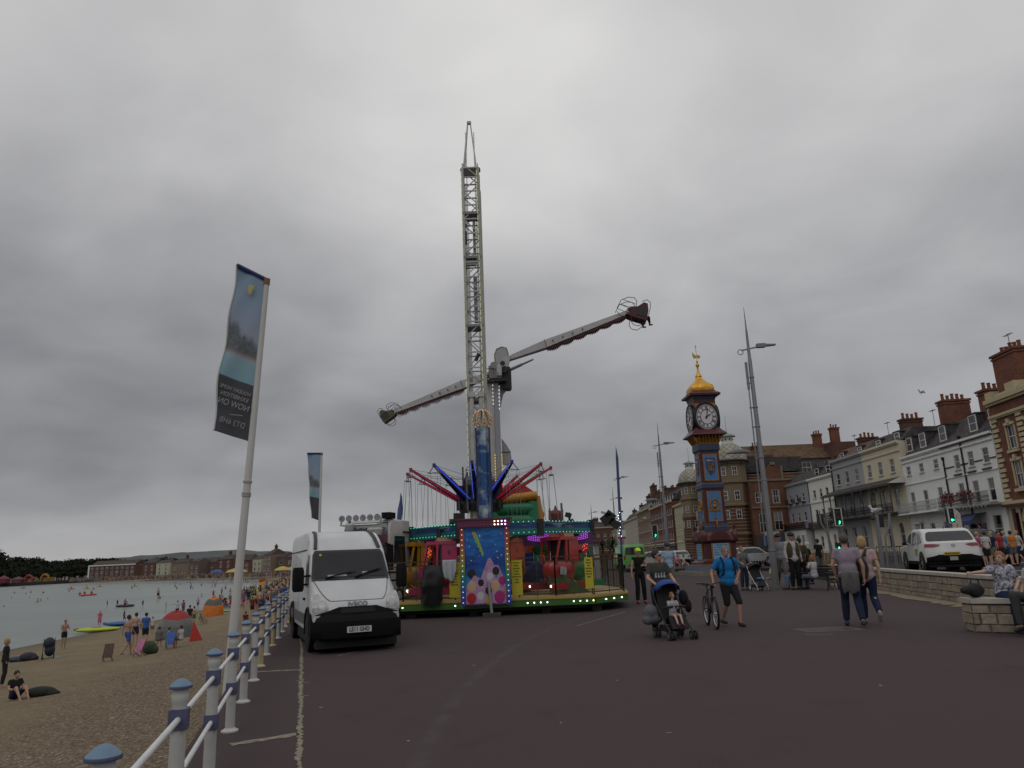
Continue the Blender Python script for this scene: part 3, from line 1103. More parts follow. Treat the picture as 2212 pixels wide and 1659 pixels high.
  if hi == 0:
   q = MB(wallmat('stucco_white',(.74,.74,.72)))
   q.box((L / 2,-.75,5.25),(L,1.5,.16))
   q.build('balcony',r)
   railing(r,0,L,-1.45,5.33,1.2,whiteiron,.15)
   d_ = MB(mat('door_dark',(.06,.055,.05),.5))
   d_.bb((2.0,.12,1.0),(3.1,.18,3.9))
   d_.mat(WHITE())
   for s in (1.85,3.25):
    d_.cyl((s,-.35,1),(s,-.35,4.0),.12,n=10)
   d_.box((2.55,-.25,4.1),(1.9,.6,.25))
   d_.build('door',r)
  else:
   q = MB(mat('stucco_dirty',(.30,.29,.27),.9))
   q.box((L / 2 + .2,-.75,5.25),(L - .2,1.5,.2))
   for k in range(14):
    q.box((.6 + k * .75,-1.52,5.1),(.14,.08,.3))
   q.build('balcony',r)
   railing(r,.3,L,-1.45,5.35,1.2,mat('iron_grey',(.10,.10,.10),.6),.17)
   flowerbox(r,1.8,4.4,-1.55,6.6,[0,1],330,.4,.5,3)
   flowerbox(r,5.2,8.2,-1.55,6.6,[0,1],330,.4,.5,4)
   for x in (.35,4.7):
    pipe(r,x,4.5 if x > 1 else .5,10.8 if x < 1 else 12.6,black,.09)
   q = MB(black)
   q.box((5.6,-.12,12.25),(11,.2,.12))
   for x in xs:
    q.box((x,-.14,8.9),(1.6,.2,.16))
   for a,b in zip([0.4,3.9,6.9,9.9],[2.5,5.5,8.5,L]):
    q.box(((a + b) / 2,-.03,9.9),(b - a,.05,.14))
   q.build('black_trim',r)
   # awning over the shop window
   q = MB(mat('awning_blue',(.035,.05,.14),.8,nv=(3,.2)))
   q.prism([(0,4.55),(-1.0,4.35),(-1.7,3.75),(-1.7,3.3),(-1.66,3.3),(-1.66,3.72),(-1.0,4.3),(0,4.5)],3.0,7.3,'x')
   q.prism([(0,3.9),(-1.1,3.4),(-1.1,3.05),(0,3.0)],.3,2.2,'x')
   q.build('awning',r)
   q = MB(mat('shop_grey',(.33,.33,.32),.7))
   for x in (3.4,5.2,6.9):
    q.bb((x - .08,.04,.9),(x + .08,.16,3.5))
   q.bb((3.4,.04,.9),(7,.16,1.3))
   q.mat(GLASS())
   q.bb((3.4,.17,.9),(7,.2,3.5))
   q.build('shopfront',r)
 # ---------------- ornate brick hotel, nearest on the right
 r,L = broot('brick_hotel','ornate red brick hotel with cream quoins and tall chimney at right edge',(48.95,75.1),(46.9,52),'hotel')
 m = BRK()
 cream = wallmat('stone_cream',(.50,.42,.27))
 holes,wins = [],[]
 for x in (3.1,6.6,11.5,15):
  holes += [(x - .65,x + .65,10.3,12.6),(x - .65,x + .65,6.5,9.1)]
  wins += [(x,10.3,1.3,2.3),(x,6.5,1.3,2.6)]
 holes += [(1.0,1.7,1.2,4.2),(3.0,4.8,.9,4.3),(7,9,.9,4.3)]
 q = MB(m)
 front(q,L,5.0,15.2,[h for h in holes if h[2] > 5],depth=10)
 q.build('wall',r)
 q = MB(cream)
 front(q,L,.2,5.0,[h for h in holes if h[2] < 5],depth=10)
 cornice(q,L,5.0,.5,.35)
 cornice(q,L,13.7,.3,.25)
 cornice(q,L,15.2,.5,.4)
 q.bb((-.1,-.15,15.6),(1.1,1.0,16.4))
 q.bb((3.8,-.2,15.6),(5.4,1.0,16.6))
 q.bb((0,.05,15.6),(L,.3,16.0))
 for k in range(17):
  z = 5.4 + k * .5
  for x0,w_ in ((0,.8 if k % 2 else 1.1),(4.45,1.2 if k % 2 else .9)):
   q.box((x0 + w_ / 2 + .0,-.05,z),(w_,.14,.34))
 for x in (3.1,6.6,11.5,15):
  for zt in (12.6,9.1):
   q.box((x,-.08,zt + .15),(1.7,.2,.28))
   q.box((x,-.12,zt + .4),(.4,.25,.45))
   for s in (-1,1):
    q.box((x + s * .76,-.03,zt - 1.2),(.2,.12,2.3))
  q.box((x,-.12,6.3),(1.8,.3,.3))
  q.box((x,-.12,10.05),(1.8,.3,.25))
 q.build('stone_dressings',r)
 q = MB(mat('maroon_paint',(.09,.012,.014),.5))
 q.box((L / 2,-.42,4.93),(L,.3,.22))
 q.bb((.75,-.12,.8),(1.25,.0,4.6))
 q.bb((2.2,-.12,.8),(2.5,.0,4.6))
 q.build('maroon_pilasters',r)
 for i,(x,zb,w_,hh) in enumerate(wins):
  window(r,x,zb,w_,hh,'bars',i)
 q = MB(mat('arch_dark',(.035,.028,.022),.4))
 q.bb((3.0,.1,.9),(4.8,.14,4.3))
 q.bb((7.0,.1,.9),(9,.14,4.3))
 q.bb((1.0,.1,1.2),(1.7,.14,4.2))
 q.build('doorway',r)
 q = MB(cream)
 q.ring((3.9,-.1,3.3),1.05,.16,16,6,a0=0,a1=math.pi)
 q.ring((3.9,-.05,3.3),1.4,.14,16,6,a0=0,a1=math.pi)
 q.build('arch_moulding',r)
 chimney(r,2.9,1.6,15,20.1,4.0,1.8,m,5)
 mansard(r,L - 1,.8,15.6,18.2,10,SLATE(),inset=4)
 aerial(r,2.9,1.6,20.1,1.8)
terrace()
def royal_hotel():
 stone = wallmat('stone_brown',(.19,.145,.095))
 brick = brickmat('brick_orange',(.15,.055,.033),(.15,.10,.07))
 dark = mat('lead',(.03,.03,.03),.6)
 r = thing('domed_hotel','grand brick and stone hotel with two scale-patterned corner domes','hotel',(0,0,0))
 # scale patterned dome material
 dm = mat('dome_scales',(.5,.48,.38),.7)
 t = NT(dm.node_tree)
 b = t.n['Principled BSDF']
 co = t.new('ShaderNodeTexCoord').outputs['UV']
 br = t.new('ShaderNodeTexBrick')
 rot = t.new('ShaderNodeMapping')
 rot.inputs['Rotation'].default_value[2] = R(45)
 t.l.new(co,rot.inputs['Vector'])
 t.l.new(rot.outputs[0],br.inputs['Vector'])
 br.offset = 0
 br.inputs['Scale'].default_value = 1
 br.inputs['Brick Width'].default_value = 1.0
 br.inputs['Row Height'].default_value = 1.0
 br.inputs['Mortar Size'].default_value = .06
 br.inputs['Color1'].default_value = (.38,.37,.31,1)
 br.inputs['Color2'].default_value = (.27,.25,.19,1)
 br.inputs['Mortar'].default_value = (.10,.075,.06,1)
 t.l.new(br.outputs[0],b.inputs['Base Color'])
 def tower(cx,cy,rad,zb,hd):
  bb_ = brickmat('brick_banded',(.10,.045,.032),(.19,.15,.10),40,.62,.1,.11)
  q = MB(bb_)
  n = 8
  q.lathe([(rad * .9,0),(rad * .9,zb - 8.55)],n,(cx,cy,0),a0=R(22.5))
  q.mat(stone)
  q.lathe([(rad * 1.0,4.5),(rad * 1.0,4.9)],n,(cx,cy,0),a0=R(22.5))
  q.lathe([(rad * .97,zb - 8.5),(rad * .97,zb - 8.2),(rad * .9,zb - 8.1),(rad * .9,zb - 4.2),(rad * 1.0,zb - 4.1),(rad * 1.0,zb - 3.7),(rad * .86,zb - 3.6),(rad * .86,zb - .5),(rad * .95,zb - .4),(rad * .95,zb)],n,(cx,cy,0),a0=R(22.5))
  tw = q.build('corner_tower',r)
  q = MB(dark)
  q.lathe([(rad * 1.0,zb - .05),(rad * 1.12,zb + .02),(rad * 1.12,zb + .2),(rad * .95,zb + .45)],16,(cx,cy,0))
  for k in range(8):
   a = k * math.pi / 4 + R(22.5)
   q.bar((cx + rad * .93 * math.cos(a),cy + rad * .93 * math.sin(a),zb - .9),(cx + rad * 1.08 * math.cos(a),cy + rad * 1.08 * math.sin(a),zb),.14)
  q.build('dome_eave',tw)
  # dome with UVs for the scale pattern
  prof = [(1.0,0),(.99,.18),(.93,.38),(.83,.56),(.68,.74),(.5,.87),(.36,.94)]
  me = bpy.data.meshes.new('dome')
  N = 32
  vs = [(cx + rad * p * math.cos(2 * math.pi * i / N),cy + rad * p * math.sin(2 * math.pi * i / N),zb + .3 + hd * z) for p,z in prof for i in range(N)]
  fs = [(j * N + i,j * N + (i + 1) % N,(j + 1) * N + (i + 1) % N,(j + 1) * N + i) for j in range(len(prof) - 1) for i in range(N)]
  me.from_pydata(vs,[],fs)
  uv = me.uv_layers.new()
  for f in me.polygons:
   j,i = divmod(f.index,N)
   for li,(a,c) in zip(f.loop_indices,((i,j),(i + 1,j),(i + 1,j + 1),(i,j + 1))):
    uv.data[li].uv = (a / N * 20.36,c / 6 * 5.6)
  me.materials.append(dm)
  me.polygons.foreach_set('use_smooth',[True] * len(me.polygons))
  obj('dome',me,tw)
  zt = zb + .3 + hd * .94
  q = MB(mat('lantern_white',(.55,.55,.50),.7))
  q.lathe([(rad * .40,zt - .1),(rad * .33,zt + .25),(rad * .31,zt + 1.3),(rad * .42,zt + 1.4)],8,(cx,cy,0))
  q.mat(dark)
  for k in range(8):
   a = k * math.pi / 4 + .2
   q.sph((cx + rad * .32 * math.cos(a),cy + rad * .32 * math.sin(a),zt + .8),.17,6,4)
  q.mat(mat('verdigris',(.20,.27,.22),.7))
  q.lathe([(rad * .5,zt + 1.4),(rad * .5,zt + 1.5),(rad * .32,zt + 1.85),(rad * .1,zt + 2.1),(.06,zt + 2.2)],12,(cx,cy,0))
  q.cyl((cx,cy,zt + 2.2),(cx,cy,zt + 5.6),.05,.03,n=5)
  q.build('lantern',tw)
  for lvl in (zb - 2.7,zb - 7.4,zb - 11.0):
   for k in range(8):
    a = k * math.pi / 4
    nx,ny = math.cos(a),math.sin(a)
    if ny > .3 or nx > .3:
     continue
    rr = rad * (.86 if lvl > zb - 4 else .9) * math.cos(R(22.5)) + .12
    w_ = window(r,0,0,1.0,1.7,'bars',k)
    w_.location = (cx + rr * nx,cy + rr * ny,lvl)
    w_.rotation_euler[2] = a + math.pi / 2
    w_.parent = tw
  return tw
 tower(42.0,145,3.35,18.4,3.6)
 tower(44.6,190,3.15,18.6,3.6)
 # street front between the towers
 fr = bpy.data.objects.new('street_front',None)
 COL.objects.link(fr)
 fr.parent = r
 fr.location = (45.6,188,0)
 L = 41
 fr.rotation_euler[2] = math.atan2(147 - 188,43.6 - 45.6)
 holes,wins = [],[]
 for k in range(10):
  x = 2.3 + k * 3.9
  for zb,hh in ((13.0,1.9),(9.2,2.3),(5.4,2.4),(1.4,2.4)):
   holes.append((x - .8,x + .8,zb,zb + hh))
   wins.append((x,zb,1.6,hh))
 q = MB(brickmat('brick_banded',(.10,.045,.032),(.19,.15,.10),40,.62,.1,.11))
 front(q,L,.2,16.2,holes,depth=14)
 q.build('wall',fr)
 q = MB(stone)
 cornice(q,L,16.2,.5,.4)
 cornice(q,L,12.2,.3,.3)
 cornice(q,L,8.4,.3,.3)
 cornice(q,L,4.4,.5,.4)
 for k in range(5):
  x = 4 + k * 7.8
  q.bb((x - 1.6,-1.1,4.5),(x + 1.6,0,12.3))
 q.build('stone_bands',fr)
 for i,(x,zb,w_,hh) in enumerate(wins):
  if i % 4 != 3:
   o = window(fr,x,zb,w_,hh,'bars',i)
   if i // 4 % 2 == 0 and 4.5 < zb < 12:
    o.location.y = -1.2
 for x0 in (3,18):
  railing(fr,x0,x0 + 12,-1.8,4.9,1.0,mat('iron_black',(.012,.011,.011),.5),.3)
 for k in range(6):
  dormer(fr,4 + k * 6,.8,3,16.6,18.2,3.2,m=SLATE())
 mansard(fr,L,.6,16.5,19.5,13,SLATE())
 # gabled side wing facing the camera
 sd = bpy.data.objects.new('side_wing',None)
 COL.objects.link(sd)
 sd.parent = r
 sd.location = (44.2,141.3,0)
 L = 8.0
 holes = [(1.2,2.6,4.6,8.2),(4.0,5.6,5.0,8.4),(4.1,5.5,10.0,12.6),(.9,2.1,10.2,12.2)]
 q = MB(brick)
 front(q,L,.2,14.4,holes,depth=8)
 q.prism([(3.0,14.4),(6.6,14.4),(6.2,16.2),(5.4,17.2),(4.8,17.5),(4.2,17.2),(3.4,16.2)],0,.5)
 q.build('wall',sd)
 q = MB(stone)
 q.box((L / 2,-.1,14.4),(L,.3,.4))
 q.box((L / 2,-.1,9.3),(L,.25,.3))
 q.box((4.8,-.15,17.5),(.9,.3,.5))
 for a,b in ((3.0,3.4),(6.2,6.6)):
  q.bb((a,-.12,14.5),(b,0,17.0 if a > 4 else 16.4))
 q.build('stone_bands',sd)
 for i,h in enumerate(holes):
  window(sd,(h[0] + h[1]) / 2,h[2],h[1] - h[0],h[3] - h[2],'bars',i)
 q = MB(mat('shop_fascia',(.05,.045,.04),.6))
 q.bb((0,-.5,.5),(L,-.01,4.2))
 q.mat(mat('fascia_blue',(.03,.07,.20),.5))
 q.bb((1.2,-.62,2.2),(4.8,-.5,4.0))
 q.mat(mat('fascia_orange',(.40,.12,.03),.5))
 q.bb((2.0,-.66,2.6),(4.0,-.62,3.5))
 q.mat(mat('fascia_pale',(.40,.40,.38),.5))
 q.bb((1.5,-.6,4.1),(4.4,-.5,4.8))
 q.bb((5.4,-.6,1.4),(7.7,-.5,4.6))
 q.build('shopfront',sd)
 # rear wing with the long brown roof
 rw = bpy.data.objects.new('rear_wing',None)
 COL.objects.link(rw)
 rw.parent = r
 rw.location = (50.5,160,0)
 L = 23
 holes = [(x - 1.0,x + 1.0,17.2,19.6) for x in (7.2,12.4,17.2)]
 q = MB(mat('slate_hung',(.085,.085,.085),.8,nv=(3,.25)))
 front(q,L,5,20.4,holes,depth=12)
 q.build('wall',rw)
 q = MB(BRKD())
 q.bb((-.6,-.4,5),(5.2,3,21.4))
 q.build('brick_wall',rw)
 for i,h in enumerate(holes):
  window(rw,(h[0] + h[1]) / 2,h[2],2.0,2.4,'bars',i * 3)
 q = MB(brickmat('tile_ochre',(.12,.075,.04),(.07,.045,.03),.3,.25))
 q.add([(-.5,-.4,20.4),(L,-.4,20.4),(L,5,24.2),(-.5,5,24.2),(-.5,12,20.4),(L,12,20.4)],[(0,1,2,3),(3,2,5,4),(0,3,4),(1,5,2)])
 q.build('roof',rw)
 q = MB(BRKD())
 q.bb((17.6,-1,12),(23,2.5,23.6))
 q.build('brick_stack',rw)
 chimney(rw,17,4,23,26.2,1.7,1.2,BRK(),3)
 chimney(rw,20.8,3.5,23,27.4,1.8,1.2,BRK(),3)
 chimney(rw,3.0,3,21,23.9,2.2,1.0,BRKD(),4)
royal_hotel()
def far_street():
 # brick terraces left of the domed hotel
 def block(name,label,A,B,H,m,nwin,rows,roofm,chims,dorm=0,group=None,shop=None,band=None):
  r,L = broot(name,label,A,B,'building',group)
  holes = []
  for i in range(nwin):
   x = L * (i + .5) / nwin
   w_ = min(1.25,L / nwin * .42)
   for zb,hh in rows:
    holes.append((x - w_ / 2,x + w_ / 2,zb,zb + hh))
  q = MB(m)
  front(q,L,.1,H,holes,depth=10)
  q.build('wall',r)
  for i,h in enumerate(holes):
   window(r,(h[0] + h[1]) / 2,h[2],h[1] - h[0],h[3] - h[2],'sill',i)
  q = MB(band or wallmat('stone_cream',(.50,.42,.27)))
  cornice(q,L,H - .1,.5,.4)
  q.box((L / 2,-.06,4.3),(L,.2,.35))
  q.build('cornice',r)
  q = MB(roofm)
  q.add([(0,.4,H + .3),(L,.4,H + .3),(L,3.0,H + 3.4),(0,3.0,H + 3.4),(0,10,H),(L,10,H)],[(0,1,2,3),(3,2,5,4),(0,3,4),(1,5,2)])
  q.build('roof',r)
  for (x,w_,h_) in chims:
   chimney(r,x,4.2,H + 1,H + h_,w_,1.6,BRKD(),5)
  for k in range(dorm):
   dormer(r,L * (k + .5) / dorm,.8,2.6,H + .5,H + 2.0,1.3)
  if shop:
   q = MB(shop)
   q.bb((0,-1.6,3.4),(L,0,3.9))
   q.mat(mat('shop_dark',(.03,.03,.03),.4))
   q.bb((.3,-.05,.4),(L - .3,-.01,3.3))
   q.build('shopfront',r)
  return r
 rows = [(5.2,1.9),(8.6,1.9),(12.0,1.6)]
 block('brick_terrace','dark red brick terrace with dormers next to the cream block',(43.6,246),(42.6,206),15.6,brickmat('brick_terr',(.15,.05,.032),(.10,.07,.055)),14,rows,SLATE(),[(8,4,6.2),(20,5,5.2),(33,4,5.0)],10,shop=mat('canopy_grey',(.16,.16,.16),.8))
 block('brick_terrace','tall brown brick terrace with big chimney stacks further up the street',(45,282),(43.8,247),16.4,brickmat('brick_terr2',(.22,.15,.095),(.14,.09,.06)),12,[(5.0,2.6),(9.0,2.8),(13.2,1.6)],SLATE(),[(6,5,6),(18,6,8.6),(29,5,5.4)],10)
 block('cream_block','narrow cream building wedged beside the domed hotel',(43.0,205.5),(42.6,192.5),13.8,wallmat('cream_block',(.44,.40,.28)),4,[(4.6,1.4),(7.4,1.4),(10.4,1.4)],SLATE(),[(3,2,3)])
 block('pale_terrace','pale rendered terrace far up the street',(47,335),(45.2,283),15.2,wallmat('pale_terr',(.42,.39,.32)),12,rows[:3],SLATE(),[(10,3,5),(35,3,5.5)])
 block('pale_terrace','cream terrace beyond the tall lamp post far up the street',(50,400),(47.4,336),13.5,wallmat('pale_terr2',(.40,.38,.28)),10,rows[:2],SLATE(),[(10,3,4),(45,3,4)])
 block('brick_terrace','low brick terrace closing the far end of the street',(40,430),(62,424),17,brickmat('brick_terr3',(.13,.06,.042),(.10,.07,.055)),6,rows,SLATE(),[(4,3,5.5),(14,3,4.5)])
 block('distant_house','distant grey roofed house left of the end of the street',(24,460),(39.5,455),12,wallmat('grey_far',(.22,.2,.18)),4,rows[:2],SLATE(),[(8,2,4)])
far_street()
def far_town():
 grp = 'town buildings across the bay'
 names = []
 # long brick row with a white parapet, across the bay
 A,B = at(193,1240,520),at(306,1240,520)
 r,L = broot('brick_row','long brick row with white parapet and bay windows across the bay',(A.x,520),(B.x,510),'building')
 holes = []
 n = 9
 for i in range(n):
  x = L * (i + .5) / n
  holes += [(x - 1.1,x + 1.1,1.0,4.6),(x - 1.1,x + 1.1,5.6,7.2)]
 q = MB(brickmat('brick_far',(.12,.055,.045),(.12,.07,.06)))
 front(q,L,-.5,7.9,holes,depth=12)
 q.build('wall',r)
 for i,h in enumerate(holes):
  window(r,(h[0] + h[1]) / 2,h[2],2.2,h[3] - h[2],'bars',i)
 q = MB(mat('far_white',(.66,.66,.62),.7))
 q.bb((-1,-.4,7.9),(L,.6,8.6))
 q.bb((-1.2,-.3,-.5),(0,10,8.6))
 q.build('parapet',r)
 q = MB(mat('far_slate',(.06,.045,.042),.9))
 q.add([(0,1,8.6),(L,1,8.6),(L,6,11.4),(0,6,11.4),(0,12,8.5),(L,12,8.5)],[(0,1,2,3),(3,2,5,4),(0,3,4),(1,5,2)])
 q.build('roof',r)
 rnd = random.Random(11)
 # the rest of the town along the bay
 cols = [(.12,.062,.05),(.13,.07,.055),(.42,.40,.30),(.13,.10,.085),(.20,.15,.12),(.12,.05,.04)]
 x = 308
 i = 0
 desc = ['brick','red brick','cream rendered','brown','sandy stone','dark brick']
 where = ['just right of the row with the white parapet','second along from the white parapet row','in the middle of the far shore','behind the packed far beach','left of the near flagpole','behind the near flagpole','between the flagpole and the van','right of the flagpole across the bay','just left of the white van','furthest right across the bay, half hidden by the van','hidden mostly by the van','behind the van']
 while x < 648:
  w_ = rnd.uniform(22,46)
  Y = 470 - (x - 308) * .45 + rnd.uniform(-10,10)
  A,B = at(x,1235,Y),at(x + w_,1235,Y)
  c = 2 if i == 1 else [0,2,4,3,1,5][i % 6] if i > 1 else 0
  H = rnd.uniform(5.6,8.2)
  r,L = broot('bay_building',f'{desc[c]} building across the bay, {where[min(i, len(where) - 1)]}',(A.x,Y),(B.x,Y - 4),'building',grp)
  holes = []
  n = max(2,int(L / 4.2))
  for k in range(n):
   xx = L * (k + .5) / n
   for zb,hh in ((.9,1.6),(3.4,1.4),(5.6,1.1)):
    if zb + hh < H - .6:
     holes.append((xx - .7,xx + .7,zb,zb + hh))
  q = MB(wallmat('bay%d' % c,cols[c]))
  front(q,L,-.5,H,holes,depth=9)
  q.build('wall',r)
  for k,h in enumerate(holes):
   window(r,(h[0] + h[1]) / 2,h[2],1.4,h[3] - h[2],'sash',k)
  q = MB(MATS['far_slate'])
  rh = rnd.uniform(1.8,3.2)
  q.add([(0,-.3,H),(L,-.3,H),(L * .85,4.5,H + rh),(L * .15,4.5,H + rh),(0,9,H),(L,9,H)],[(0,1,2,3),(3,2,5,4),(0,3,4),(1,5,2)])
  q.build('roof',r)
  for k in range(rnd.choice((0,1))):
   chimney(r,L * rnd.uniform(.15,.85),4.5,H + rh * .6,H + rh + 1.6,1.2,.9,BRKD(),2)
  x += w_ * rnd.uniform(.85,1.0)
  i += 1
 # a gabled house among the trees
 A,B = at(286,1213,560),at(310,1213,560)
 for (xa,xb,yy,Y,lab) in [(283,322,1225,600,'gabled stone house half buried in dark trees across the bay'),(262,290,1230,560,'low grey roofed pavilion under the dark trees')]:
  A,B = at(xa,yy,Y),at(xb,yy,Y)
  r,L = broot('gabled_house',lab,(A.x,Y),(B.x,Y),'house')
  q = MB(wallmat('bay4',cols[4]))
  q.bb((0,0,-.5),(L,8,7.5))
  q.prism([(L * .2,7.5),(L * .8,7.5),(L * .5,11)],0,8)
  q.build('wall',r)
  q = MB(MATS['far_slate'])
  q.add([(L * .15,-.5,7.3),(L * .5,-.5,11.3),(L * .5,8,11.3),(L * .15,8,7.3)],[(0,1,2,3)])
  q.add([(L * .85,-.5,7.3),(L * .5,-.5,11.3),(L * .5,8,11.3),(L * .85,8,7.3)],[(0,1,2,3)])
  q.build('roof',r)
  window(r,L * .35,3,1.4,2)
  window(r,L * .65,3,1.4,2)
far_town()
# ================================================================ FAIRGROUND
def bulbmat(key,rgb,em=6):
 return mat('bulb_' + key,rgb,.3,em=em)
def cloudpaint(key='cloud_paint',a=(.012,.07,.22),b=(.42,.50,.52),sc=1.6):
 if key in MATS:
  return MATS[key]
 m = mat(key,a,.35)
 t = NT(m.node_tree)
 co = t.new('ShaderNodeTexCoord').outputs['Object']
 f = t.ramp(t.noise(t.v('MULTIPLY',co,(1,1,1.6)),sc,5,.6,.3),[(.5,a),(.58,tuple((x + y) / 2 for x,y in zip(a,b))),(.66,b)])
 t.l.new(f,t.n['Principled BSDF'].inputs['Base Color'])
 return m
def swing_tower():
 cx,cy = -1.73,35.0
 t = thing('swing_tower','tall white lattice mast of a chair swing ride with raised coloured arms','fairground ride',(cx,cy,0))
 steel = mat('mast_white',(.42,.42,.40),.5,nv=(2,.15))
 olive = mat('mast_cream',(.36,.35,.29),.5,nv=(2,.15))
 dark = mat('ride_black',(.015,.015,.017),.5)
 led = mat('led_strip',(.62,.66,.38),.4,em=.22)
 H0,H1,a = .3,21.45,.395
 q = MB(steel)
 for sx in (-1,1):
  for sy in (-1,1):
   w_ = .11 if sx < 0 else .14
   q.mat(olive if sx > 0 else steel)
   q.box((sx * a,sy * a,(H0 + H1) / 2),(w_,.11,H1 - H0))
 q.mat(steel)
 q.box((a + .10,-.2,(H0 + H1 - 1) / 2),(.05,.4,H1 - H0 - 1.6))
 q.build('mast_chord',t)
 q = MB(steel)
 z,k = 2.2,0
 while z < H1 - .5:
  for sy in (-1,1):
   q.bar((-a,sy * a,z),(a,sy * a,z),.06)
   q.bar((-a if k % 2 else a,sy * a,z),(a if k % 2 else -a,sy * a,z + .78),.045)
   q.bar((sy * a,-a,z),(sy * a,a,z),.05)
   q.bar((sy * a,-a if k % 2 else a,z),(sy * a,a if k % 2 else -a,z + .78),.04)
  z += .78
  k += 1
 q.build('lattice_bracing',t)
 q = MB(led)
 for sx in (-1,1):
  z = 1.5
  while z < H1 - .3:
   q.box((sx * (a - .04 * sx) - .02,-a - .10,z + .16),(.035,.03,.26))
   z += .36
 tag(q.build('light_strip',t),kind='stuff')
 # A-frame at the very top, with sheaves
 q = MB(steel)
 for sx in (-1,1):
  for sy in (-1,1):
   q.bar((sx * a * .85,sy * a * .85,H1),(sx * .07,0,24.3),.065)
 q.box((0,0,24.3),(.22,.16,.14))
 q.box((0,0,H1),(.88,.88,.07))
 q.build('top_frame',t)
 q = MB(mat('sheave_red',(.13,.09,.07),.5))
 for sx in (-1,1):
  q.cyl((sx * .42,-.1,H1 + .08),(sx * .42,.1,H1 + .08),.11,n=14)
 q.build('cable_sheave',t)
 # carriages and hydraulic parts inside the mast
 q = MB(mat('mast_grey',(.20,.20,.20),.5))
 for z,h in ((16.5,.14),(18.9,.12),(12.9,.12),(9.2,.16),(3.4,.2)):
  q.box((0,0,z),(.92,.92,h))
 q.box((.12,-.25,17.7),(.14,.12,2.0))
 q.box((.1,-.2,14.3),(.18,.14,2.4))
 q.box((0,-.3,16.2),(.7,.2,.25))
 q.mat(dark)
 q.cyl((.02,-.46,11.1),(.18,-.46,11.45),.09,n=8)
 q.cyl((-.3,-.4,17.2),(-.3,-.4,17.9),.06,n=6)
 q.build('carriage',t)
 q = MB(steel)
 for sx in (-1,1):
  q.cyl((sx * .22,-.52,.3),(sx * .22,-.52,9.4),.11,n=12)
  q.box((sx * .22,-.52,9.4),(.3,.3,.25))
 for z in (1.6,3.6,5.6,6.4):
  q.box((0,-.52,z),(.6,.14,.12))
 q.build('support_tube',t)
 q = MB(dark)
 for s in (-1,1):
  for k in range(6):
   q.tube([(s * (.2 + k * .03),.4,24.0 if k < 2 else 21),(s * (.2 + k * .03),.4,5)],.012,4)
 q.build('hoist_cable',t)
 # slewing hub
 zh = 4.45
 q = MB(dark)
 q.lathe([(.95,zh - .55),(1.05,zh - .2),(1.05,zh + .12),(.8,zh + .2)],24)
 for k in range(12):
  an = 2 * math.pi * k / 12
  q.box((.98 * math.cos(an),.98 * math.sin(an),zh + .1),(.22,.22,1.1),rz=an)
 q.cyl((-1.4,-.4,zh - 1.0),(-1.0,-.4,zh - 1.0),.16,n=10)
 q.box((-.95,-.4,zh - 1.0),(.5,.4,.8))
 q.build('hub',t)
 q = MB(mat('hub_grey',(.10,.11,.14),.4,me=.3))
 q.lathe([(.7,zh + .2),(.75,zh + .9),(.6,zh + 1.3)],20)
 for k in range(8):
  q.box((-.75,-.35 + k * .05,zh + .9),(.06,.03,1.3))
 q.build('motor_housing',t)
 blue = mat('arm_blue',(.010,.028,.20),.35)
 red = mat('arm_red',(.24,.012,.05),.35)
 red2 = mat('arm_red2',(.30,.010,.02),.35)
 green = mat('arm_green',(.02,.30,.08),.35)
 Rr,zt = 3.4,5.8
 q = MB(mat('mast_base',(.10,.10,.11),.5))
 q.box((0,0,1.1),(2.2,2.2,1.6))
 for s in (-1,1):
  for u in (-1,1):
   q.bar((s * .6,u * .6,.6),(s * 3.0,u * 3.0,.15),.22)
   q.box((s * 3.0,u * 3.0,.1),(.6,.6,.2))
 q.build('mast_base',t)
 seatm = mat('seat_red',(.30,.02,.02),.4)
 wire = mat('chain',(.20,.20,.20),.5,me=.5)
 for k in range(12):
  an = R(-92 + 30 * k)
  c,s = math.cos(an),math.sin(an)
  front_ = s < -.8
  am = blue if k in (0,1,11,6) else (green if k in (4,8) else (red if c < 0 else red2))
  if k in (2,10,3,9):
   am = red if c < 0 else red2
  q = MB(am)
  p0 = Vector((c * .75,s * .75,zh - .15))
  ww,hh = (.19,.16) if am is blue else (.12,.10)
  p1 = Vector((c * Rr,s * Rr,zt))
  side = Vector((-s,c,0))
  # tapering twin-rail boom
  for sd in (-1,1):
   q.add([p0 + side * sd * ww + Vector((0,0,hh)),p0 + side * sd * ww - Vector((0,0,hh)),p1 + side * sd * .05 - Vector((0,0,.05)),p1 + side * sd * .05 + Vector((0,0,.05)),
       p0 + side * sd * ww * .5 + Vector((0,0,hh)),p0 + side * sd * ww * .5 - Vector((0,0,hh)),p1 + side * sd * .02 - Vector((0,0,.05)),p1 + side * sd * .02 + Vector((0,0,.05))],
      [(0,1,2,3),(4,7,6,5),(0,3,7,4),(1,5,6,2),(0,4,5,1),(3,2,6,7)])
  if am is blue:
   q.add([p0 + side * .14 + Vector((0,0,.15)),p0 - side * .14 + Vector((0,0,.15)),p1 - side * .04,p1 + side * .04],[(0,1,2,3)])
  for f in (.2,.5,.8):
   pp = p0.lerp(p1,f)
   q.bar(pp - side * .12 * (1 - f * .6),pp + side * .12 * (1 - f * .6),.05)
  q.box(p1,(.13,.13,.16))
  arm = q.build('swing_arm',t)
  q = MB(mat('bulb_blue',(.05,.12,1.0),.3,em=1.2) if am is blue else (mat('bulb_green',(.05,.9,.25),.3,em=.8) if am is green else mat('bulb_red',(.95,.05,.18),.3,em=.12)))
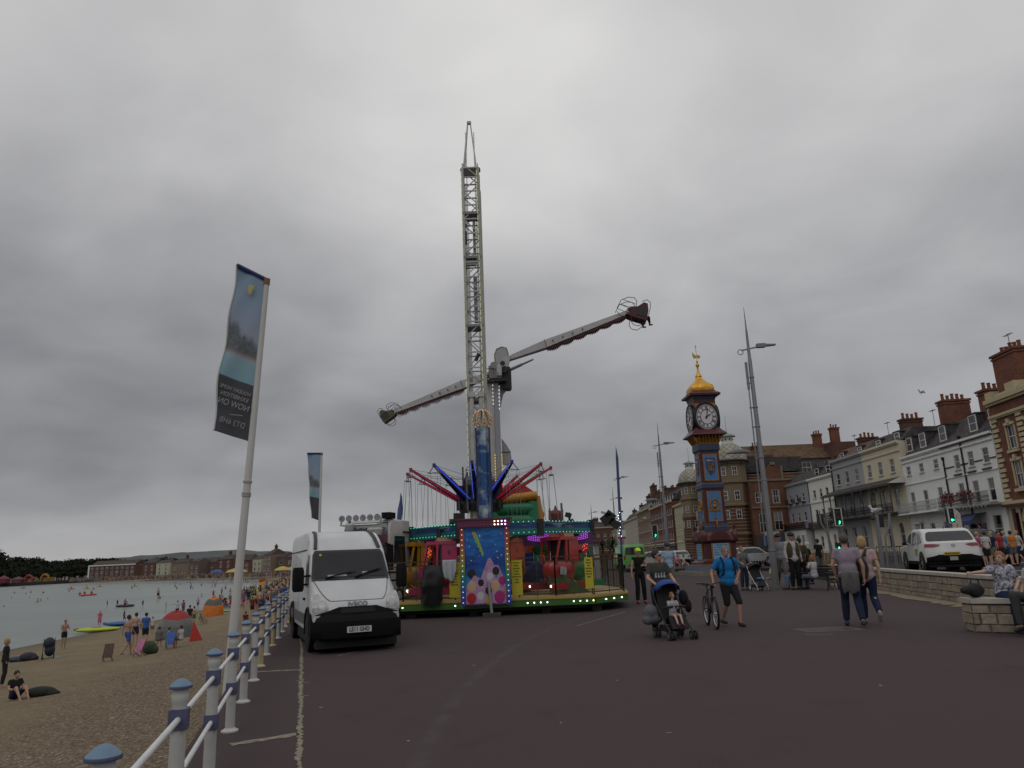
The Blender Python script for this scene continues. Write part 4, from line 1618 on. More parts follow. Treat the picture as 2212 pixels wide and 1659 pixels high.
  for f in np.linspace(.05,.95,26):
   for sd in (-1,1):
    pp = p0.lerp(p1,f) + side * sd * (ww * 1.05 * (1 - f) + .06 * f)
    q.box(pp + Vector((0,0,-.02)),(.032,.032,.032))
  tag(q.build('light_strip',arm),kind='stuff')
  # hanger, chains, seat
  q = MB(mat('hanger',(.22,.22,.22),.4,me=.6))
  q.bar(p1,p1 + Vector((side.x * .28,side.y * .28,-.32)),.03)
  q.bar(p1,p1 + Vector((-side.x * .28,-side.y * .28,-.32)),.03)
  q.bar(p1 + Vector((side.x * .3,side.y * .3,-.33)),p1 + Vector((-side.x * .3,-side.y * .3,-.33)),.03)
  for sd in (-.26,0,.26):
   q.bar(p1 + Vector((side.x * sd,side.y * sd,-.33)) - Vector((c,s,0)) * .12,p1 + Vector((side.x * sd,side.y * sd,-.33)) + Vector((c,s,0)) * .12,.028)
  q.build('hanger',arm)
  q = MB(wire)
  out = Vector((c,s,0))
  for sd in (-1,1):
   for oo in (-1,1):
    a_ = p1 + side * sd * .27 + out * oo * .1 + Vector((0,0,-.33))
    b_ = p1 + side * sd * .20 + out * (oo * .22 + .06) + Vector((0,0,-3.0))
    q.tube([a_,b_],.009,3)
  q.build('chains',arm)
  q = MB(seatm)
  b0 = p1 + out * .06 + Vector((0,0,-3.15))
  Mz = Matrix.Rotation(an,3,'Z')
  q.box(b0 + Vector((0,0,-.12)),(.36,.42,.05),rz=an)
  q.box(b0 + out * -.18 + Vector((0,0,.08)),(.05,.42,.4),rz=an)
  for sd in (-1,1):
   q.box(b0 + side * sd * .2 + Vector((0,0,.02)),(.34,.03,.22),rz=an)
  q.build('swing_seat',arm)
  q = MB(wire)
  q.tube([p1,(c * .45,s * .45,zt - .35)],.01,3)
  q.tube([p1,(c * .45,s * .45,zt - .95)],.008,3)
  q.build('stay_cable',arm)
swing_tower()
def person_sit_dummy():
 pass
def booster():
 Y = 42.0
 PL,PR = at(848,892,Y),at(1362,674,Y)
 hub = at(1079,800,Y)
 t = thing('booster_ride','white pylon ride with one long tilted arm and a cage at each end','fairground ride',(hub.x,Y,0))
 white = mat('booster_white',(.44,.43,.42),.45,nv=(1.5,.12))
 grey = mat('booster_grey',(.24,.24,.23),.5)
 dred = mat('booster_red',(.075,.012,.015),.5)
 dark = MATS['ride_black']
 h = hub.z
 L = lambda P: Vector((P.x - hub.x,P.y - Y,P.z))
 # pylon
 q = MB(white)
 q.add([(-.9,-.35,0),(-.1,-.35,0),(-.1,-.35,h - .8),(-.74,-.35,h - .8),(-.9,.45,0),(-.1,.45,0),(-.1,.45,h - .8),(-.74,.45,h - .8)],[(0,1,2,3),(4,7,6,5),(0,3,7,4),(1,5,6,2),(3,2,6,7)])
 q.box((-.42,-.36,(h - .8) / 2),(.05,.06,h - 1))
 q.box((-.2,0,.4),(2.6,2.6,.7))
 q.build('pylon',t)
 q = MB(mat('booster_lilac',(.30,.30,.34),.4))
 q.bb((-.34,-.42,.5),(-.06,-.36,h - 1.1))
 q.build('pylon_panel',t)
 q = MB(bulbmat('redlamp',(1.0,.03,.02),1.2))
 for z in np.arange(3.4,5.6,.16):
  q.box((-.42,-.42,z),(.05,.05,.09))
  q.box((-.04,-.3,z + .5),(.05,.05,.09))
 q.mat(bulbmat('yellowlamp',(1.0,.75,.02),.4))
 for z in np.arange(6.0,7.6,.16):
  q.box((-.42,-.42,z),(.05,.05,.09))
  q.box((-.04,-.3,z),(.05,.05,.09))
 q.mat(bulbmat('white',(1,.95,.9),.5))
 for z in np.arange(10.4,11.6,.22):
  q.box((-.42,-.42,z),(.05,.05,.08))
  q.box((-.07,-.43,z - .3),(.05,.05,.08))
 tag(q.build('light_strip',t),kind='stuff')
 # ornamental side panels
 for zz,ww,hh,s in ((10.3,.55,2.2,1),(6.9,.5,1.5,-1)):
  q = MB(mat('booster_panel',(.30,.30,.33),.5))
  pts = [(0,0),(.12,.35),(.3,.7),(1.0,1.1),(1.05,1.6),(.8,2.0),(0,2.1)] if s > 0 else [(0,.1),(.5,0),(1,.5),(.9,1.1),(.5,1.6),(0,2.1)]
  pts = [(-.02 + x * ww,zz + y * hh / 2.1) for x,y in pts]
  q.prism(pts,-.03,.03)
  q.mat(dark)
  for a,b in zip(pts,pts[1:]):
   q.tube([(a[0],0,a[1]),(b[0],0,b[1])],.025,5)
  q.bar((-.2,-.05,zz + hh * .5),(ww - .02,-.05,zz + hh * .5),.03)
  q.build('side_panel',t)
 # hub: cabinet, platform, drive
 q = MB(grey)
 q.bb((-.62,-.7,h - .62),(.12,.3,h + .12))
 q.cyl((-.3,-.75,h + .12),(-.3,.3,h + .12),.22,n=14)
 q.cyl((-.62,-.2,h - .3),(-1.0,-.2,h - .3),.1,n=8)
 q.mat(white)
 q.bb((-.15,-.8,h - .5),(.14,-.72,h + .1))
 q.build('drive_cabinet',t)
 q = MB(dark)
 q.bb((-.9,-.9,h - .85),(.35,.3,h - .72))
 for x in (-.88,-.6,-.35,-.1,.15,.33):
  q.bar((x,-.88,h - .72),(x,-.88,h - .05 if x < -.3 else h - .3),.025)
 q.bar((-.88,-.88,h - .1),(-.3,-.88,h - .1),.03)
 q.bb((.15,-.35,h - 1.2),(.62,.35,h + .12))
 q.cyl((.3,-.6,h - .1),(.3,.4,h - .1),.2,n=10)
 q.bb((.4,-.3,h - 1.25),(.68,-.25,h - .0))
 q.build('service_platform',t)
 q = MB(mat('mesh_grey',(.17,.17,.17),.6))
 c = Vector((.12,.1,h + .95))
 pts = [(-.36,-.6),(-.38,.05),(-.25,.38),(.05,.5),(.33,.42),(.42,.1),(.42,-.6)]
 P3 = [(c.x + x,c.y,c.z + z) for x,z in pts]
 q.tube(P3,.035,6)
 q.mat(mat('mesh_panel',(.36,.36,.37),.6))
 q.prism([(p[0] * .97 + c.x * .03,p[2] * .97 + c.z * .03) for p in P3],c.y - .01,c.y + .01)
 q.build('round_sign',t)
 # the arm: two tapered boxes with toothed underside
 d = (L(PR) - L(PL)).normalized()
 n = Vector((-d.z,0,d.x))
 H = L(hub)
 H.x = 0
 def half(p_in,p_out,th0,th1,inner_cut):
  q = MB(white)
  dd = (p_out - p_in).normalized()
  nn = Vector((-dd.z,0,dd.x))
  if nn.z < 0:
   nn = -nn
  vs = []
  for p,th in ((p_in,th0 * .45),(p_in.lerp(p_out,.3),th0),(p_out,th1)):
   for yy in (-.28 * (.6 + th),.28 * (.6 + th)):
    vs += [p + nn * th * .5 + Vector((0,yy,0)),p - nn * th * .5 + Vector((0,yy,0))]
  q.add(vs,[(0,1,3,2),(8,10,11,9),(0,4,5,1),(4,8,9,5),(2,3,7,6),(6,7,11,10),(0,2,6,4),(4,6,10,8),(1,5,7,3),(5,9,11,7)])
  q.mat(dark)
  for f in (.36,.44,.52,.6):
   p = p_in.lerp(p_out,f)
   q.cyl(p + Vector((0,-.42,0)),p + Vector((0,-.2,0)),.035,n=8)
  q.bar(p_in.lerp(p_out,.3) + nn * th0 * .5 + Vector((0,-.43,0)),p_in.lerp(p_out,.3) - nn * th0 * .5 + Vector((0,-.43,0)),.03)
  a = q.build('arm',t)
  q = MB(dred)
  m = 46
  for i in range(m):
   f = .3 + .66 * i / m
   p = p_in.lerp(p_out,f) - nn * ((th0 + (th1 - th0) * max(0,(f - .3) / .7)) * .5)
   dp = .09 + .07 * abs(math.sin(i * .42))
   st = (p_out - p_in).length * .66 / m
   q.prism([(p.x,p.z),(p.x + dd.x * st,p.z + dd.z * st),(p.x + dd.x * st * .5 - nn.x * dp * 1.7,p.z + dd.z * st * .5 - nn.z * dp * 1.7),(p.x - nn.x * dp,p.z - nn.z * dp)],-.2,.2)
  q.build('arm_trim',a,fix=True)
  q = MB(dark)
  for i in range(90):
   f = .02 + .96 * i / 90
   th = th0 * .45 + (th0 - th0 * .45) * f / .3 if f < .3 else th0 + (th1 - th0) * (f - .3) / .7
   p = p_in.lerp(p_out,f) + nn * (th * .5 + .015)
   q.box(p,(.045,.3,.05))
  tag(q.build('bulb_row',a),kind='stuff')
  return a
 inR = at(1098,776,Y)
 inL = at(1062,808,Y)
 half(L(inR),L(PR),.46,.2,.2)
 half(L(inL),L(PL),.46,.18,.2)
 q = MB(white)
 c1 = L(at(1084,787,Y))
 q.prism([(c1.x - .25,c1.z - .45),(c1.x + .1,c1.z + .35),(c1.x + .55,c1.z + .42),(c1.x + .3,c1.z - .3)],-.3,.25)
 q.mat(dark)
 q.cyl((c1.x + .05,-.34,c1.z - .02),(c1.x + .05,-.3,c1.z - .02),.14,n=12)
 q.build('arm_knuckle',t)
 q = MB(grey)
 for dy,o in ((-.25,0),(.15,.14)):
  a = L(at(1098,801,Y)) + Vector((0,dy,0))
  b = L(at(1152,778,Y)) + Vector((0,dy,o * .5))
  q.cyl(a,a.lerp(b,.55),.055,n=8)
  q.cyl(a.lerp(b,.5),b,.035,n=8)
 q.build('ram',t)
 # gondolas
 def cage(P,s,name,redd):
  e = bpy.data.objects.new(name,None)
  COL.objects.link(e)
  e.parent = t
  e.location = L(P)
  e.rotation_euler[1] = R(16) if s > 0 else R(-30)
  k = 1.0 if s > 0 else .68
  e.scale = (k * s if s > 0 else -k,k,k)
  m = dred if redd else mat('booster_yellow',(.09,.075,.035),.5)
  q = MB(m)
  q.prism([(-.05,-.1),(-.1,.18),(.3,.28),(.62,.62),(.85,.6),(.98,.2),(1.0,-.45),(.2,-.4),(-.25,-.32)],-.45,.45)
  q.mat(mat('seat_dark',(.03,.032,.035),.6))
  q.prism([(.35,-.2),(.35,.3),(.9,.25),(.9,-.25)],-.48,.48)
  q.build('gondola',e)
  q = MB(dark)
  for y in (-.42,.42):
   q.tube([(-.85,y,-.1),(-.72,y,.45),(-.35,y,.72),(.0,y,.78),(.2,y,.6),(.22,y,.2)],.022,5)
   q.tube([(-.6,y,.5),(.15,y,.42)],.018,4)
   q.tube([(-.75,y,.18),(-.3,y,.1)],.018,4)
   q.tube([(-.8,y,-.3),(-.6,y,-.5),(-.35,y,-.5),(-.22,y,-.3)],.02,5)
   q.tube([(.1,y,-.4),(.12,y,-.7),(.3,y,-.88),(.62,y,-.88),(.85,y,-.65),(.9,y,-.4)],.022,5)
   q.tube([(.5,y,.65),(.75,y,.82),(.98,y,.72),(1.05,y,.4),(1.03,y,-.4)],.022,5)
  q.build('safety_hoop',e)
  q = MB(white)
  q.cyl((-.08,-.36,.0),(-.08,.36,.0),.2,n=16)
  q.mat(dark)
  q.cyl((-.08,-.38,.0),(-.08,-.36,.0),.13,n=14)
  q.build('pivot',e)
  return e
 eR = cage(PR,1,'cage',True)
 eL = cage(PL,-1,'cage',False)
 return PR,PL
BOOST = booster()
def slide_inflatable():
 Y = 40.0
 A,B = at(1064,1127,Y),at(1155,1127,Y)
 t = thing('bouncy_slide','green yellow and red inflatable slide behind the swing ride','bouncy castle',(A.x,Y,0))
 W_ = B.x - A.x
 g = mat('pvc_green',(.022,.20,.09),.4,nv=(2,.15))
 y = mat('pvc_yellow',(.45,.20,.012),.4,nv=(2,.12))
 r = mat('pvc_red',(.38,.025,.02),.4,nv=(2,.12))
 zt = at(1110,1085,Y).z
 q = MB(g)
 n = 7
 h = zt / n
 for k in range(n + 0):
  q.tube([(0.0,0,h * (k + .5)),(W_ * .5,-.05,h * (k + .5)),(W_ - .1,0,h * (k + .5))],h * .56,12)
 for x in (.1,W_ - .1):
  q.tube([(x,-.05,0),(x,-.05,zt)],.3,12)
 q.bb((0,0,0),(W_,3.0,zt))
 q.build('front_wall',t,ang=50)
 q = MB(y)
 LL = lambda x,y: at(x,1080,Y).x - A.x
 q.tube([(LL(1064,1),-.2,at(1064,1082,Y).z),(LL(1110,1),-.25,at(1110,1077,Y).z),(LL(1160,1),-.2,at(1160,1071,Y).z)],.24,12)
 q.build('yellow_beam',t,smooth=True)
 q = MB(r)
 pk = at(1130,1045,Y)
 q.prism([(at(x,y,Y).x - A.x,at(x,y,Y).z) for x,y in ((1056,1080),(1076,1066),(1106,1047),(1117,1042),(1129,1045),(1158,1065),(1160,1073),(1110,1080))],.05,2.6)
 q.build('gable_roof',t,ang=30)
 q = MB(y)
 for k in range(6):
  f = k / 6
  z = .3 + f * (zt - .2)
  q.sph((W_ + .25 - .0 * f,.6 + .1 * k,z),(.34,1.2 - .15 * k,.34),10,7)
 q.tube([(W_ + .55,.2,0),(W_ + .5,.4,zt * .5),(W_ + .15,.6,zt + .3)],.22,10)
 q.build('side_steps',t,smooth=True)
slide_inflatable()
def chopper(root_t,x,y,z,rz,m,m2,num=None):
 e = bpy.data.objects.new('helicopter_car',None)
 COL.objects.link(e)
 e.parent = root_t
 e.location = (x,y,z)
 e.rotation_euler[2] = rz
 glass_in = mat('cab_dark',(.03,.028,.03),.5)
 # round nosed tub. local: nose towards -x
 q = MB(m)
 prof = [(.0,.05),(.28,.06),(.47,.2),(.55,.42),(.52,.64),(.46,.72)]
 N = 20
 vs,fs = [],[]
 for r_,zz in prof:
  for i in range(N):
   a = 2 * math.pi * i / N
   sx = 1.35 if math.cos(a) > 0 else 1.25
   vs.append((r_ * math.cos(a) * sx,r_ * math.sin(a) * .82,zz))
 for j in range(len(prof) - 1):
  for i in range(N):
   fs.append((j * N + i,j * N + (i + 1) % N,(j + 1) * N + (i + 1) % N,(j + 1) * N + i))
 fs.append(tuple(range((len(prof) - 1) * N,len(prof) * N)))
 q.add(vs,fs)
 q.build('tub',e,ang=50)
 q = MB(m)
 q.bb((.12,-.40,.66),(.62,.40,1.42))
 for yy in (-.38,.38):
  q.bar((-.52,yy * .8,.66),(-.34,yy,1.44),.06)
  q.bar((-.05,yy,.66),(-.02,yy,1.44),.07)
 q.box((.1,0,1.47),(.98,.86,.1))
 q.prism([(-.15,1.5),(.55,1.5),(.45,1.66),(.0,1.66)],-.32,.32)
 q.build('cabin_frame',e)
 q = MB(m)
 q.add([(.6,-.14,1.02),(.6,.14,1.02),(.6,.14,1.34),(.6,-.14,1.34),(1.35,-.07,1.12),(1.35,.07,1.12),(1.35,.07,1.26),(1.35,-.07,1.26)],[(0,1,2,3),(4,7,6,5),(0,4,5,1),(1,5,6,2),(2,6,7,3),(3,7,4,0)])
 q.cyl((1.4,-.07,1.2),(1.4,.07,1.2),.25,n=20)
 q.build('tail_boom',e,ang=40)
 q = MB(bulbmat('tail',(1,.12,.08),1.5))
 for k in range(9):
  a = k * 2.4
  q.sph((1.4 + .17 * math.sqrt(k / 9) * math.cos(a),-.08,1.2 + .17 * math.sqrt(k / 9) * math.sin(a)),.016,6,4)
 tag(q.build('tail_lights',e),kind='stuff')
 q = MB(glass_in)
 q.bb((.05,-.36,.6),(.12,.36,1.4))
 q.box((-.1,0,.64),(.7,.62,.06))
 q.build('seat',e)
 q = MB(m)
 for yy in (-.46,.46):
  q.prism([(-.95,-.16),(-1.0,-.02),(-.9,.04),(.85,.04),(.95,-.05),(.8,-.18)],yy - .08,yy + .08)
  for xx in (-.35,.35):
   q.bar((xx,yy * .5,.15),(xx,yy,-.02),.05)
 q.build('skids',e)
 q = MB(bulbmat('skid',(1,.95,.8),3))
 for yy in (-.56,.56):
  q.sph((-.98,yy * .8,-.04),.04,8,5)
 q.build('skid_lamp',e)
 q = MB(mat('sign_pale',(.40,.32,.16),.6))
 q.box((.22,-.335,1.58),(.5,.02,.11))
 q.mat(m2)
 q.box((-.3,-.44,.42),(.28,.03,.26),M=Matrix.Rotation(R(8),3,'Y'))
 q.build('decal_panel',e)
 if num:
  text(num,.2,mat('num_black',(.02,.02,.02),.5),e,frame3((.36,-.405,1.15),(1,0,0),(0,0,1)),'number')
 # rotor
 q = MB(MATS['ride_black'])
 q.cyl((.1,0,1.66),(.1,0,1.95),.13,n=10)
 q.box((.1,0,1.92),(1.7,.1,.03),rz=R(12))
 q.box((.1,0,1.92),(.1,1.7,.03),rz=R(12))
 q.build('rotor',e)
 return e
def kids_ride():
 Y0 = 24.0
 FX0,FX1 = -4.6,at(1285,1290,Y0).x
 t = thing('helicopter_carousel',"children's helicopter carousel on a green edged platform with a painted front panel",'fairground ride',(0,0,0))
 zf = .52
 poly = [(FX0,Y0),(FX1,Y0),(3.5,25.4),(3.75,28),(3.4,31),(2.4,32.6),(-4.4,32.6),(-5.9,31),(-6.1,28),(-5.9,25.4)]
 wood = mat('ply_deck',(.38,.28,.13),.7,nv=(1.5,.18))
 q = MB(wood)
 q.prism(poly,zf - .06,zf,'z')
 q.build('deck',t)
 gr = mat('edge_green',(.045,.13,.018),.4)
 q = MB(gr)
 yl = mat('edge_gold',(.38,.27,.05),.5)
 for a,b in zip(poly,poly[1:] + poly[:1]):
  a,b = Vector(a),Vector(b)
  dd = (b - a).normalized()
  nn = Vector((dd.y,-dd.x)) * .03
  p,r_ = a + nn,b + nn
  q.mat(gr)
  q.bar((p.x,p.y,zf - .18),(r_.x,r_.y,zf - .18),.04,.19)
  q.mat(yl)
  q.bar((p.x + nn.x * .2,p.y + nn.y * .2,zf - .055),(r_.x + nn.x * .2,r_.y + nn.y * .2,zf - .055),.06,.05)
 q.build('edge_board',t)
 q = MB(MATS['ride_black'])
 q.prism([(x * .9,28 + (y - 28) * .9) for x,y in poly],.12,zf - .07,'z')
 q.build('underframe',t)
 q = MB(mat('jack_steel',(.28,.28,.29),.5,me=.4))
 j = gz(1063,1333)
 q.cyl((j.x,j.y,.05),(j.x - .08,j.y + .1,1.05),.045,n=8)
 q.mat(mat('jack_pad',(.06,.05,.045),.9))
 q.box((j.x,j.y,.06),(.55,.4,.12))
 for x in (-3.5,-1.5,.8,2.4):
  q.box((x,Y0 + .6,.12),(.3,.3,.24))
 q.build('jack',t)
 # bulbs along the edge: lit ones
 bm = {'w': bulbmat('w',(.85,.9,1.0),5),'y': bulbmat('y',(1.0,.85,.35),5),'g': mat('bulb_off',(.12,.2,.1),.3)}
 n = 0
 for x in np.arange(FX0 + .1,FX1,.205):
  lit = (-4.1 < x < -3.6) or (-2.2 < x < -1.7) or (.2 < x < 1.0) or x > FX1 - .7
  q = MB(bm['y' if int(x * 7) % 3 == 0 else 'w'] if lit else bm['g'])
  q.sph((x,Y0 - .055,zf - .17),.021 if lit else .016,8,5)
  if lit:
   q.build('bulb',t,smooth=True)
 for f in (.3,.55,.8):
  p = Vector((FX1,Y0)).lerp(Vector((3.5,25.4)),f)
  q = MB(bm['w'])
  q.sph((p.x + .04,p.y - .05,zf - .17),.021,8,5)
  q.build('bulb',t,smooth=True)
 # ---- painted front panel
 PX0,PX1 = at(994,1200,23.75).x,at(1101,1200,23.75).x
 W_ = PX1 - PX0
 z0,z1 = .36,2.72
 Yp = 23.75
 pm = mat('panel_blue',(.01,.09,.38),.35)
 nt = NT(pm.node_tree)
 co = nt.new('ShaderNodeTexCoord').outputs['Object']
 x_,y_,z_ = nt.sep(co)
 gr_ = nt.ramp(nt.m('MULTIPLY',z_,.4),[(.15,(.16,.06,.26)),(.4,(.03,.24,.60)),(.62,(.006,.05,.30)),(.8,(.008,.13,.50)),(1.0,(.01,.17,.55))])
 cl_ = nt.ramp(nt.noise(nt.v('MULTIPLY',co,(1.2,1,3)),2.2,4,.6),[(.35,.55),(.7,1.35)])
 nt.l.new(nt.mix(1.0,gr_,cl_,'MULTIPLY'),nt.n['Principled BSDF'].inputs['Base Color'])
 q = MB(pm)
 q.bb((PX0 + .14,Yp,z0),(PX1 - .14,Yp + .06,z1))
 panel = q.build('painted_panel',t)
 # stars and soft pastel turrets, balloons: plain generic stand-ins for the artwork
 rnd = random.Random(5)
 q = MB(mat('star_white',(.65,.75,.85),.5))
 for k in range(42):
  x = rnd.uniform(PX0 + .2,PX1 - .2)
  z = rnd.uniform(1.4,z1 - .1)
  s = rnd.choice((.008,.012,.02,.032))
  q.add([(x - s,Yp - .004,z),(x,Yp - .004,z - s * .3),(x + s,Yp - .004,z),(x,Yp - .004,z + s * .3)],[(0,1,2,3)])
  q.add([(x,Yp - .005,z - s),(x + s * .3,Yp - .005,z),(x,Yp - .005,z + s),(x - s * .3,Yp - .005,z)],[(0,1,2,3)])
 tag(q.build('painted_stars',panel,fix=False),kind='stuff')
 q = MB(mat('paint_pink',(.42,.25,.42),.5,nv=(6,.25)))
 cx = (PX0 + PX1) / 2 + .1
 q.prism([(PX0 + .15,.4),(PX0 + .15,.9),(cx - .45,1.25),(cx - .25,1.15),(cx - .02,1.72),(cx + .06,1.78),(cx + .2,1.5),(cx + .3,1.55),(cx + .48,1.1),(PX1 - .15,1.0),(PX1 - .15,.4)],Yp - .008,Yp - .002)
 q.build('painted_peaks',panel)
 q = MB(mat('paint_green',(.25,.40,.08),.5))
 for k in range(5):
  q.sph((PX0 + .5 + k * .05,Yp - .004,2.42 - k * .13),(.07 - k * .008,.005,.09),10,6)
 q.mat(mat('paint_gold',(.50,.32,.06),.5))
 q.sph((PX0 + .45,Yp - .004,2.52),(.06,.006,.06),10,6)
 q.build('painted_streamer',panel)
 ball = {'k': (.012,.012,.016),'c': (.55,.36,.22),'r': (.38,.015,.02),'m': (.35,.02,.16),'w': (.5,.5,.52),'y': (.5,.34,.04),'o': (.45,.18,.05)}
 for i,(bx,bz,br,kk) in enumerate([(.36,1.30,.15,'k'),(.66,1.02,.17,'k'),(1.16,1.36,.15,'k'),(1.36,1.06,.14,'m'),(.36,.92,.16,'c'),(.96,1.20,.12,'w'),(1.12,.92,.17,'c'),(.34,.56,.17,'r'),(.64,.62,.13,'w'),(.90,.78,.12,'k'),(1.26,.58,.19,'m'),(.88,.50,.11,'y'),(1.46,.74,.09,'o')]):
  q = MB(mat('paint_ball_' + kk,ball[kk],.5))
  cx_ = PX0 + bx * W_ / 1.63
  q.sph((cx_,Yp - .004 - .001 * i,bz),(br * .86,.004,br),18,9)
  q.prism([(cx_ - .03,bz - br - .03),(cx_ + .03,bz - br - .03),(cx_,bz - br + .02)],Yp - .006 - .001 * i,Yp - .002)
  q.build('painted_balloon',panel)
 # rainbow border
 rm = mat('rainbow',(.5,.1,.1),.35)
 nt = NT(rm.node_tree)
 x_,y_,z_ = nt.sep(nt.new('ShaderNodeTexCoord').outputs['Object'])
 g_ = nt.ramp(nt.m('MULTIPLY',z_,.37),[(.12,(.05,.03,.25)),(.3,(.02,.10,.40)),(.45,(.02,.22,.10)),(.6,(.30,.28,.02)),(.78,(.40,.10,.015)),(1.0,(.35,.02,.03))])
 nt.l.new(g_,nt.n['Principled BSDF'].inputs['Base Color'])
 q = MB(rm)
 for a,b in ((PX0,PX0 + .14),(PX1 - .14,PX1)):
  q = MB(rm)
  q.bb((a,Yp - .06,z0 - .02),(b,Yp + .1,z1))
  q.build('rainbow_border',panel)
 q = MB(mat('cornice_maroon',(.12,.02,.06),.4))
 q.bb((PX0 - .06,Yp - .12,z1),(PX1 + .06,Yp + .14,z1 + .22))
 q.bb((PX0 - .12,Yp - .16,z1 + .22),(PX1 + .12,Yp + .18,z1 + .27))
 q.build('panel_cornice',panel)
 for k in range(15):
  for xx in (PX0 + .07,PX1 - .07):
   z = z0 + .08 + k * .158
   q = MB(bulbmat('border',(.8,.85,1.0) if k < 7 else (1.0,.8,.6),2.0 if xx > 0 or k in (2,5,9) else .5))
   q.sph((xx,Yp - .07,z),.019,8,5)
   q.build('bulb',panel,smooth=True)
 for k in range(13):
  for j in range(2):
   lit = k > 8
   q = MB(bulbmat('corn%d' % (k > 10),(.75,.65,1.0) if k > 10 else (1,.8,.25),7) if lit else mat('bulb_dull',(.30,.14,.2),.4))
   q.sph((PX0 + .1 + k * (W_ - .2) / 12,Yp - .13,z1 + .06 + j * .1),.02 if lit else .012,8,5)
   q.build('bulb',panel,smooth=True)
 # ---- fence round the deck: bronze frames and smoky panels
 fm = mat('fence_bronze',(.09,.06,.025),.5,me=.5)
 gp = mat('smoke_panel',(.10,.085,.07),.5,alpha=.12,spec=.05)
 zt_ = 1.72
 def fencing(a,b,n,panelled=True):
  a,b = Vector(a),Vector(b)
  for i in range(n):
   p,r_ = a.lerp(b,i / n),a.lerp(b,(i + 1) / n)
   q = MB(fm)
   for zz in (zf + .08,zt_ - .13,zt_):
    q.bar((p.x,p.y,zz),(r_.x,r_.y,zz),.035)
   for k in range(3):
    s = p.lerp(r_,k / 2)
    q.bar((s.x,s.y,zf),(s.x,s.y,zt_),.035 if k != 1 else .02)
   f = q.build('fence_frame',t)
   q = MB(gp)
   q.bar((p.x,p.y,(zf + zt_) / 2),(r_.x,r_.y,(zf + zt_) / 2),.008,zt_ - zf - .25)
   q.build('fence_panel',f)
 fencing((FX0 + .1,Y0 + .08),(PX0 - .2,Y0 + .08),3)
 fencing((PX1 + .25,Y0 + .08),(FX1 - .05,Y0 + .08),2)
 fencing((FX1,Y0 + .1),(3.44,25.45),1)
 fencing((3.44,25.45),(3.65,28),3)
 fencing((3.65,28),(3.35,30.9),3)
 fencing((3.35,30.9),(2.35,32.5),2)
 # yellow notices
 ym = mat('notice_yellow',(.50,.42,.02),.5)
 ink = mat('notice_ink',(.03,.03,.02),.6)
 for xx,z_lo,wn in ((PX0 - .2,.6,.34),(PX1 + .2,.6,.34),(at(1273,1250,24).x,.72,.26)):
  q = MB(ym)
  q.bb((xx - wn / 2,Y0 - .03,z_lo),(xx + wn / 2,Y0 + .0,1.66))
  nb = q.build('notice_board',t)
  q = MB(ink)
  rn = random.Random(int(xx * 10) + 50)
  z = 1.56
  while z > z_lo + .3:
   L_ = rn.uniform(.3,.8) * wn
   for k in range(5):
    w2 = L_ / 5 * .7
    q.bb((xx - L_ / 2 + k * L_ / 5,Y0 - .036,z),(xx - L_ / 2 + k * L_ / 5 + w2,Y0 - .031,z + .035))
   z -= .085
  tag(q.build('notice_print',nb),kind='stuff')
 # ---- centre column with painted clouds and a crown of lit hoops
 C = Vector((at(1049,1130,27.6).x,27.6,0))
 zt2 = at(1048,926,27.6).z
 q = MB(cloudpaint('cloud_paint',sc=1.3))
 q.lathe([(.27,zf),(.27,zt2)],8,(C.x,C.y,0),a0=R(22.5))
 q.build('centre_column',t)
 q = MB(mat('panel_edge',(.02,.03,.09),.5))
 for s in (-1,1):
  q.bb((C.x + s * .25 - .03,C.y - .27,zf),(C.x + s * .25 + .03,C.y - .2,zt2))
 q.build('column_edge',t)
 q = MB(mat('hoop_gold',(.42,.32,.17),.4))
 for k in range(4):
  M_ = Matrix.Rotation(k * math.pi / 4 + .2,3,'Z')
  q.ring((C.x,C.y,zt2 + .36),.34,.035,24,6,M=M_)
 q.build('hoop_crown',t,smooth=True)
 q = MB(bulbmat('hoop',(1.0,.35,.2),.6))
 for k in range(4):
  M_ = Matrix.Rotation(k * math.pi / 4 + .2,3,'Z')
  for j in range(16):
   a = 2 * math.pi * j / 16
   p = M_ @ Vector((.375 * math.cos(a),0,.375 * math.sin(a)))
   q.box((C.x + p.x,C.y + p.y,zt2 + .36 + p.z),(.025,.025,.025))
 tag(q.build('hoop_lights',t),kind='stuff')
 # ---- rounding boards
 cb = Vector((-.6,27.9))
 zb0,zb1 = 2.50,2.88
 n = 8
 Rb = 3.45
 for k in range(n):
  a0,a1 = R(-90 - 22.5 + 45 * k),R(-90 + 22.5 + 45 * k)
  p = cb + Vector((math.cos(a0),math.sin(a0))) * Rb
  r_ = cb + Vector((math.cos(a1),math.sin(a1))) * Rb
  q = MB(cloudpaint('cloud_board',(.01,.05,.17),(.20,.28,.34),1.1))
  q.bar((p.x,p.y,(zb0 + zb1) / 2),(r_.x,r_.y,(zb0 + zb1) / 2),.06,zb1 - zb0)
  bd = q.build('rounding_board',t)
  q = MB(MATS['ride_black'])
  q.box((p.x,p.y,(zb0 + zb1) / 2 - .02),(.2,.2,zb1 - zb0 + .16),rz=a0)
  q.bar((p.x,p.y,zb1),(cb.x,cb.y,zb1 - .1),.06)
  q.bar((p.x,p.y,zb0),(cb.x,cb.y,zb0 - .1),.08)
  q.build('board_bracket',bd)
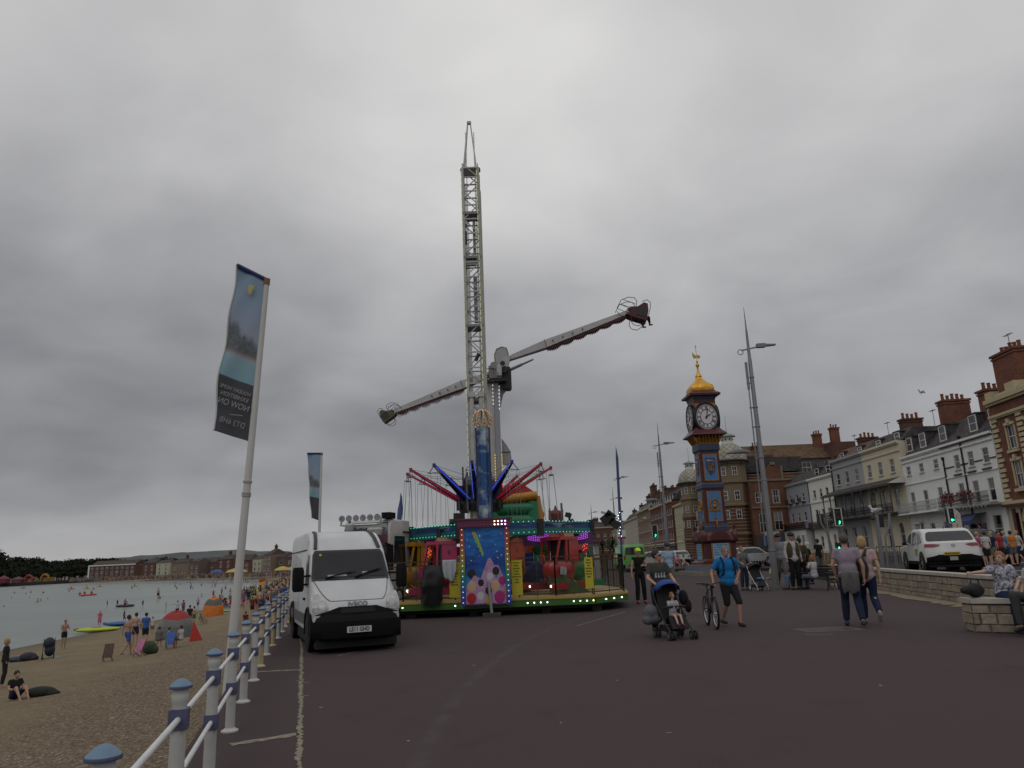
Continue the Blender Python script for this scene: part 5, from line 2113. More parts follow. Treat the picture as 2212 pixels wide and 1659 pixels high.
  if k in (0,1,7,2,6):
   q = MB(bulbmat('teal',(.12,1.0,.62),.75))
   mid = (p + r_) / 2
   nn = (mid - cb).normalized() * .045
   for rr,zz in ((0,zb1 + .0),(0,zb0 + .03)):
    for j in range(15):
     s = p.lerp(r_,(j + .5 + rr) / 15.6)
     q.sph((s.x + nn.x,s.y + nn.y,zz),.017,6,4)
   tag(q.build('board_bulbs',bd),kind='stuff')
 q = MB(mat('board_teal',(.02,.16,.16),.4))
 for k in (0,1,7):
  a0,a1 = R(-90 - 22.5 + 45 * k),R(-90 + 22.5 + 45 * k)
  p = cb + Vector((math.cos(a0),math.sin(a0))) * (Rb + .02)
  r_ = cb + Vector((math.cos(a1),math.sin(a1))) * (Rb + .02)
  q.bar((p.x,p.y,zb0 + .06),(r_.x,r_.y,zb0 + .06),.05,.2)
  q.bar((p.x,p.y,zb1 - .02),(r_.x,r_.y,zb1 - .02),.05,.05)
 q.build('board_trim',t)
 q = MB(bulbmat('violet',(.62,.12,1.0),.7))
 rn = random.Random(2)
 for i in range(34):
  for j in range(4):
   x = .35 + i * .062
   if 14 < i < 19 and j < 2:
    continue
   q.box((x,26.2,2.5 - j * .055 - .06 * abs(math.sin(i * .28))),(.03,.03,.03))
 tag(q.build('violet_lights',t),kind='stuff')
 q = MB(mat('centre_purple',(.08,.02,.10),.5))
 q.bb((.2,26.25,2.12),(2.6,26.3,2.52))
 q.lathe([(1.0,zf),(1.0,zf + .5),(.5,zf + .7),(.5,2.4)],12,(cb.x,cb.y,0))
 q.build('centre_drum',t)
 # radial sweep arms
 q = MB(MATS['ride_black'])
 for k in range(8):
  a = R(45 * k + 10)
  q.bar((cb.x,cb.y,2.35),(cb.x + 3.3 * math.cos(a),cb.y + 3.3 * math.sin(a),2.42),.09)
 q.build('sweep_arm',t)
 # ---- helicopters
 cols = {'red': (.36,.012,.012),'pink': (.42,.015,.10),'yellow': (.50,.24,.01),'orange': (.48,.07,.01),'blue': (.015,.07,.30),'green': (.02,.20,.05)}
 for (px_,Yh,cn,rz,num,c2) in [(1207,25.5,'red',R(48),None,(.4,.4,.4)),(947,25.4,'pink',R(6),'8',(.35,.3,.45)),(884,26.6,'yellow',R(70),None,(.12,.16,.3)),(1092,26.6,'orange',R(12),'1',(.4,.3,.1)),(1148,27.8,'blue',R(200),None,(.3,.35,.4)),(1240,27.4,'green',R(210),None,(.4,.45,.3)),(948,28.8,'red',R(150),None,(.4,.1,.1))]:
  x = at(px_,1230,Yh).x
  chopper(t,x,Yh,.84,rz,mat('heli_' + cn,cols[cn],.3,coat=.4),mat('decal_%s%d' % (cn,px_),c2,.5,nv=(6,.5)),num)
 # scenery flat behind
 q = MB(mat('scenery_green',(.05,.10,.03),.5,nv=(4,.4)))
 q.prism([(.95,.55),(.95,1.5),(2.3,.55)],25.0,25.05)
 q.build('scenery_flat',t)
 # rubbish bag and towel hang on the fence, things of their own
 q = MB(mat('bin_bag',(.012,.012,.013),.28))
 a = at(937,1260,23.9)
 N,Mz = 18,14
 vs = []
 for j in range(Mz + 1):
  f = j / Mz
  z = .42 + 1.18 * f
  rr = .30 + .05 * math.sin(f * 3.1) - .1 * max(0,f - .8) * 3
  for i in range(N):
   an = 2 * math.pi * i / N
   k = rr * (1 + .18 * noise.noise(Vector((math.cos(an) * 2,math.sin(an) * 2,f * 5))))
   vs.append((a.x - .08 * (1 - f) + k * math.cos(an),23.82 + k * .55 * math.sin(an),z))
 fs = [(j * N + i,j * N + (i + 1) % N,(j + 1) * N + (i + 1) % N,(j + 1) * N + i) for j in range(Mz) for i in range(N)] + [tuple(range(N - 1,-1,-1)),tuple(range(Mz * N,(Mz + 1) * N))]
 q.add(vs,fs)
 tag(q.build('rubbish_bag',None,smooth=True),'full black rubbish bag hung on the carousel fence left of the painted panel','rubbish bag')
 q = MB(mat('towel_pale',(.42,.45,.48),.9,bp=(20,.4)))
 a = at(956,1212,23.95)
 b = at(986,1212,23.95)
 def tw(u,v):
  L_ = (.45 + .38 * math.sin(u * 3.1) + .07 * math.sin(u * 11)) * .8
  return (a.x + (b.x - a.x) * u,23.93 - .05 * math.sin(u * 14) * v - .03,zt_ + .03 - v * L_)
 q.grid(tw,18,12)
 o = q.build('towel',None,smooth=True,fix=False)
 md = o.modifiers.new('thick','SOLIDIFY')
 md.thickness = .012
 tag(o,'pale blue grey cloth draped over the carousel fence','towel')
kids_ride()
# ================================================================ STREET FURNITURE, CLOCK TOWER, FLAGS
def clock_tower():
 Yc = 57.0
 bx = at(1549,1215,Yc).x
 t = thing('clock_tower','ornate maroon and blue clock tower with a gilded onion dome','clock tower',(bx,Yc,0),R(3))
 t.scale = (.84,.84,1)
 # heights read off the picture at this distance
 zz = lambda y: at(1535,y,Yc).z
 mar = mat('tower_maroon',(.060,.010,.011),.45,nv=(3,.2))
 mar2 = mat('tower_maroon2',(.085,.013,.015),.4,nv=(3,.2))
 navy = mat('tower_navy',(.035,.045,.085),.5,nv=(3,.2))
 blue = mat('tower_blue',(.06,.17,.36),.5,nv=(3,.15))
 gold = mat('tower_gold',(.34,.17,.03),.42,me=.55,nv=(7,.3))
 gilt = mat('gilt',(.62,.34,.05),.3,me=.85,nv=(3,.25),bp=(5,.8,.05))
 stone = mat('tower_stone',(.20,.18,.15),.85,nv=(3,.2))
 sq = lambda q,prof: q.lathe(prof,4,sq=True,a0=R(45))
 def S(r):
  return r
 # steps
 q = MB(stone)
 q.box((0,0,.15),(5.6,5.6,.3))
 q.build('stone_steps',t)
 q = MB(mat('step_blue',(.12,.14,.20),.7))
 q.box((0,0,.5),(4.6,4.6,.4))
 q.build('blue_step',t)
 z0,z1 = .7,zz(1168)
 q = MB(mar)
 hw = 1.65
 def frus(q,pr):
  for (a,za),(b,zb) in zip(pr,pr[1:]):
   q.add([(-a,-a,za),(a,-a,za),(a,a,za),(-a,a,za),(-b,-b,zb),(b,-b,zb),(b,b,zb),(-b,b,zb)],[(0,1,5,4),(1,2,6,5),(2,3,7,6),(3,0,4,7)])
  a,za = pr[0]
  q.add([(-a,-a,za),(a,-a,za),(a,a,za),(-a,a,za)],[(0,3,2,1)])
  a,za = pr[-1]
  q.add([(-a,-a,za),(a,-a,za),(a,a,za),(-a,a,za)],[(0,1,2,3)])
 frus(q,[(1.8,z0),(1.8,z0 + .2),(1.55,z0 + .3),(1.42,z0 + .45),(1.38,z1 - .25),(1.55,z1 - .1),(1.66,z1)])
 q.build('pedestal',t)
 q = MB(gold)
 q.box((0,0,z0 + .05),(3.66,3.66,.06))
 q.build('gold_band',t)
 for k in range(4):
  M_ = Matrix.Rotation(k * math.pi / 2,4,'Z')
  q = MB(mat('tower_sky',(.20,.36,.52),.5))
  q.T = M_
  q.bb((-.72,-1.5,z0 + .4),(.72,-1.38,z1 - .22))
  q.mat(gold)
  for a in (-.8,.8):
   q.bb((a - .05,-1.52,z0 + .35),(a + .05,-1.38,z1 - .2))
  q.build('inscription_plaque',t)
  q = MB(mat('ins_ink',(.03,.06,.14),.6))
  q.T = M_
  for j in range(5):
   for i in range(9):
    if (i * 7 + j * 5) % 6:
     q.bb((-.6 + i * .135,-1.51,z1 - .38 - j * .17),(-.5 + i * .135,-1.502,z1 - .32 - j * .17))
  tag(q.build('inscription',t),kind='stuff')
  # curved pediment and corner scrolls
  q = MB(mar2)
  q.T = M_
  pts = [(-.95,z1)] + [(.88 * math.cos(a),z1 + .72 * math.sin(a)) for a in [math.pi - math.pi * i / 14 for i in range(15)]] + [(.95,z1)]
  q.prism(pts,-1.68,-.8)
  q.mat(mar)
  q.prism([(x * .78,z1 + (z - z1) * .75 + .02) for x,z in pts],-1.72,-1.6)
  q.build('arched_pediment',t)
  q = MB(mar2)
  q.T = M_ @ Matrix.Rotation(R(45),4,'Z')
  q.lathe([(.2,z1),(.3,z1 + .1),(.3,z1 + .4),(.18,z1 + .65),(.08,z1 + .75),(.1,z1 + .85),(.12,z1 + 1.05),(.05,z1 + 1.3)],10,(0,-1.95,0))
  q.build('corner_urn',t)
 q = MB(mar2)
 frus(q,[(1.6,z1),(1.5,z1 + .35),(1.25,z1 + .62),(.9,z1 + .72)])
 q.build('skirt_roof',t)
 zb = z1 + .72
 z2 = zz(1131)
 q = MB(navy)
 frus(q,[(1.05,zb - .2),(1.05,z2 - .3),(1.0,z2 - .2),(.98,z2)])
 q.build('navy_base',t)
 q = MB(mat('tower_steel',(.10,.12,.15),.5))
 for k in range(4):
  q.T = Matrix.Rotation(k * math.pi / 2,4,'Z')
  for i in range(8):
   q.box((-.77 + i * .22,-1.08,(zb + z2) / 2),(.08,.06,z2 - zb - .5))
 q.build('fluted_pilasters',t)
 # shaft
 z3,z4,z5,z6 = zz(1058),zz(1045),zz(977),zz(960)
 q = MB(mar)
 frus(q,[(.96,z2),(.92,z3),(.98,z3)])
 q.build('lower_stage',t)
 q = MB(navy)
 frus(q,[(.98,z3),(1.02,z3 + .1),(1.02,z4 - .1),(.94,z4)])
 q.build('middle_band',t)
 q = MB(mar)
 frus(q,[(.90,z4),(.87,z5)])
 q.build('upper_stage',t)
 q = MB(navy)
 frus(q,[(.92,z5),(.98,z5 + .1),(.98,z6 - .05)])
 q.build('upper_band',t)
 for k in range(4):
  M_ = Matrix.Rotation(k * math.pi / 2,4,'Z')
  for (za,zb_,yy,kind) in ((z2 + .15,z3 - .2,-.955,0),(z4 + .2,z5 - .25,-.905,1)):
   q = MB(blue)
   q.T = M_
   q.bb((-.62,yy - .02,za),(.62,yy + .1,zb_))
   q.mat(gold)
   for a in (-.62,.62):
    q.bb((a - .035,yy - .035,za),(a + .035,yy + .05,zb_))
   for a in (za,zb_):
    q.bb((-.655,yy - .033,a - .035),(.655,yy + .05,a + .035))
   pn = q.build('blue_panel',t)
   q = MB(gold)
   q.T = M_
   c = (za + zb_) / 2 + .1
   if kind == 0:
    q.ring((0,yy - .05,c),.42,.07,20,6)
    q.sph((0,yy - .06,c - .1),(.2,.1,.2),10,7)
    q.sph((0,yy - .07,c + .14),(.11,.1,.14),10,7)
    for s in (-1,1):
     for j in range(4):
      q.sph((s * (.2 + j * .07),yy - .05,c - .35 - j * .02),(.08,.06,.07),6,4)
    q.cyl((0,yy - .05,za + .05),(0,yy - .05,c - .55),.03,n=6)
    q.sph((0,yy - .05,za + .25),.08,8,5)
    q.build('gilt_wreath',pn,smooth=True)
    q = MB(gold)
    q.T = M_
    q.lathe([(.03,za - .55),(.1,za - .4),(.06,za - .25),(.1,za - .1),(.03,za + .05)],8,(0,yy - .12,0))
    q.build('gilt_drop',pn,smooth=True)
   else:
    q.cur = 0
    q = MB(navy)
    q.T = M_
    pts = [(-.42,c + .62),(.42,c + .62),(.42,c - .1),(.28,c - .45),(0,c - .72),(-.28,c - .45),(-.42,c - .1)]
    q.prism(pts,yy - .06,yy)
    q.mat(gold)
    rn = random.Random(4)
    for _ in range(26):
     x,z = rn.uniform(-.28,.28),c + rn.uniform(-.4,.2)
     q.sph((x,yy - .07,z),(.06,.03,.05),6,4)
    q.mat(mat('shield_silver',(.5,.5,.52),.5))
    for _ in range(12):
     q.sph((rn.uniform(-.33,.33),yy - .07,c + rn.uniform(.3,.55)),(.05,.03,.035),6,4)
    q.mat(mat('shield_red',(.3,.02,.02),.5))
    q.sph((.3,yy - .07,c + .35),(.06,.03,.06),6,4)
    q.build('shield',pn)
 # bracketed cornice under the clock
 z7 = zz(938)
 q = MB(mar2)
 frus(q,[(1.05,z6 + .45),(1.62,z6 + .62),(1.58,z6 + .72),(1.3,z6 + .95),(1.08,z6 + 1.2),(1.02,z7 + .3)])
 q.build('clock_cornice',t)
 q = MB(gold)
 frus(q,[(.95,z6 - .05),(1.05,z6 + .46)])
 for k in range(4):
  q.T = Matrix.Rotation(k * math.pi / 2,4,'Z')
  for i in range(7):
   x = -.9 + i * .3
   q.add([(x - .06,-1.0,z6),(x + .06,-1.0,z6),(x + .06,-1.45,z6 + .58),(x - .06,-1.45,z6 + .58),(x - .06,-1.0,z6 + .58),(x + .06,-1.0,z6 + .58)],[(0,1,2,3),(3,2,5,4),(0,3,4),(1,5,2)])
 q.T = Matrix()
 q.build('gilt_brackets',t)
 zc = zz(905)
 ztop = zz(868)
 q = MB(mar)
 frus(q,[(1.0,z6 + 1.1),(1.0,ztop)])
 q.build('clock_box',t)
 q = MB(gold)
 for k in range(4):
  q.T = Matrix.Rotation(k * math.pi / 2,4,'Z')
  for sx in (-1,1):
   for sz in (-1,1):
    q.add([(sx * .95,-1.01,zc + sz * 1.12),(sx * .5,-1.01,zc + sz * 1.12),(sx * .95,-1.01,zc + sz * .75)],[(0,1,2)])
 q.build('spandrel',t)
 # clock faces
 face = mat('clock_face',(.60,.56,.58),.5)
 black = mat('clock_black',(.012,.012,.02),.4)
 rad = 1.0
 for k in range(4):
  M_ = Matrix.Rotation(k * math.pi / 2,4,'Z')
  q = MB(black)
  q.T = M_
  for r_,y0,y1 in ((1.16,-1.0,-1.16),(1.08,-1.16,-1.22)):
   q.cyl((0,y0,zc),(0,y1,zc),r_,n=40)
  q.ring((0,-1.22,zc),1.1,.06,40,6)
  c = q.build('clock_case',t,ang=50)
  q = MB(face)
  q.T = M_
  q.cyl((0,-1.2,zc),(0,-1.235,zc),.96,n=40)
  f = q.build('clock_dial',c)
  q = MB(black)
  q.T = M_
  q.ring((0,-1.24,zc),.86,.016,40,4)
  q.ring((0,-1.24,zc),.56,.022,40,4)
  for i in range(60):
   a = math.pi * 2 * i / 60
   q.box((.915 * math.sin(a),-1.242,zc + .915 * math.cos(a)),(.035,.01,.055),M=Matrix.Rotation(a,3,'Y'))
  # roman numerals as strokes
  rom = ['XII','I','II','III','IIII','V','VI','VII','VIII','IX','X','XI']
  for h_,s_ in enumerate(rom):
   a = math.pi * 2 * h_ / 12
   Mr = Matrix.Rotation(a,3,'Y')
   wd = {'I': .055,'V': .12,'X': .12}
   tot = sum(wd[ch] for ch in s_)
   x = -tot / 2
   for ch in s_:
    w_ = wd[ch]
    cx_ = x + w_ / 2
    segs = {'I': [(0,0,.032)],'V': [(-.028,-.16,.034),(.028,.16,.018)],'X': [(0,.3,.036),(0,-.3,.018)]}[ch]
    for (ox,tilt,th) in segs:
     p = Mr @ Vector((cx_ + ox,0,.71))
     q.box((p.x,-1.243,zc + p.z),(th,.01,.27),M=Mr @ Matrix.Rotation(tilt,3,'Y'))
    x += w_
  q.build('numerals',f,fix=False)
  q = MB(black)
  q.T = M_
  for ang_,L_,w0,w1 in ((R(11),.78,.05,.03),(R(61),.42,.07,.03)):
   dx_,dz_ = math.sin(ang_),math.cos(ang_)
   px_,pz_ = dz_,-dx_
   pts = [(-dx_ * .15 + px_ * w0,-dz_ * .15 + pz_ * w0),(dx_ * L_ * .6 + px_ * w1,dz_ * L_ * .6 + pz_ * w1),(dx_ * L_ * .72 + px_ * w1 * 2.2,dz_ * L_ * .72 + pz_ * w1 * 2.2),(dx_ * L_,dz_ * L_),(dx_ * L_ * .72 - px_ * w1 * 2.2,dz_ * L_ * .72 - pz_ * w1 * 2.2),(dx_ * L_ * .6 - px_ * w1,dz_ * L_ * .6 - pz_ * w1),(-dx_ * .15 - px_ * w0,-dz_ * .15 - pz_ * w0)]
   q.prism([(x,zc + z) for x,z in pts],-1.275,-1.255)
  q.cyl((0,-1.24,zc),(0,-1.28,zc),.07,n=12)
  q.build('hands',f)
 # top cornice and onion dome
 z8 = zz(852)
 q = MB(mar2)
 frus(q,[(1.0,ztop),(1.02,ztop + .1)])
 q.mat(navy)
 frus(q,[(1.02,ztop + .05),(1.12,ztop + .35)])
 q.mat(mar2)
 frus(q,[(1.12,ztop + .3),(1.42,z8 - .25),(1.45,z8 - .1),(1.28,z8),(1.1,z8 + .1),(1.05,z8 + .2)])
 q.build('top_cornice',t)
 zd0,zd1 = z8 + .1,zz(813)
 H = zd1 - zd0
 prof = [(1.0,0),(1.07,.12),(1.06,.26),(.97,.40),(.80,.54),(.58,.67),(.40,.79),(.29,.9),(.24,1.0)]
 q = MB(gilt)
 N = 32
 vs = []
 for r_,f in prof:
  for i in range(N):
   a = 2 * math.pi * i / N
   k = 1 / max(abs(math.cos(a)),abs(math.sin(a)))
   k = 1 + (k - 1) * (.75 if f < .5 else .3)
   vs.append((r_ * k * math.cos(a) * 1.04,r_ * k * math.sin(a) * 1.04,zd0 + H * f))
 fs = [(j * N + i,j * N + (i + 1) % N,(j + 1) * N + (i + 1) % N,(j + 1) * N + i) for j in range(len(prof) - 1) for i in range(N)]
 q.add(vs,fs)
 q.build('onion_dome',t,ang=50)
 q = MB(gilt)
 za = zd1 - .05
 q.lathe([(.18,za),(.32,za + .02),(.32,za + .1),(.16,za + .3),(.1,za + .6),(.08,za + .8),(.18,za + .95),(.18,za + 1.05),(.05,za + 1.2),(.1,za + 1.3),(.03,za + 1.4),(.03,za + 2.5),(.08,za + 2.55),(.02,za + 2.7),(.01,zz(757))],12)
 q.build('finial',t,smooth=True)
 q = MB(mat('vane_gold',(.42,.32,.10),.4,me=.6))
 q.prism([(-.35,za + 2.1),(-.4,za + 1.85),(-.3,za + 1.55),(.0,za + 1.6),(.2,za + 1.55),(.35,za + 1.62),(.3,za + 1.8),(.1,za + 1.85),(-.1,za + 1.8),(-.25,za + 1.9)],-.02,.02)
 q.build('weather_vane',t)
clock_tower()
def lamp_post(px_,ptop,Y,label,twin=True,detail=True,col=None,arms=True):
 base = at(px_,1200,Y)
 top = at(ptop[0],ptop[1],Y)
 zb = 0.3 if Y > 60 else 0.0
 t = thing('lamp_post',label,'lamp post',(base.x,Y,zb),0,'tall grey lamp posts along the promenade')
 H = top.z - zb
 m = col or mat('lamp_grey',(.20,.20,.21),.45,me=.3,nv=(1.5,.12))
 q = MB(m)
 q.lathe([(.155,0),(.145,1.2),(.135,H * .36),(.115,H * .37),(.09,H * .8),(.08,H * .8 + .03),(.05,H * .91),(.04,H * .91),(.01,H)],12)
 for f in (.12,.36,.44,.55,.62,.73):
  q.lathe([(.15 - .07 * f,H * f),(.172 - .08 * f,H * f + .02),(.172 - .08 * f,H * f + .07),(.15 - .07 * f,H * f + .09)],12)
 q.build('column',t,ang=40)
 if detail:
  # slim companion tube with clamps
  q = MB(m)
  q.cyl((-.27,0,H * .14),(-.20,0,H * .72),.035,.03,n=8)
  q.bb((-.25,-.05,H * .69),(-.15,.05,H * .79))
  for f in (.36,.44,.55,.62,.71):
   q.bb((-.27,-.03,H * f),(0,.03,H * f + .05))
  q.build('side_tube',t)
 if arms:
  q = MB(m)
  q.bar((-.35,0,H * .835),(.7,0,H * .85),.06)
  q.bb((.4,-.12,H * .85 - .08),(.8,.12,H * .85 + .1))
  q.add([(.78,-.12,H * .85 - .04),(.78,.12,H * .85 - .04),(1.3,.1,H * .85 + .0),(1.3,-.1,H * .85 + .0),(.78,-.12,H * .85 + .07),(.78,.12,H * .85 + .07),(1.3,.1,H * .85 + .05),(1.3,-.1,H * .85 + .05)],[(0,1,2,3),(4,7,6,5),(0,4,5,1),(1,5,6,2),(2,6,7,3),(3,7,4,0)])
  q.ring((-.4,0,H * .835 - .08),.13,.02,12,4)
  q.build('upper_lamp',t)
  if twin:
   q = MB(mat('lamp_head',(.10,.10,.11),.35))
   zl = H * .44 + .3
   q.bar((0,0,zl),(-.6,0,zl + .03),.05)
   vs = []
   for i in range(13):
    u = i / 12
    for j in range(7):
     v = j / 6 * math.pi
     w_ = .19 * math.sin(math.pi * min(1,u * .9 + .08)) ** .6
     vs.append((-.45 - 1.15 * u,w_ * math.cos(v),zl + .0 + .17 * math.sin(v) * math.sin(math.pi * min(.98,u + .04)) ** .7))
   q.add(vs,[(i * 7 + j,i * 7 + j + 1,(i + 1) * 7 + j + 1,(i + 1) * 7 + j) for i in range(12) for j in range(6)])
   q.bb((-1.5,-.15,zl - .03),(-.55,.15,zl))
   q.build('lower_lamp',t,ang=50)
 return t
lamp_post(1669,(1600,664),34,'nearest and tallest grey lamp post, right of the clock tower')
lamp_post(1444,(1424,912),62,'tall grey lamp post just left of the clock tower')
lamp_post(1347,(1338,998),92,'slim grey lamp post immediately right of the blue pole',detail=False,twin=False)
lamp_post(1333,(1330,1051),118,'faint grey lamp post immediately left of the blue pole',detail=False,twin=False)
lamp_post(1283,(1280,1087),135,'small lamp post far off, between the floodlights and the lattice of speakers',detail=False,twin=False)
lamp_post(1258,(1254,1127),165,'smallest, most distant lamp post above the kiosk roof',detail=False,twin=False)
def blue_pole():
 Y = 52
 b,tp = at(1344,1230,Y),at(1331,963,Y)
 t = thing('blue_pole','blue painted pole with floodlights and a string of bulbs at the carousel corner','pole',(b.x,Y,0))
 dx_ = tp.x - b.x
 q = MB(mat('pole_blue',(.04,.07,.17),.45))
 q.bar((0,0,0),(dx_ * .5,0,tp.z * .45),.13)
 q.bar((dx_ * .5,0,tp.z * .45),(dx_,0,tp.z - .9),.17,.12)
 q.add([(dx_ - .09,-.08,tp.z - .9),(dx_ + .09,-.08,tp.z - .9),(dx_ + .09,.08,tp.z - .9),(dx_ - .09,.08,tp.z - .9),(dx_ - .03,0,tp.z)],[(0,1,4),(1,2,4),(2,3,4),(3,0,4)])
 for f in (.5,.6,.75):
  q.box((dx_ * .5 + .1,0,tp.z * f),(.3,.1,.12))
 q.build('post',t)
 q = MB(MATS['ride_black'])
 z = at(1340,1120,Y).z
 for (ox,oz,a) in ((-.6,.2,40),(-.95,-.1,55),(-.35,-.35,35)):
  q.box((ox,-.3,z + oz),(.7,.3,.5),M=Matrix.Rotation(R(a),3,'Y'))
 q.bar((0,0,z),(-.9,-.2,z),.06)
 q.mat(mat('flood_face',(.40,.40,.38),.3))
 q.box((-.9,-.42,z + .35),(.7,.06,.16),M=Matrix.Rotation(R(20),3,'Y'))
 q.build('floodlight',t)
 q = MB(bulbmat('w',(.85,.9,1.0),9))
 for k in range(9):
  q.sph((.08 * math.cos(k * 2.4),-.2,z - 1.2 + k * .2),.022,6,4)
 tag(q.build('bulb_string',t),kind='stuff')
blue_pole()
def misc_fair():
 # lattice of lights behind the carousel
 Y = 34
 b = at(1234,1190,Y)
 t = thing('speaker_stack','black column of stage lights on a mast behind the carousel','stage lights',(b.x,Y,0))
 q = MB(MATS['ride_black'])
 zt_ = at(1232,1107,Y).z
 q.cyl((0,0,0),(0,0,zt_),.05,n=6)
 for k in range(5):
  q.box((-.05 + .1 * (k % 2),-.05,zt_ - .12 - k * .3),(.28,.26,.2),M=Matrix.Rotation(R(20 * (-1) ** k),3,'Y'))
 q.build('light_column',t)
 q = MB(mat('gray_pole',(.12,.12,.12),.5))
 q.cyl((-.3,.2,0),(-.32,.2,zt_ + .45),.05,n=6)
 q.build('mast',t)
 # ornate red roofed booth
 Y = 44
 b = at(1205,1200,Y)
 t = thing('red_booth','small dark red booth with an ornamental crested roof behind the carousel','booth',(b.x,Y,0))
 q = MB(mat('booth_red',(.13,.022,.02),.5,nv=(3,.3)))
 z = at(1205,1127,Y).z
 q.bb((-.35,-.3,0),(.35,.3,z))
 q.bb((-.42,-.4,z - .05),(.42,.4,z + .45))
 q.lathe([(.42,z + .45),(.3,z + .62),(.1,z + .72),(.03,z + .95)],8)
 for s in (-.36,.36):
  q.lathe([(.06,z + .45),(.08,z + .6),(.02,z + .8)],6,(s,-.35,0))
 q.build('booth_body',t)
 # kiosk
 Y = 58
 A = at(1258,1200,Y)
 t = thing('kiosk','flat roofed glass fronted kiosk on the promenade beyond the carousel','kiosk',(A.x,Y,0))
 q = MB(mat('kiosk_wall',(.30,.30,.28),.6))
 q.bb((-2.8,0,0),(1.3,4,2.7))
 q.build('wall',t)
 q = MB(mat('kiosk_roof',(.14,.035,.035),.5))
 q.bb((-3.0,-.4,2.7),(1.5,4.2,2.95))
 q.build('roof',t)
 q = MB(GLASS())
 q.bb((-2.4,-.03,.9),(.9,0,2.4))
 q.mat(WHITE())
 for x in (-2.4,-1.3,-.2,.3,.9):
  q.bb((x - .04,-.06,.9),(x + .04,-.02,2.4))
 q.build('glazing',t)
 # cabbage palm
 Y = 66
 b = at(1305,1210,Y)
 t = thing('palm_tree','spiky cabbage palm with forked trunks on the promenade','palm tree',(b.x,Y,0))
 q = MB(mat('palm_trunk',(.09,.07,.05),.9))
 zt_ = at(1305,1168,Y).z
 heads = []
 for s in (-.9,-.1,.8):
  q.tube([(0,0,0),(s * .3,0,zt_ * .45),(s,.1 * s,zt_ - .4)],[.14,.12,.08],6)
  heads.append((s,.1 * s,zt_ - .4))
 q.build('trunk',t)
 q = MB(mat('palm_leaf',(.045,.065,.03),.7,nv=(2,.3)))
 rn = random.Random(3)
 for h in heads:
  for k in range(90):
   v = Vector((rn.gauss(0,1),rn.gauss(0,1),rn.gauss(.25,.8))).normalized()
   sd = v.cross(Vector((0,0,1))).normalized() * .045
   L_ = rn.uniform(.7,1.15)
   p0 = Vector(h)
   p1 = p0 + v * L_ * .6 + Vector((0,0,.1))
   p2 = p0 + v * L_ - Vector((0,0,.15))
   q.add([p0 + sd,p1 + sd,p2,p1 - sd,p0 - sd],[(0,1,2,3,4)])
 q.build('crown',t,fix=False)
 # road sign
 b = at(1366,1200,80)
 t = thing('road_sign','small white and red sign board beyond the woman in the lime cap','sign',(b.x - 1.0,80,.25))
 q = MB(mat('gray_pole',(.12,.12,.12),.5))
 q.cyl((0,0,0),(0,0,3.6),.05,n=6)
 q.build('pole',t)
 q = MB(mat('sign_white',(.5,.5,.5),.5))
 q.bb((-.45,-.08,3.0),(.45,-.05,4.0))
 q.mat(mat('sign_red',(.4,.03,.04),.5))
 q.bb((-.42,-.1,3.05),(.42,-.08,3.3))
 q.build('board',t)
misc_fair()
def traffic_light(Yd,px_,ytop,ybot,label,face=True,green=True,arrow='L',side=0,w_=.42):
 c = at(px_,(ytop + ybot) / 2,Yd)
 h = at(px_,ytop,Yd).z - at(px_,ybot,Yd).z
 w_ = h * .42
 t = thing('traffic_light',label,'traffic light',(c.x,Yd,.4),0,'traffic lights at the crossing')
 zc = c.z - .4
 q = MB(mat('signal_black',(.008,.008,.009),.45))
 q.bb((-w_ / 2,-.08,zc - h / 2),(w_ / 2,.14,zc + h / 2))
 if face:
  for k in (-1,0,1):
   q.ring((0,-.1,zc + k * h * .3),w_ * .3,.022,14,5,a0=R(-20),a1=R(200))
 hd = q.build('signal_head',t)
 if face:
  q = MB(mat('signal_border',(.45,.45,.43),.5))
  for s in (-1,1):
   q.bb((s * w_ / 2 - .025,-.1,zc - h / 2),(s * w_ / 2 + .025,-.08,zc + h / 2))
   q.bb((-w_ / 2,-.1,zc + s * h / 2 - .02),(w_ / 2,-.081,zc + s * h / 2 + .02))
  q.build('white_border',hd)
  q = MB(mat('lens_off',(.02,.012,.01),.2))
  for k in (0,1):
   q.cyl((0,-.1,zc + k * h * .3),(0,-.085,zc + k * h * .3),w_ * .28,n=16)
  q.build('dark_lens',hd)
  if green:
   q = MB(bulbmat('green_signal',(.02,1.0,.42),3.5))
   z = zc - h * .3
   r_ = w_ * .27
   if arrow == 'D':
    q.prism([(-r_,z),(-r_ * .2,z + r_ * .9),(-r_ * .2,z + r_ * .4),(r_,z + r_ * .4),(r_,z - r_ * .4),(-r_ * .2,z - r_ * .4),(-r_ * .2,z - r_ * .9)],-.112,-.1)
   else:
    q.prism([(-r_ * .2,z - r_),(r_ * .3,z - r_ * .9),(r_ * .6,z - r_ * .2),(r_ * .75,z + r_ * .2),(r_ * .95,z + r_ * .2),(r_ * .4,z + r_ * .8),(-.1 * r_,z + .2 * r_),(r_ * .2,z + r_ * .2),(0,z - r_ * .5)],-.112,-.1)
   q.build('green_arrow',hd)
 q = MB(mat('signal_pole',(.16,.16,.17),.5))
 q.cyl((side,.1,0),(side,.1,zc + h * .55),.055,n=10)
 if side:
  q.bar((0,.1,zc),(side,.1,zc),.05)
 q.build('pole',t)
 return t
traffic_light(31,2053,1097,1130,'traffic light showing a green arrow directly above the white hatchback',arrow='D')
traffic_light(38,1809,1098,1136,'traffic light with a green arrow left of the walking couple, in front of the verandah')
traffic_light(41,1773,1110,1140,'traffic light seen from behind on a cranked pole left of the green arrow signal',face=False,side=.35)
traffic_light(36,1902,1112,1139,'traffic light seen from behind in front of the cream arched ground floor',face=False,side=.5)
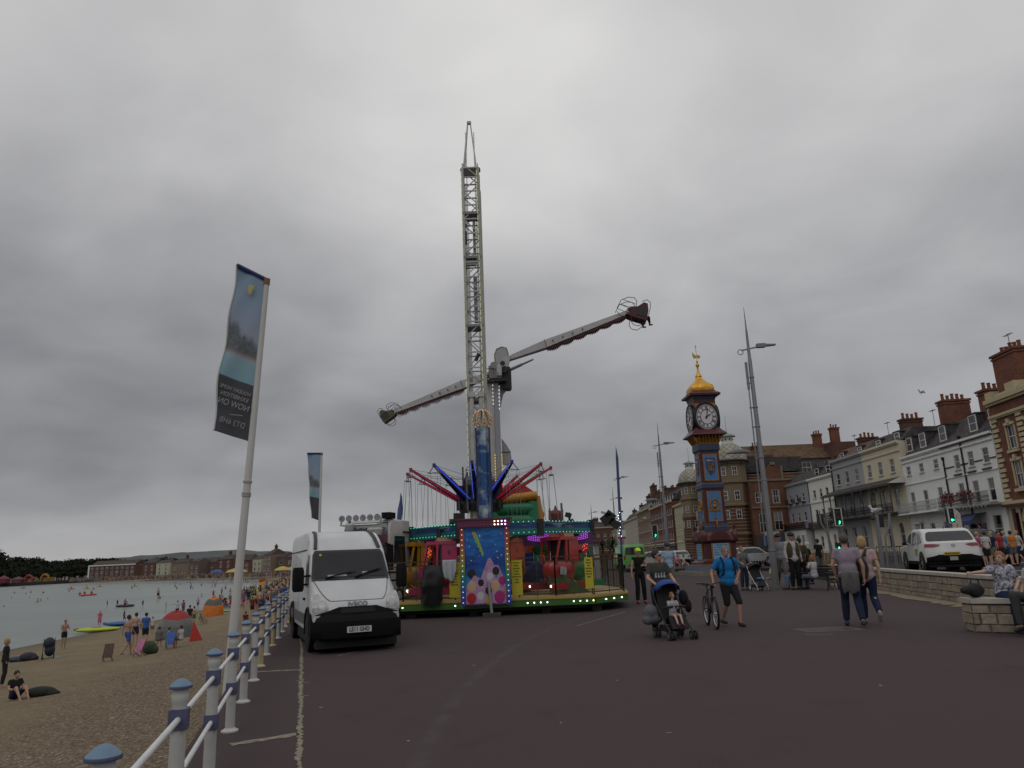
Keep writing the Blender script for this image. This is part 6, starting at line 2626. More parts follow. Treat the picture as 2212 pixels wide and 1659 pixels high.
traffic_light(60,1414,1134,1162,'small traffic light with green arrow beside the lamp post left of the clock tower')
def crossing_bits():
 # pedestrian signal, poles
 c = at(1811,1184,37)
 t = thing('pedestrian_signal','low pedestrian signal box glowing green left of the walking couple','pedestrian signal',(c.x,37,.5))
 q = MB(mat('signal_pole',(.16,.16,.17),.5))
 q.cyl((0,.05,0),(0,.05,c.z - .3),.055,n=10)
 q.build('pole',t)
 q = MB(mat('signal_black',(.008,.008,.009),.45))
 q.bb((-.11,-.1,c.z - .75),(.11,.08,c.z - .25))
 q.mat(bulbmat('green_man',(.05,1.0,.6),3))
 q.prism([(-.035,c.z - .62),(.035,c.z - .62),(.04,c.z - .5),(.02,c.z - .44),(-.02,c.z - .44),(-.04,c.z - .5)],-.115,-.1)
 q.build('signal_box',t)
 c = at(1893,1112,33)
 b = at(1905,1215,33)
 t = thing('signal_mast','plain grey pole with a small camera and a seagull perched on top','pole',(b.x,33,.6))
 q = MB(MATS['signal_pole'])
 dx_ = c.x - b.x
 q.cyl((0,0,-.3),(dx_,0,c.z - .6),.09,.075,n=10)
 q.mat(MATS['signal_black'])
 q.sph((dx_ - .2,-.05,c.z - .75),.09,8,6)
 q.bar((dx_,0,c.z - .72),(dx_ - .2,0,c.z - .72),.04)
 q.build('post',t)
 # seagull on top of it
 wht = mat('gull_white',(.62,.62,.62),.6)
 gry = mat('gull_grey',(.28,.29,.31),.6)
 def gull(loc,rz,label,s=1.0):
  q = MB(wht)
  M_ = Matrix.Rotation(R(-14),3,'Y')
  q.sph((0,0,.19),(.22,.085,.095),12,8,M=M_)
  q.tube([(-.13,0,.22),(-.2,0,.3),(-.22,0,.36)],[.065,.05,.045],8)
  q.sph((-.235,0,.375),(.058,.045,.047),10,7)
  o = q.build('seagull',None,smooth=True,loc=loc,rz=rz)
  o.scale = (s,s,s)
  tag(o,label,'seagull','seagulls on the rooftops and poles')
  q = MB(gry)
  for sd in (-1,1):
   q.sph((.06,sd * .075,.21),(.22,.025,.075),10,6,M=M_)
  q.mat(MATS['signal_black'])
  q.prism([(.22,.16),(.4,.11),(.24,.22)],-.03,.03)
  q.build('wings',o,smooth=True)
  q = MB(mat('gull_beak',(.5,.3,.03),.5))
  q.cyl((-.28,0,.37),(-.35,0,.355),.016,.004,n=6)
  for sd in (-.03,.03):
   q.cyl((.0,sd,.12),(.0,sd,0),.008,n=5)
  q.build('beak_and_legs',o)
  return o
 gull((b.x + dx_,33,c.z),0,'white seagull perched on the pole above the walking couple')
 p = on_plane((2900 + 1490 * .5424) / 1.8517,(1300 + 503 * .5424) / 1.8517,(50.4,95),(49,77))
 gull((49.7,88.2,19.2),R(20),'white seagull standing on a chimney of the white house',1.6)
 # flying gulls
 for (x,y,Y,lab) in [(1446,1073,60,'white seagull gliding in front of the brick terrace')]:
  c = at((2500 + 190 * .4219) / 1.8517,(1900 + 410 * .4219) / 1.8517,Y)
  q = MB(wht)
  q.sph((0,0,0),(.24,.07,.07),10,6)
  q.add([(-.08,.0,.03),(.1,0,.03),(.05,.35,.14),(.22,.7,.06),(-.02,.36,.15)],[(0,1,2,4),(4,2,3)])
  q.add([(-.08,.0,.03),(.1,0,.03),(.05,-.35,.14),(.22,-.7,.06),(-.02,-.36,.15)],[(0,4,2,1),(4,3,2)])
  o = q.build('seagull',None,fix=False,loc=c,rz=R(60))
  tag(o,lab,'seagull','seagulls on the rooftops and poles')
 # cranked poles
 for (Y,pts,lab) in [(40,[(1770,1103),(1773,1130),(1787,1152),(1796,1180),(1803,1230)],'cranked grey pole curving down left of the pedestrian signal'),(35,[(1921,1108),(1921,1135),(1912,1160),(1916,1200),(1918,1222)],'cranked grey pole right of the seagull pole')]:
  b = at(pts[-1][0],pts[-1][1],Y)
  q = MB(MATS['signal_pole'])
  q.tube([at(x,y,Y) - Vector((b.x,Y,b.z)) for x,y in pts] + [(0,0,.5 - b.z)],.05,8)
  o = q.build('cranked_pole',None,loc=(b.x,Y,b.z),smooth=True)
  tag(o,lab,'pole')
 # planter wall and rail beyond the road, guard rail
 A,B = at(1752,1215,52),at(1898,1222,44)
 q = MB(mat('planter_tan',(.20,.135,.05),.9,nv=(2,.3),bp=(6,.5)))
 z1 = at(1890,1205,44).z
 q.bar((A.x,52,.75),(B.x,44,.75),.4,1.1)
 tag(q.build('planter_wall',None),'low ochre retaining wall across the road','wall')
 t = thing('guard_rail','white pedestrian guard rail behind the ochre wall','railing',(0,0,0))
 q = MB(mat('rail_pale',(.36,.36,.35),.5))
 zr = 1.42
 q.bar((A.x - 4,52.4,zr),(B.x,44.4,zr),.05)
 for i in range(40):
  p = Vector((A.x - 4,52.4,0)).lerp(Vector((B.x,44.4,0)),i / 39)
  q.bar((p.x,p.y,.8),(p.x,p.y,zr),.02)
 q.build('rails',t)
 C,D = at(1898,1222,43),at(2120,1215,36)
 t = thing('guard_rail','dark barred guard rail behind the white hatchback','railing',(0,0,0))
 q = MB(mat('rail_dark',(.06,.06,.06),.5))
 q.bar((C.x,43,1.55),(D.x + 8,36,1.55),.06)
 q.bar((C.x,43,.8),(D.x + 8,36,.8),.05)
 for i in range(90):
  p = Vector((C.x,43,0)).lerp(Vector((D.x + 8,36,0)),i / 89)
  q.bar((p.x,p.y,.6),(p.x,p.y,1.55),.03)
 q.build('bars',t)
 # hanging flower tub on the far pavement
 c = at(2090,1180,60)
 t = thing('flower_tub','round tub of pink and white flowers on the far pavement','flower tub',(c.x,60,.7))
 q = MB(mat('tub_dark',(.05,.045,.04),.8))
 q.lathe([(.5,0),(.8,1.0),(.85,1.05),(.8,1.0)],14)
 q.build('tub',t)
 f = flowerbox(t,-1.2,1.2,0,1.3,[1,2,2,3],500,.6,0,9,'flowers')
 # feather flag
 p0,p1 = at(2079,1185,58),at(2071,1100,58)
 t = thing('feather_flag','white feather flag with red letters beside the blue awning','flag',(p0.x,58,.7))
 H = p1.z - .7
 q = MB(MATS['signal_black'])
 q.tube([(-.45,0,0),(-.5,0,H * .6),(-.42,0,H * .9),(-.2,0,H * 1.02),(.15,0,H),(.3,0,H * .93)],.03,6)
 q.build('pole',t)
 q = MB(mat('flag_white',(.50,.44,.38),.8))
 q.prism([(-.47,.5),(-.48,H * .6),(-.4,H * .9),(-.2,H),(.12,H * .98),(.28,H * .9),(.3,H * .6),(.25,.5)],-.01,.01)
 f = q.build('flag_cloth',t)
 rd = mat('flag_red',(.40,.03,.03),.6)
 for i,ch in enumerate('FISH'):
  text(ch,.55,rd,f,frame3((-.08,-.02,H * .8 - i * .62),(1,0,0),(0,0,1)),'letter')
 # far flag behind the truck
 Y = 33
 p0,p1 = at(857,1157,Y),at(866,1066,Y)
 t = thing('feather_flag','furled blue and white feather flag behind the showground lorry','flag',(p0.x,Y,0))
 q = MB(mat('gray_pole',(.12,.12,.12),.5))
 q.tube([(0,0,0),(.05,0,p0.z),(p1.x - p0.x,0,p1.z)],.03,6)
 q.build('pole',t)
 q = MB(mat('furl_blue',(.06,.08,.2),.8,nv=(1.2,.6)))
 q.tube([(.04,0,p0.z),(.1,0,p0.z + .6),(.16,0,p0.z + 1.1),(p1.x - p0.x + .02,0,p1.z - .1)],[.06,.1,.12,.03],8)
 q.build('flag_cloth',t,smooth=True)
crossing_bits()
def banners():
 pole = mat('flagpole_white',(.52,.52,.50),.45,nv=(1,.08))
 for (base,topx,Y,lab,detail) in [((512,1480),(577,605),12.15,'nearest leaning white flagpole by the railing with a printed banner seen from behind',True),((693,1160),(695,979),32.0,'second white flagpole behind the van with a narrow banner',False)]:
  tp = at(topx[0],topx[1],Y)
  if detail:
   b = Vector((-4.62,Y,-.9))
  else:
   b = Vector((at(690,1150,Y).x - .05,Y,-.9))
  t = thing('flagpole',lab,'flagpole',b,0,'banner flagpoles along the sea wall')
  V = Vector((tp.x - b.x,0,tp.z - b.z))
  q = MB(pole)
  q.cyl((0,0,0),V,.078,.042,n=14)
  q.build('pole',t,ang=40)
  q = MB(mat('pole_cap',(.20,.09,.04),.6))
  q.cyl(V * .988,V * 1.003,.052,n=12)
  q.build('pole_cap',t)
  q = MB(mat('clamp',(.35,.34,.32),.5))
  for f in (.5,.505,.53):
   q.cyl(V * f,V * (f + .004),.074,n=12)
  q.build('clamp',t)
  # banner: outline in picture terms turned into metres
  if detail:
   corners = [(513,572),(577,604),(546,956),(465,931)]
   mids = [(497,760),(566,760)]
  else:
   corners = [(664,979),(693,979),(690,1125),(674,1119)]
   mids = [(669,1060),(692,1060)]
  c = [at(x,y,Y) - b for x,y in corners]
  TL,TR,BR,BL = c
  # seen from behind: picture-left is the fly edge
  nu,nv = 16,50
  def fn(u,v):
   top = TL.lerp(TR,u)
   bot = BL.lerp(BR,u)
   p = top.lerp(bot,v)
   p.x += (1 - u) * -.03 * math.sin(v * math.pi) * (1 if detail else .4)
   p.y += .06 * math.sin(u * 5 + v * 6) * (1 - u) + .05 * math.sin(v * 16 + u * 8) * (1 - u)
   return p
  m = mat('banner_print' if detail else 'banner_print2',(.3,.4,.5),.75,spec=.2)
  nt = NT(m.node_tree)
  me = bpy.data.meshes.new('banner')
  vs = [fn(i / nu,j / nv) for j in range(nv + 1) for i in range(nu + 1)]
  k = nu + 1
  fs = [(j * k + i,j * k + i + 1,(j + 1) * k + i + 1,(j + 1) * k + i) for j in range(nv) for i in range(nu)]
  me.from_pydata(vs,[],fs)
  uv = me.uv_layers.new()
  for p in me.polygons:
   for li,vi in zip(p.loop_indices,p.vertices):
    uv.data[li].uv = ((vi % k) / nu,1 - (vi // k) / nv)
  me.polygons.foreach_set('use_smooth',[True] * len(me.polygons))
  me.materials.append(m)
  u_ = nt.new('ShaderNodeTexCoord').outputs['UV']
  ux,uy,_ = nt.sep(u_)
  # printed photograph: pale sky, dark wooded hill, beach, sea, then a dark title block
  hill = nt.m('ADD',uy,nt.m('MULTIPLY',nt.noise(nt.v('MULTIPLY',u_,(3,6,1)),2,5,.6),.16))
  hill = nt.m('ADD',hill,nt.m('MULTIPLY',ux,.12))
  c1 = nt.ramp(uy,[(0.0,(.085,.085,.10)),(.325,(.085,.085,.10)),(.33,(.24,.40,.48)),(.46,(.28,.42,.48)),(.475,(.38,.32,.33)),(.53,(.30,.36,.42)),(.6,(.33,.37,.46)),(.8,(.27,.36,.48)),(.97,(.25,.36,.46)),(.985,(.02,.04,.14))],'LINEAR')
  msk = nt.m('MULTIPLY',nt.ramp(hill,[(.72,1),(.78,0)]),nt.ramp(uy,[(.47,0),(.50,1)]))
  det = nt.ramp(nt.noise(nt.v('MULTIPLY',u_,(8,18,1)),2,4,.7),[(.35,(.05,.06,.06)),(.65,(.16,.17,.18))])
  nt.l.new(nt.mix(nt.m('MULTIPLY',msk,.8),c1,det),nt.n['Principled BSDF'].inputs['Base Color'])
  bs = nt.n['Principled BSDF']
  # light also passes through the thin cloth
  tl = nt.new('ShaderNodeBsdfTranslucent')
  nt.l.new(bs.inputs['Base Color'].links[0].from_socket,tl.inputs[0])
  mx = nt.new('ShaderNodeMixShader')
  mx.inputs[0].default_value = .35
  nt.l.new(bs.outputs[0],mx.inputs[1])
  nt.l.new(tl.outputs[0],mx.inputs[2])
  nt.l.new(mx.outputs[0],nt.n['Material Output'].inputs[0])
  o = obj('banner',me,t)
  q = MB(mat('banner_hem',(.60,.62,.60),.8))
  pts = [fn(0,j / nv) for j in range(nv + 1)]
  q.tube([p + Vector((-.012,-.01,0)) for p in pts],.016,5)
  q.mat(mat('banner_bar',(.02,.03,.10),.5))
  q.tube([TL,TR],.028,6)
  q.build('hem',o)
  if detail:
   lm = mat('banner_letters',(.27,.275,.30),.8)
   for (s_,v,size,ucen,sx_) in [('HOLIDAY HOME',.735,.090,.46,.80),('EXHIBITION',.775,.098,.46,.92),('NOW ON',.822,.145,.46,.86),('DT3 6HB',.925,.135,.46,.86)]:
    P = fn(ucen,v)
    xa = fn(.9,v) - fn(.1,v)
    ya = fn(ucen,v - .04) - fn(ucen,v + .04)
    W0 = xa.length / .8
    text(s_,size,lm,o,frame3(P + Vector((0,-.09,0)),xa,ya),'lettering',.002,mirror=True,sx=sx_)
   P = fn(.55,.875)
   q = MB(lm)
   q.box(P + Vector((0,-.09,0)),(.22,.004,.012),M=Matrix.Rotation(R(8),3,'Y'))
   q.mat(mat('crest_gold',(.42,.36,.14),.7))
   P = fn(.55,.115)
   q.sph(P + Vector((0,-.06,0)),(.045,.006,.1),8,5)
   q.sph(P + Vector((.02,-.06,.03)),(.05,.006,.05),8,5)
   q.build('crest',o)
banners()
def promenade_railing():
 t = thing('promenade_railing','white railing of blue capped posts and twin rails above the beach','railing',(0,0,0))
 wh = mat('post_white',(.44,.44,.42),.55,nv=(5,.14),bp=(30,.25,.005))
 rust = mat('post_rust',(.42,.34,.20),.6,nv=(4,.3),bp=(30,.25,.005))
 bl = mat('collar_blue',(.075,.082,.155),.5,nv=(8,.15))
 cap = mat('cap_blue',(.12,.20,.29),.45,nv=(6,.18))
 rl = mat('rail_white',(.62,.62,.62),.5,nv=(6,.08))
 ys = [1.45,3.22,5.02,6.83,8.64,10.42,12.3,14.02,15.8,17.6,19.36]
 ys += [19.36 + 1.8 * k for k in range(1,24)]
 P = [Vector((fence_x(y),y,0)) for y in ys]
 def post_mesh(m):
  q = MB(m)
  q.lathe([(.092,0),(.092,.015),(.07,.025),(.05,.04),(.048,.50),(.046,.85),(.044,.885),(.052,.905),(.054,.94),(.045,.962),(.049,.98)],16)
  return q.mesh('post',ang=35)
 mw,mr = post_mesh(wh),post_mesh(rust)
 q = MB(bl)
 q.box((0,0,0),(.112,.112,.12))
 bv = q.mesh('collar')
 q = MB(cap)
 q.lathe([(.05,.975),(.069,.983),(.069,.998),(.036,1.028),(.014,1.038),(.001,1.04)],16)
 cv = q.mesh('cap',ang=35)
 q = MB(bl)
 q.lathe([(.071,.981),(.072,.988),(.071,.995),(.069,.988)],16)
 rv = q.mesh('cap_rim')
 for i,p in enumerate(P):
  n = P[min(i + 1,len(P) - 1)] - P[max(i - 1,0)]
  o = obj('post',mr if i in (7,9,13) else mw,t,p,-math.atan2(n.x,n.y))
  obj('collar',bv,o,(0,0,.44))
  obj('collar',bv,o,(0,0,.80))
  c = obj('cap',cv,o)
  obj('cap_rim',rv,c)
  if i < len(P) - 1:
   q = MB(rl)
   for z in (.44,.80):
    q.cyl(p + Vector((0,0,z)),P[i + 1] + Vector((0,0,z)),.019,n=10)
   q.build('rail',t,ang=60)
promenade_railing()
def stone_wall():
 sm = mat('wall_stone',(.30,.25,.18),.9,nv=(2,.2),bp=(8,.8,.03))
 blocks = [mat('wall_stone%d' % i,c,.92,nv=(5,.22),bp=(12,.9,.03)) for i,c in enumerate([(.27,.235,.18),(.31,.27,.205),(.235,.20,.155),(.29,.24,.175)])]
 mort = mat('wall_mortar',(.12,.095,.07),.95)
 capm = mat('wall_cap',(.40,.37,.32),.85,nv=(4,.15),bp=(14,.5,.01))
 def wall(t,pts,h,thick,seed,courses=(.13,.14,.20,.20,.12)):
  rn = random.Random(seed)
  P = [Vector((x,y,0)) for x,y in pts]
  for a,b in zip(P,P[1:]):
   d_ = (b - a)
   L = d_.length
   d_.normalize()
   n = Vector((-d_.y,d_.x,0))     # towards the promenade when walking away from the camera
   q = MB(mort)
   q.add([a + n * -.0,b + n * -.0,b - n * thick,a - n * thick] + [v + Vector((0,0,h - .09)) for v in (a,b,b - n * thick,a - n * thick)],[(0,1,5,4),(1,2,6,5),(2,3,7,6),(3,0,4,7),(4,5,6,7)])
   q.build('wall_core',t)
   q = MB()
   z = 0.01
   for ci,ch in enumerate(courses):
    if z + ch > h - .06:
     break
    x = -rn.uniform(0,.2)
    while x < L:
     w_ = rn.uniform(.26,.46) * (1.25 if ch < .15 else 1)
     x0,x1 = max(0,x),min(L,x + w_)
     if x1 - x0 > .05:
      q.mat(rn.choice(blocks))
      pr = rn.uniform(.015,.045)
      g = .012
      c0,c1 = a + d_ * (x0 + g),a + d_ * (x1 - g)
      v = [c0,c1,c1 + Vector((0,0,ch - g)),c0 + Vector((0,0,ch - g))]
      v = [k + Vector((0,0,z)) for k in v]
      mid = sum(v,Vector()) / 4
      o_ = [mid + (k - mid) * .86 + n * pr for k in v]
      q.add([k + n * .002 for k in v] + o_,[(4,5,6,7),(0,1,5,4),(1,2,6,5),(2,3,7,6),(3,0,4,7)])
     x += w_
    z += ch
   tag(q.build('stone_facing',t),kind='stuff')
   q = MB(capm)
   x = 0
   while x < L - .01:
    w_ = min(L - x,.9)
    c0,c1 = a + d_ * (x + .004),a + d_ * (x + w_ - .004)
    v = [c0 + n * .05,c1 + n * .05,c1 - n * (thick + .04),c0 - n * (thick + .04)]
    q.add([k + Vector((0,0,h - .09)) for k in v] + [k + Vector((0,0,h)) for k in v],[(0,3,2,1),(4,5,6,7),(0,1,5,4),(1,2,6,5),(2,3,7,6),(3,0,4,7)])
    x += w_
   q.build('coping',t)
 t = thing('stone_wall','long low wall of rough square stones with pale coping beside the road','wall',(0,0,0))
 wall(t,[(10.3,6),(11.45,15),(12.43,21.6),(13.3,27),(14.4,33),(15.65,38.7)],.80,.3,4)
 # near seat wall
 A = gz(2092,1446)
 t = thing('seat_wall','low stone seat wall with pale coping under the seated woman at right','wall',(0,0,0))
 wall(t,[(9.5,11.8),(9.42,12.8),(9.36,13.6),(9.34,14.3),(8.62,14.85)],.62,.45,9,(.14,.2,.16))
 wall(t,[(8.62,14.85),(8.7,15.28)],.62,.1,12,(.14,.2,.16))
stone_wall()
# ================================================================ VEHICLES
RUB = lambda: mat('rubber',(.012,.012,.013),.8)
PLB = lambda: mat('plastic_black',(.008,.008,.009),.7,bp=(60,.2,.003),spec=.15)
def yfront(prof,z):
 best = None
 for (y0,z0),(y1,z1) in zip(prof,prof[1:]):
  if min(z0,z1) <= z <= max(z0,z1) and abs(z1 - z0) > 1e-5:
   y = y0 + (y1 - y0) * (z - z0) / (z1 - z0)
   best = y if best is None else min(best,y)
 return best if best is not None else prof[0][0]
class Shell:
 """vehicle body: side profile (y,z) swept over the width with rounded shoulders"""
 def __init__(s,prof,W_,belt,tum,bow=.12,rb=.10,rear=0.0):
  s.p,s.W,s.belt,s.tum,s.bow,s.rb,s.L,s.rear = prof,W_,belt,tum,bow,rb,max(p[0] for p in prof),rear
 def hw(s,z):
  return s.W * (1 - s.tum * max(0,z - s.belt) - .05 * max(0,.55 - z))
 def pt(s,y,z,t):
  a = abs(t)
  k = max(0,1 - y / (s.L * .25))
  r = max(0,1 - (s.L - y) / (s.L * .2))
  return Vector((t * s.hw(z),y + s.bow * k * a ** 2.6 * 1.6 - s.rear * r * a ** 2.6,z))
 def body(s,name,parent,m):
  n = len(s.p)
  nor = []
  for i in range(n):
   a,b = Vector(s.p[i - 1]),Vector(s.p[(i + 1) % n])
   d_ = (b - a).normalized()
   nor.append(Vector((-d_.y,d_.x)))
  area = sum(s.p[i][0] * s.p[(i + 1) % n][1] - s.p[(i + 1) % n][0] * s.p[i][1] for i in range(n))
  sg = 1 if area > 0 else -1
  ts = [-1,-.985,-.95,-.86,-.6,-.3,0,.3,.6,.86,.95,.985,1]
  ins = {1: s.rb,.985: s.rb * .5,.95: s.rb * .16}
  q = MB(m)
  vs = []
  for t in ts:
   d_ = ins.get(abs(t),0)
   for (y,z),nn in zip(s.p,nor):
    if z < .5 * s.belt:
     d2 = d_ * .4
    else:
     d2 = d_
    vs.append(s.pt(y + nn.x * d2 * sg,z + nn.y * d2 * sg,t))
  fs = [(a * n + i,a * n + (i + 1) % n,(a + 1) * n + (i + 1) % n,(a + 1) * n + i) for a in range(len(ts) - 1) for i in range(n)]
  fs += [tuple(range(n)),tuple(range((len(ts) - 1) * n,len(ts) * n))]
  q.add(vs,fs)
  return q.build(name,parent,ang=32)
 def fpatch(s,rows,m,name,parent,off=.012,back=False,sub=5,nx=12):
  """patch over the front (or back): rows of (z, xl, xr) with x in -1..1"""
  q = MB(m)
  R_ = []
  for (z0,a0,b0),(z1,a1,b1) in zip(rows,rows[1:]):
   for k in range(sub):
    f = k / sub
    R_.append((z0 + (z1 - z0) * f,a0 + (a1 - a0) * f,b0 + (b1 - b0) * f))
  R_.append(rows[-1])
  yf = (lambda z: yfront(s.p,z)) if not back else (lambda z: -yfront([(-y,zz) for y,zz in s.p],z))
  vs = []
  for z,a,b in R_:
   y = yf(z)
   y2 = yf(z + .03)
   n = Vector((0,-.03,y2 - y)).normalized() if not back else Vector((0,.03,-(y2 - y))).normalized()
   for k in range(nx + 1):
    t = a + (b - a) * k / nx
    vs.append(s.pt(y,z,t) + n * off)
  k = nx + 1
  q.add(vs,[(j * k + i,j * k + i + 1,(j + 1) * k + i + 1,(j + 1) * k + i) for j in range(len(R_) - 1) for i in range(nx)])
  return q.build(name,parent,smooth=True,fix=False)
 def spatch(s,pts,sd,m,name,parent,off=.008):
  q = MB(m)
  q.add([(sd * (s.hw(z) + off),y,z) for y,z in pts],[tuple(range(len(pts)))])
  q.add([(sd * (s.hw(z) - .02),y,z) for y,z in pts],[tuple(range(len(pts)))])
  return q.build(name,parent)
def wheel(parent,x,y,r,w_,rimm,arch=True,spokes=0):
 s = 1 if x > 0 else -1
 q = MB(RUB())
 prof = [(r * .62,-w_ / 2),(r * .9,-w_ / 2),(r,-w_ * .38),(r,w_ * .38),(r * .9,w_ / 2),(r * .62,w_ / 2)]
 N = 28
 vs = [(x + b,y + a * math.cos(2 * math.pi * i / N),r + a * math.sin(2 * math.pi * i / N)) for a,b in prof for i in range(N)]
 q.add(vs,[(j * N + i,j * N + (i + 1) % N,(j + 1) * N + (i + 1) % N,(j + 1) * N + i) for j in range(len(prof) - 1) for i in range(N)])
 o = q.build('wheel',parent,ang=40)
 q = MB(rimm)
 q.cyl((x + s * w_ * .2,y,r),(x + s * w_ * .42,y,r),r * .62,r * .56,n=20)
 if spokes:
  q.mat(PLB())
  for k in range(spokes):
   a = 2 * math.pi * (k + .5) / spokes
   q.box((x + s * w_ * .43,y + r * .36 * math.cos(a),r + r * .36 * math.sin(a)),(.012,r * .16,r * .3),M=Matrix.Rotation(a + math.pi / 2,3,'X'))
 q.build('rim',o)
 return o
def van():
 p = gz(668,1407)
 th = R(21.5)
 # local frame: +y to the rear, wheel axle at y=.95
 d_ = Vector((-math.sin(th),math.cos(th),0))
 s_ = Vector((math.cos(th),math.sin(th),0))
 org = p - d_ * .95 + s_ * .85
 t = thing('white_van','white high roofed panel van with black bumper, parked facing the camera','van',(org.x,org.y,0),th)
 t.scale = (.9,1,1)
 white = mat('van_white',(.52,.53,.54),.38,coat=.3,nv=(1.3,.11))
 prof = [(.02,.42),(-.02,.60),(.03,.76),(.07,.90),(.14,.98),(.30,1.07),(.70,1.28),(.98,1.42),(1.50,2.02),(1.66,2.13),(1.90,2.30),(2.25,2.44),(2.7,2.5),(5.7,2.5),(5.86,2.42),(5.9,2.2),(5.92,.5),(5.2,.38),(1.6,.36)]
 S = Shell(prof,1.0,1.15,.075,.13,.11)
 S.body('body',t,white)
 blk = PLB()
 # bumper
 q = MB(blk)
 rows = [(.24,.06),(.30,-.07),(.46,-.10),(.62,-.09),(.62,-.06),(.70,-.02),(.76,.03)]
 vs = []
 for z,y in rows:
  for k in range(17):
   t_ = -1.02 + 2.04 * k / 16
   vs.append((t_ * 1.0,y + .30 * abs(t_) ** 4,z - (.02 * abs(t_) if z > .8 else 0)))
 fs = [(j * 17 + i,j * 17 + i + 1,(j + 1) * 17 + i + 1,(j + 1) * 17 + i) for j in range(len(rows) - 1) for i in range(16)]
 q.add(vs,fs)
 for s in (-1,1):
  q.add([(s * 1.02,.24,.76),(s * 1.02,.24,.24),(s * 1.03,.55,.3),(s * 1.03,.62,.68),(s * 1.01,.50,.80)],[(0,1,2,3,4)])
 q.build('bumper',t,ang=50)
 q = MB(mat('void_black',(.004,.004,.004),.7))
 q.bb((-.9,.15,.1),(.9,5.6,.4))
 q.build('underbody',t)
 # grille band rising into a shallow trapezium
 S.fpatch([(.74,-.98,.98),(.80,-.72,.72),(.87,-.48,.48),(.885,-.42,.42)],blk,'grille',t,.016)
 S.fpatch([(.77,-.40,.40),(.86,-.36,.36)],mat('void_black',(.004,.004,.004),.7),'grille_slot',t,.022)
 # windscreen with black surround
 S.fpatch([(1.40,-.93,.93),(1.5,-.945,.945),(1.95,-.915,.915),(2.04,-.86,.86)],mat('screen_frit',(.012,.012,.014),.25),'screen_surround',t,.010)
 gm = mat('screen_glass',(.016,.016,.020),.12,spec=.35,nv=(1.2,.3))
 S.fpatch([(1.455,-.86,.86),(1.55,-.89,.89),(1.93,-.86,.86),(1.985,-.81,.81)],gm,'windscreen',t,.016)
 # bonnet shut line and crease lines
 gap = mat('panel_gap',(.05,.05,.052),.8)
 S.fpatch([(.998,-.60,.60),(1.006,-.60,.60)],gap,'bonnet_gap',t,.006,sub=1)
 for s in (-1,1):
  q = MB(gap)
  pts = []
  for f in range(9):
   z = 1.005 + .39 * f / 8
   pts.append(S.pt(yfront(prof,z),z,s * (.60 + .29 * (f / 8) ** .7)) + Vector((0,-.004,.008)))
  q.tube(pts,.007,4)
  q.build('bonnet_gap',t)
  # headlamp: leaf shaped, wrapping the corner
  S.fpatch([(.80,s * .74 if s > 0 else -.985,.985 if s > 0 else -.74),(.85,min(s * .66,s * .99),max(s * .66,s * .99)),(.95,min(s * .67,s * .995),max(s * .67,s * .995)),(1.05,min(s * .75,s * .995),max(s * .75,s * .995)),(1.13,min(s * .84,s * .98),max(s * .84,s * .98))],mat('lamp_clear',(.36,.36,.36),.12,coat=.8,nv=(9,.5)),'headlamp',t,.016)
  S.fpatch([(.84,min(s * .72,s * .82),max(s * .72,s * .82)),(.98,min(s * .74,s * .86),max(s * .74,s * .86))],mat('lamp_bowl',(.42,.42,.41),.3,me=.3),'reflector',t,.022)
  # black roof trim strips beside the raised roof
  q = MB(mat('trim_brown',(.035,.028,.028),.6))
  pts = []
  for f in range(9):
   z = 2.07 + .42 * f / 8
   pts.append(S.pt(yfront(prof,z),z,s * (.84 - .06 * f / 8)) + Vector((0,-.012,.012)))
  for a,b in zip(pts,pts[1:]):
   q.bar(a,b,.085,.03)
  q.build('roof_trim',t)
  # cab door window, door lines, side rubbing panel, handles
  S.spatch([(1.05,1.30),(1.72,1.28),(1.74,1.98),(1.50,1.96)],s,gm,'side_window',t)
  for ya in (.86,1.9,3.1,4.4):
   S.spatch([(ya,.55),(ya + .02,.55),(ya + .02,2.28),(ya,2.28)] if ya > 1 else [(ya,.55),(ya + .02,.55),(ya + .1,1.3),(ya + .08,1.3)],s,gap,'door_gap',t,.004)
  S.spatch([(1.6,.5),(5.6,.5),(5.6,.72),(1.6,.72)],s,mat('trim_grey',(.10,.10,.10),.6),'sill_trim',t,.012)
  S.spatch([(1.9,2.06),(5.7,2.06),(5.7,2.09),(1.9,2.09)],s,gap,'door_rail',t,.006)
  q = MB(blk)
  q.box((s * 1.0,1.78,1.02),(.04,.16,.05))
  q.build('door_handle',t)
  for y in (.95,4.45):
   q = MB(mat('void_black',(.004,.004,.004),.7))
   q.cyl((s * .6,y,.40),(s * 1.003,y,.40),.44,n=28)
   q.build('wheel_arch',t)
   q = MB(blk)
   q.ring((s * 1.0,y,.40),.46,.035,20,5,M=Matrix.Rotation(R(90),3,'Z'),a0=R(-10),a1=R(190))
   q.build('arch_trim',t)
   wheel(t,s * .90,y,.36,.22,mat('wheel_steel',(.30,.30,.31),.4,me=.4),spokes=6)
  # mirror: tall black block on two arms
  q = MB(blk)
  mx = s * 1.23
  q.bar((s * .94,1.15,1.52),(mx,1.02,1.50),.04)
  q.bar((s * .94,1.15,1.34),(mx,1.02,1.34),.04)
  q.lathe([(.11,1.20),(.135,1.26),(.135,1.62),(.11,1.70)],14,(mx,1.0,0))
  q.build('wing_mirror',t,ang=50)
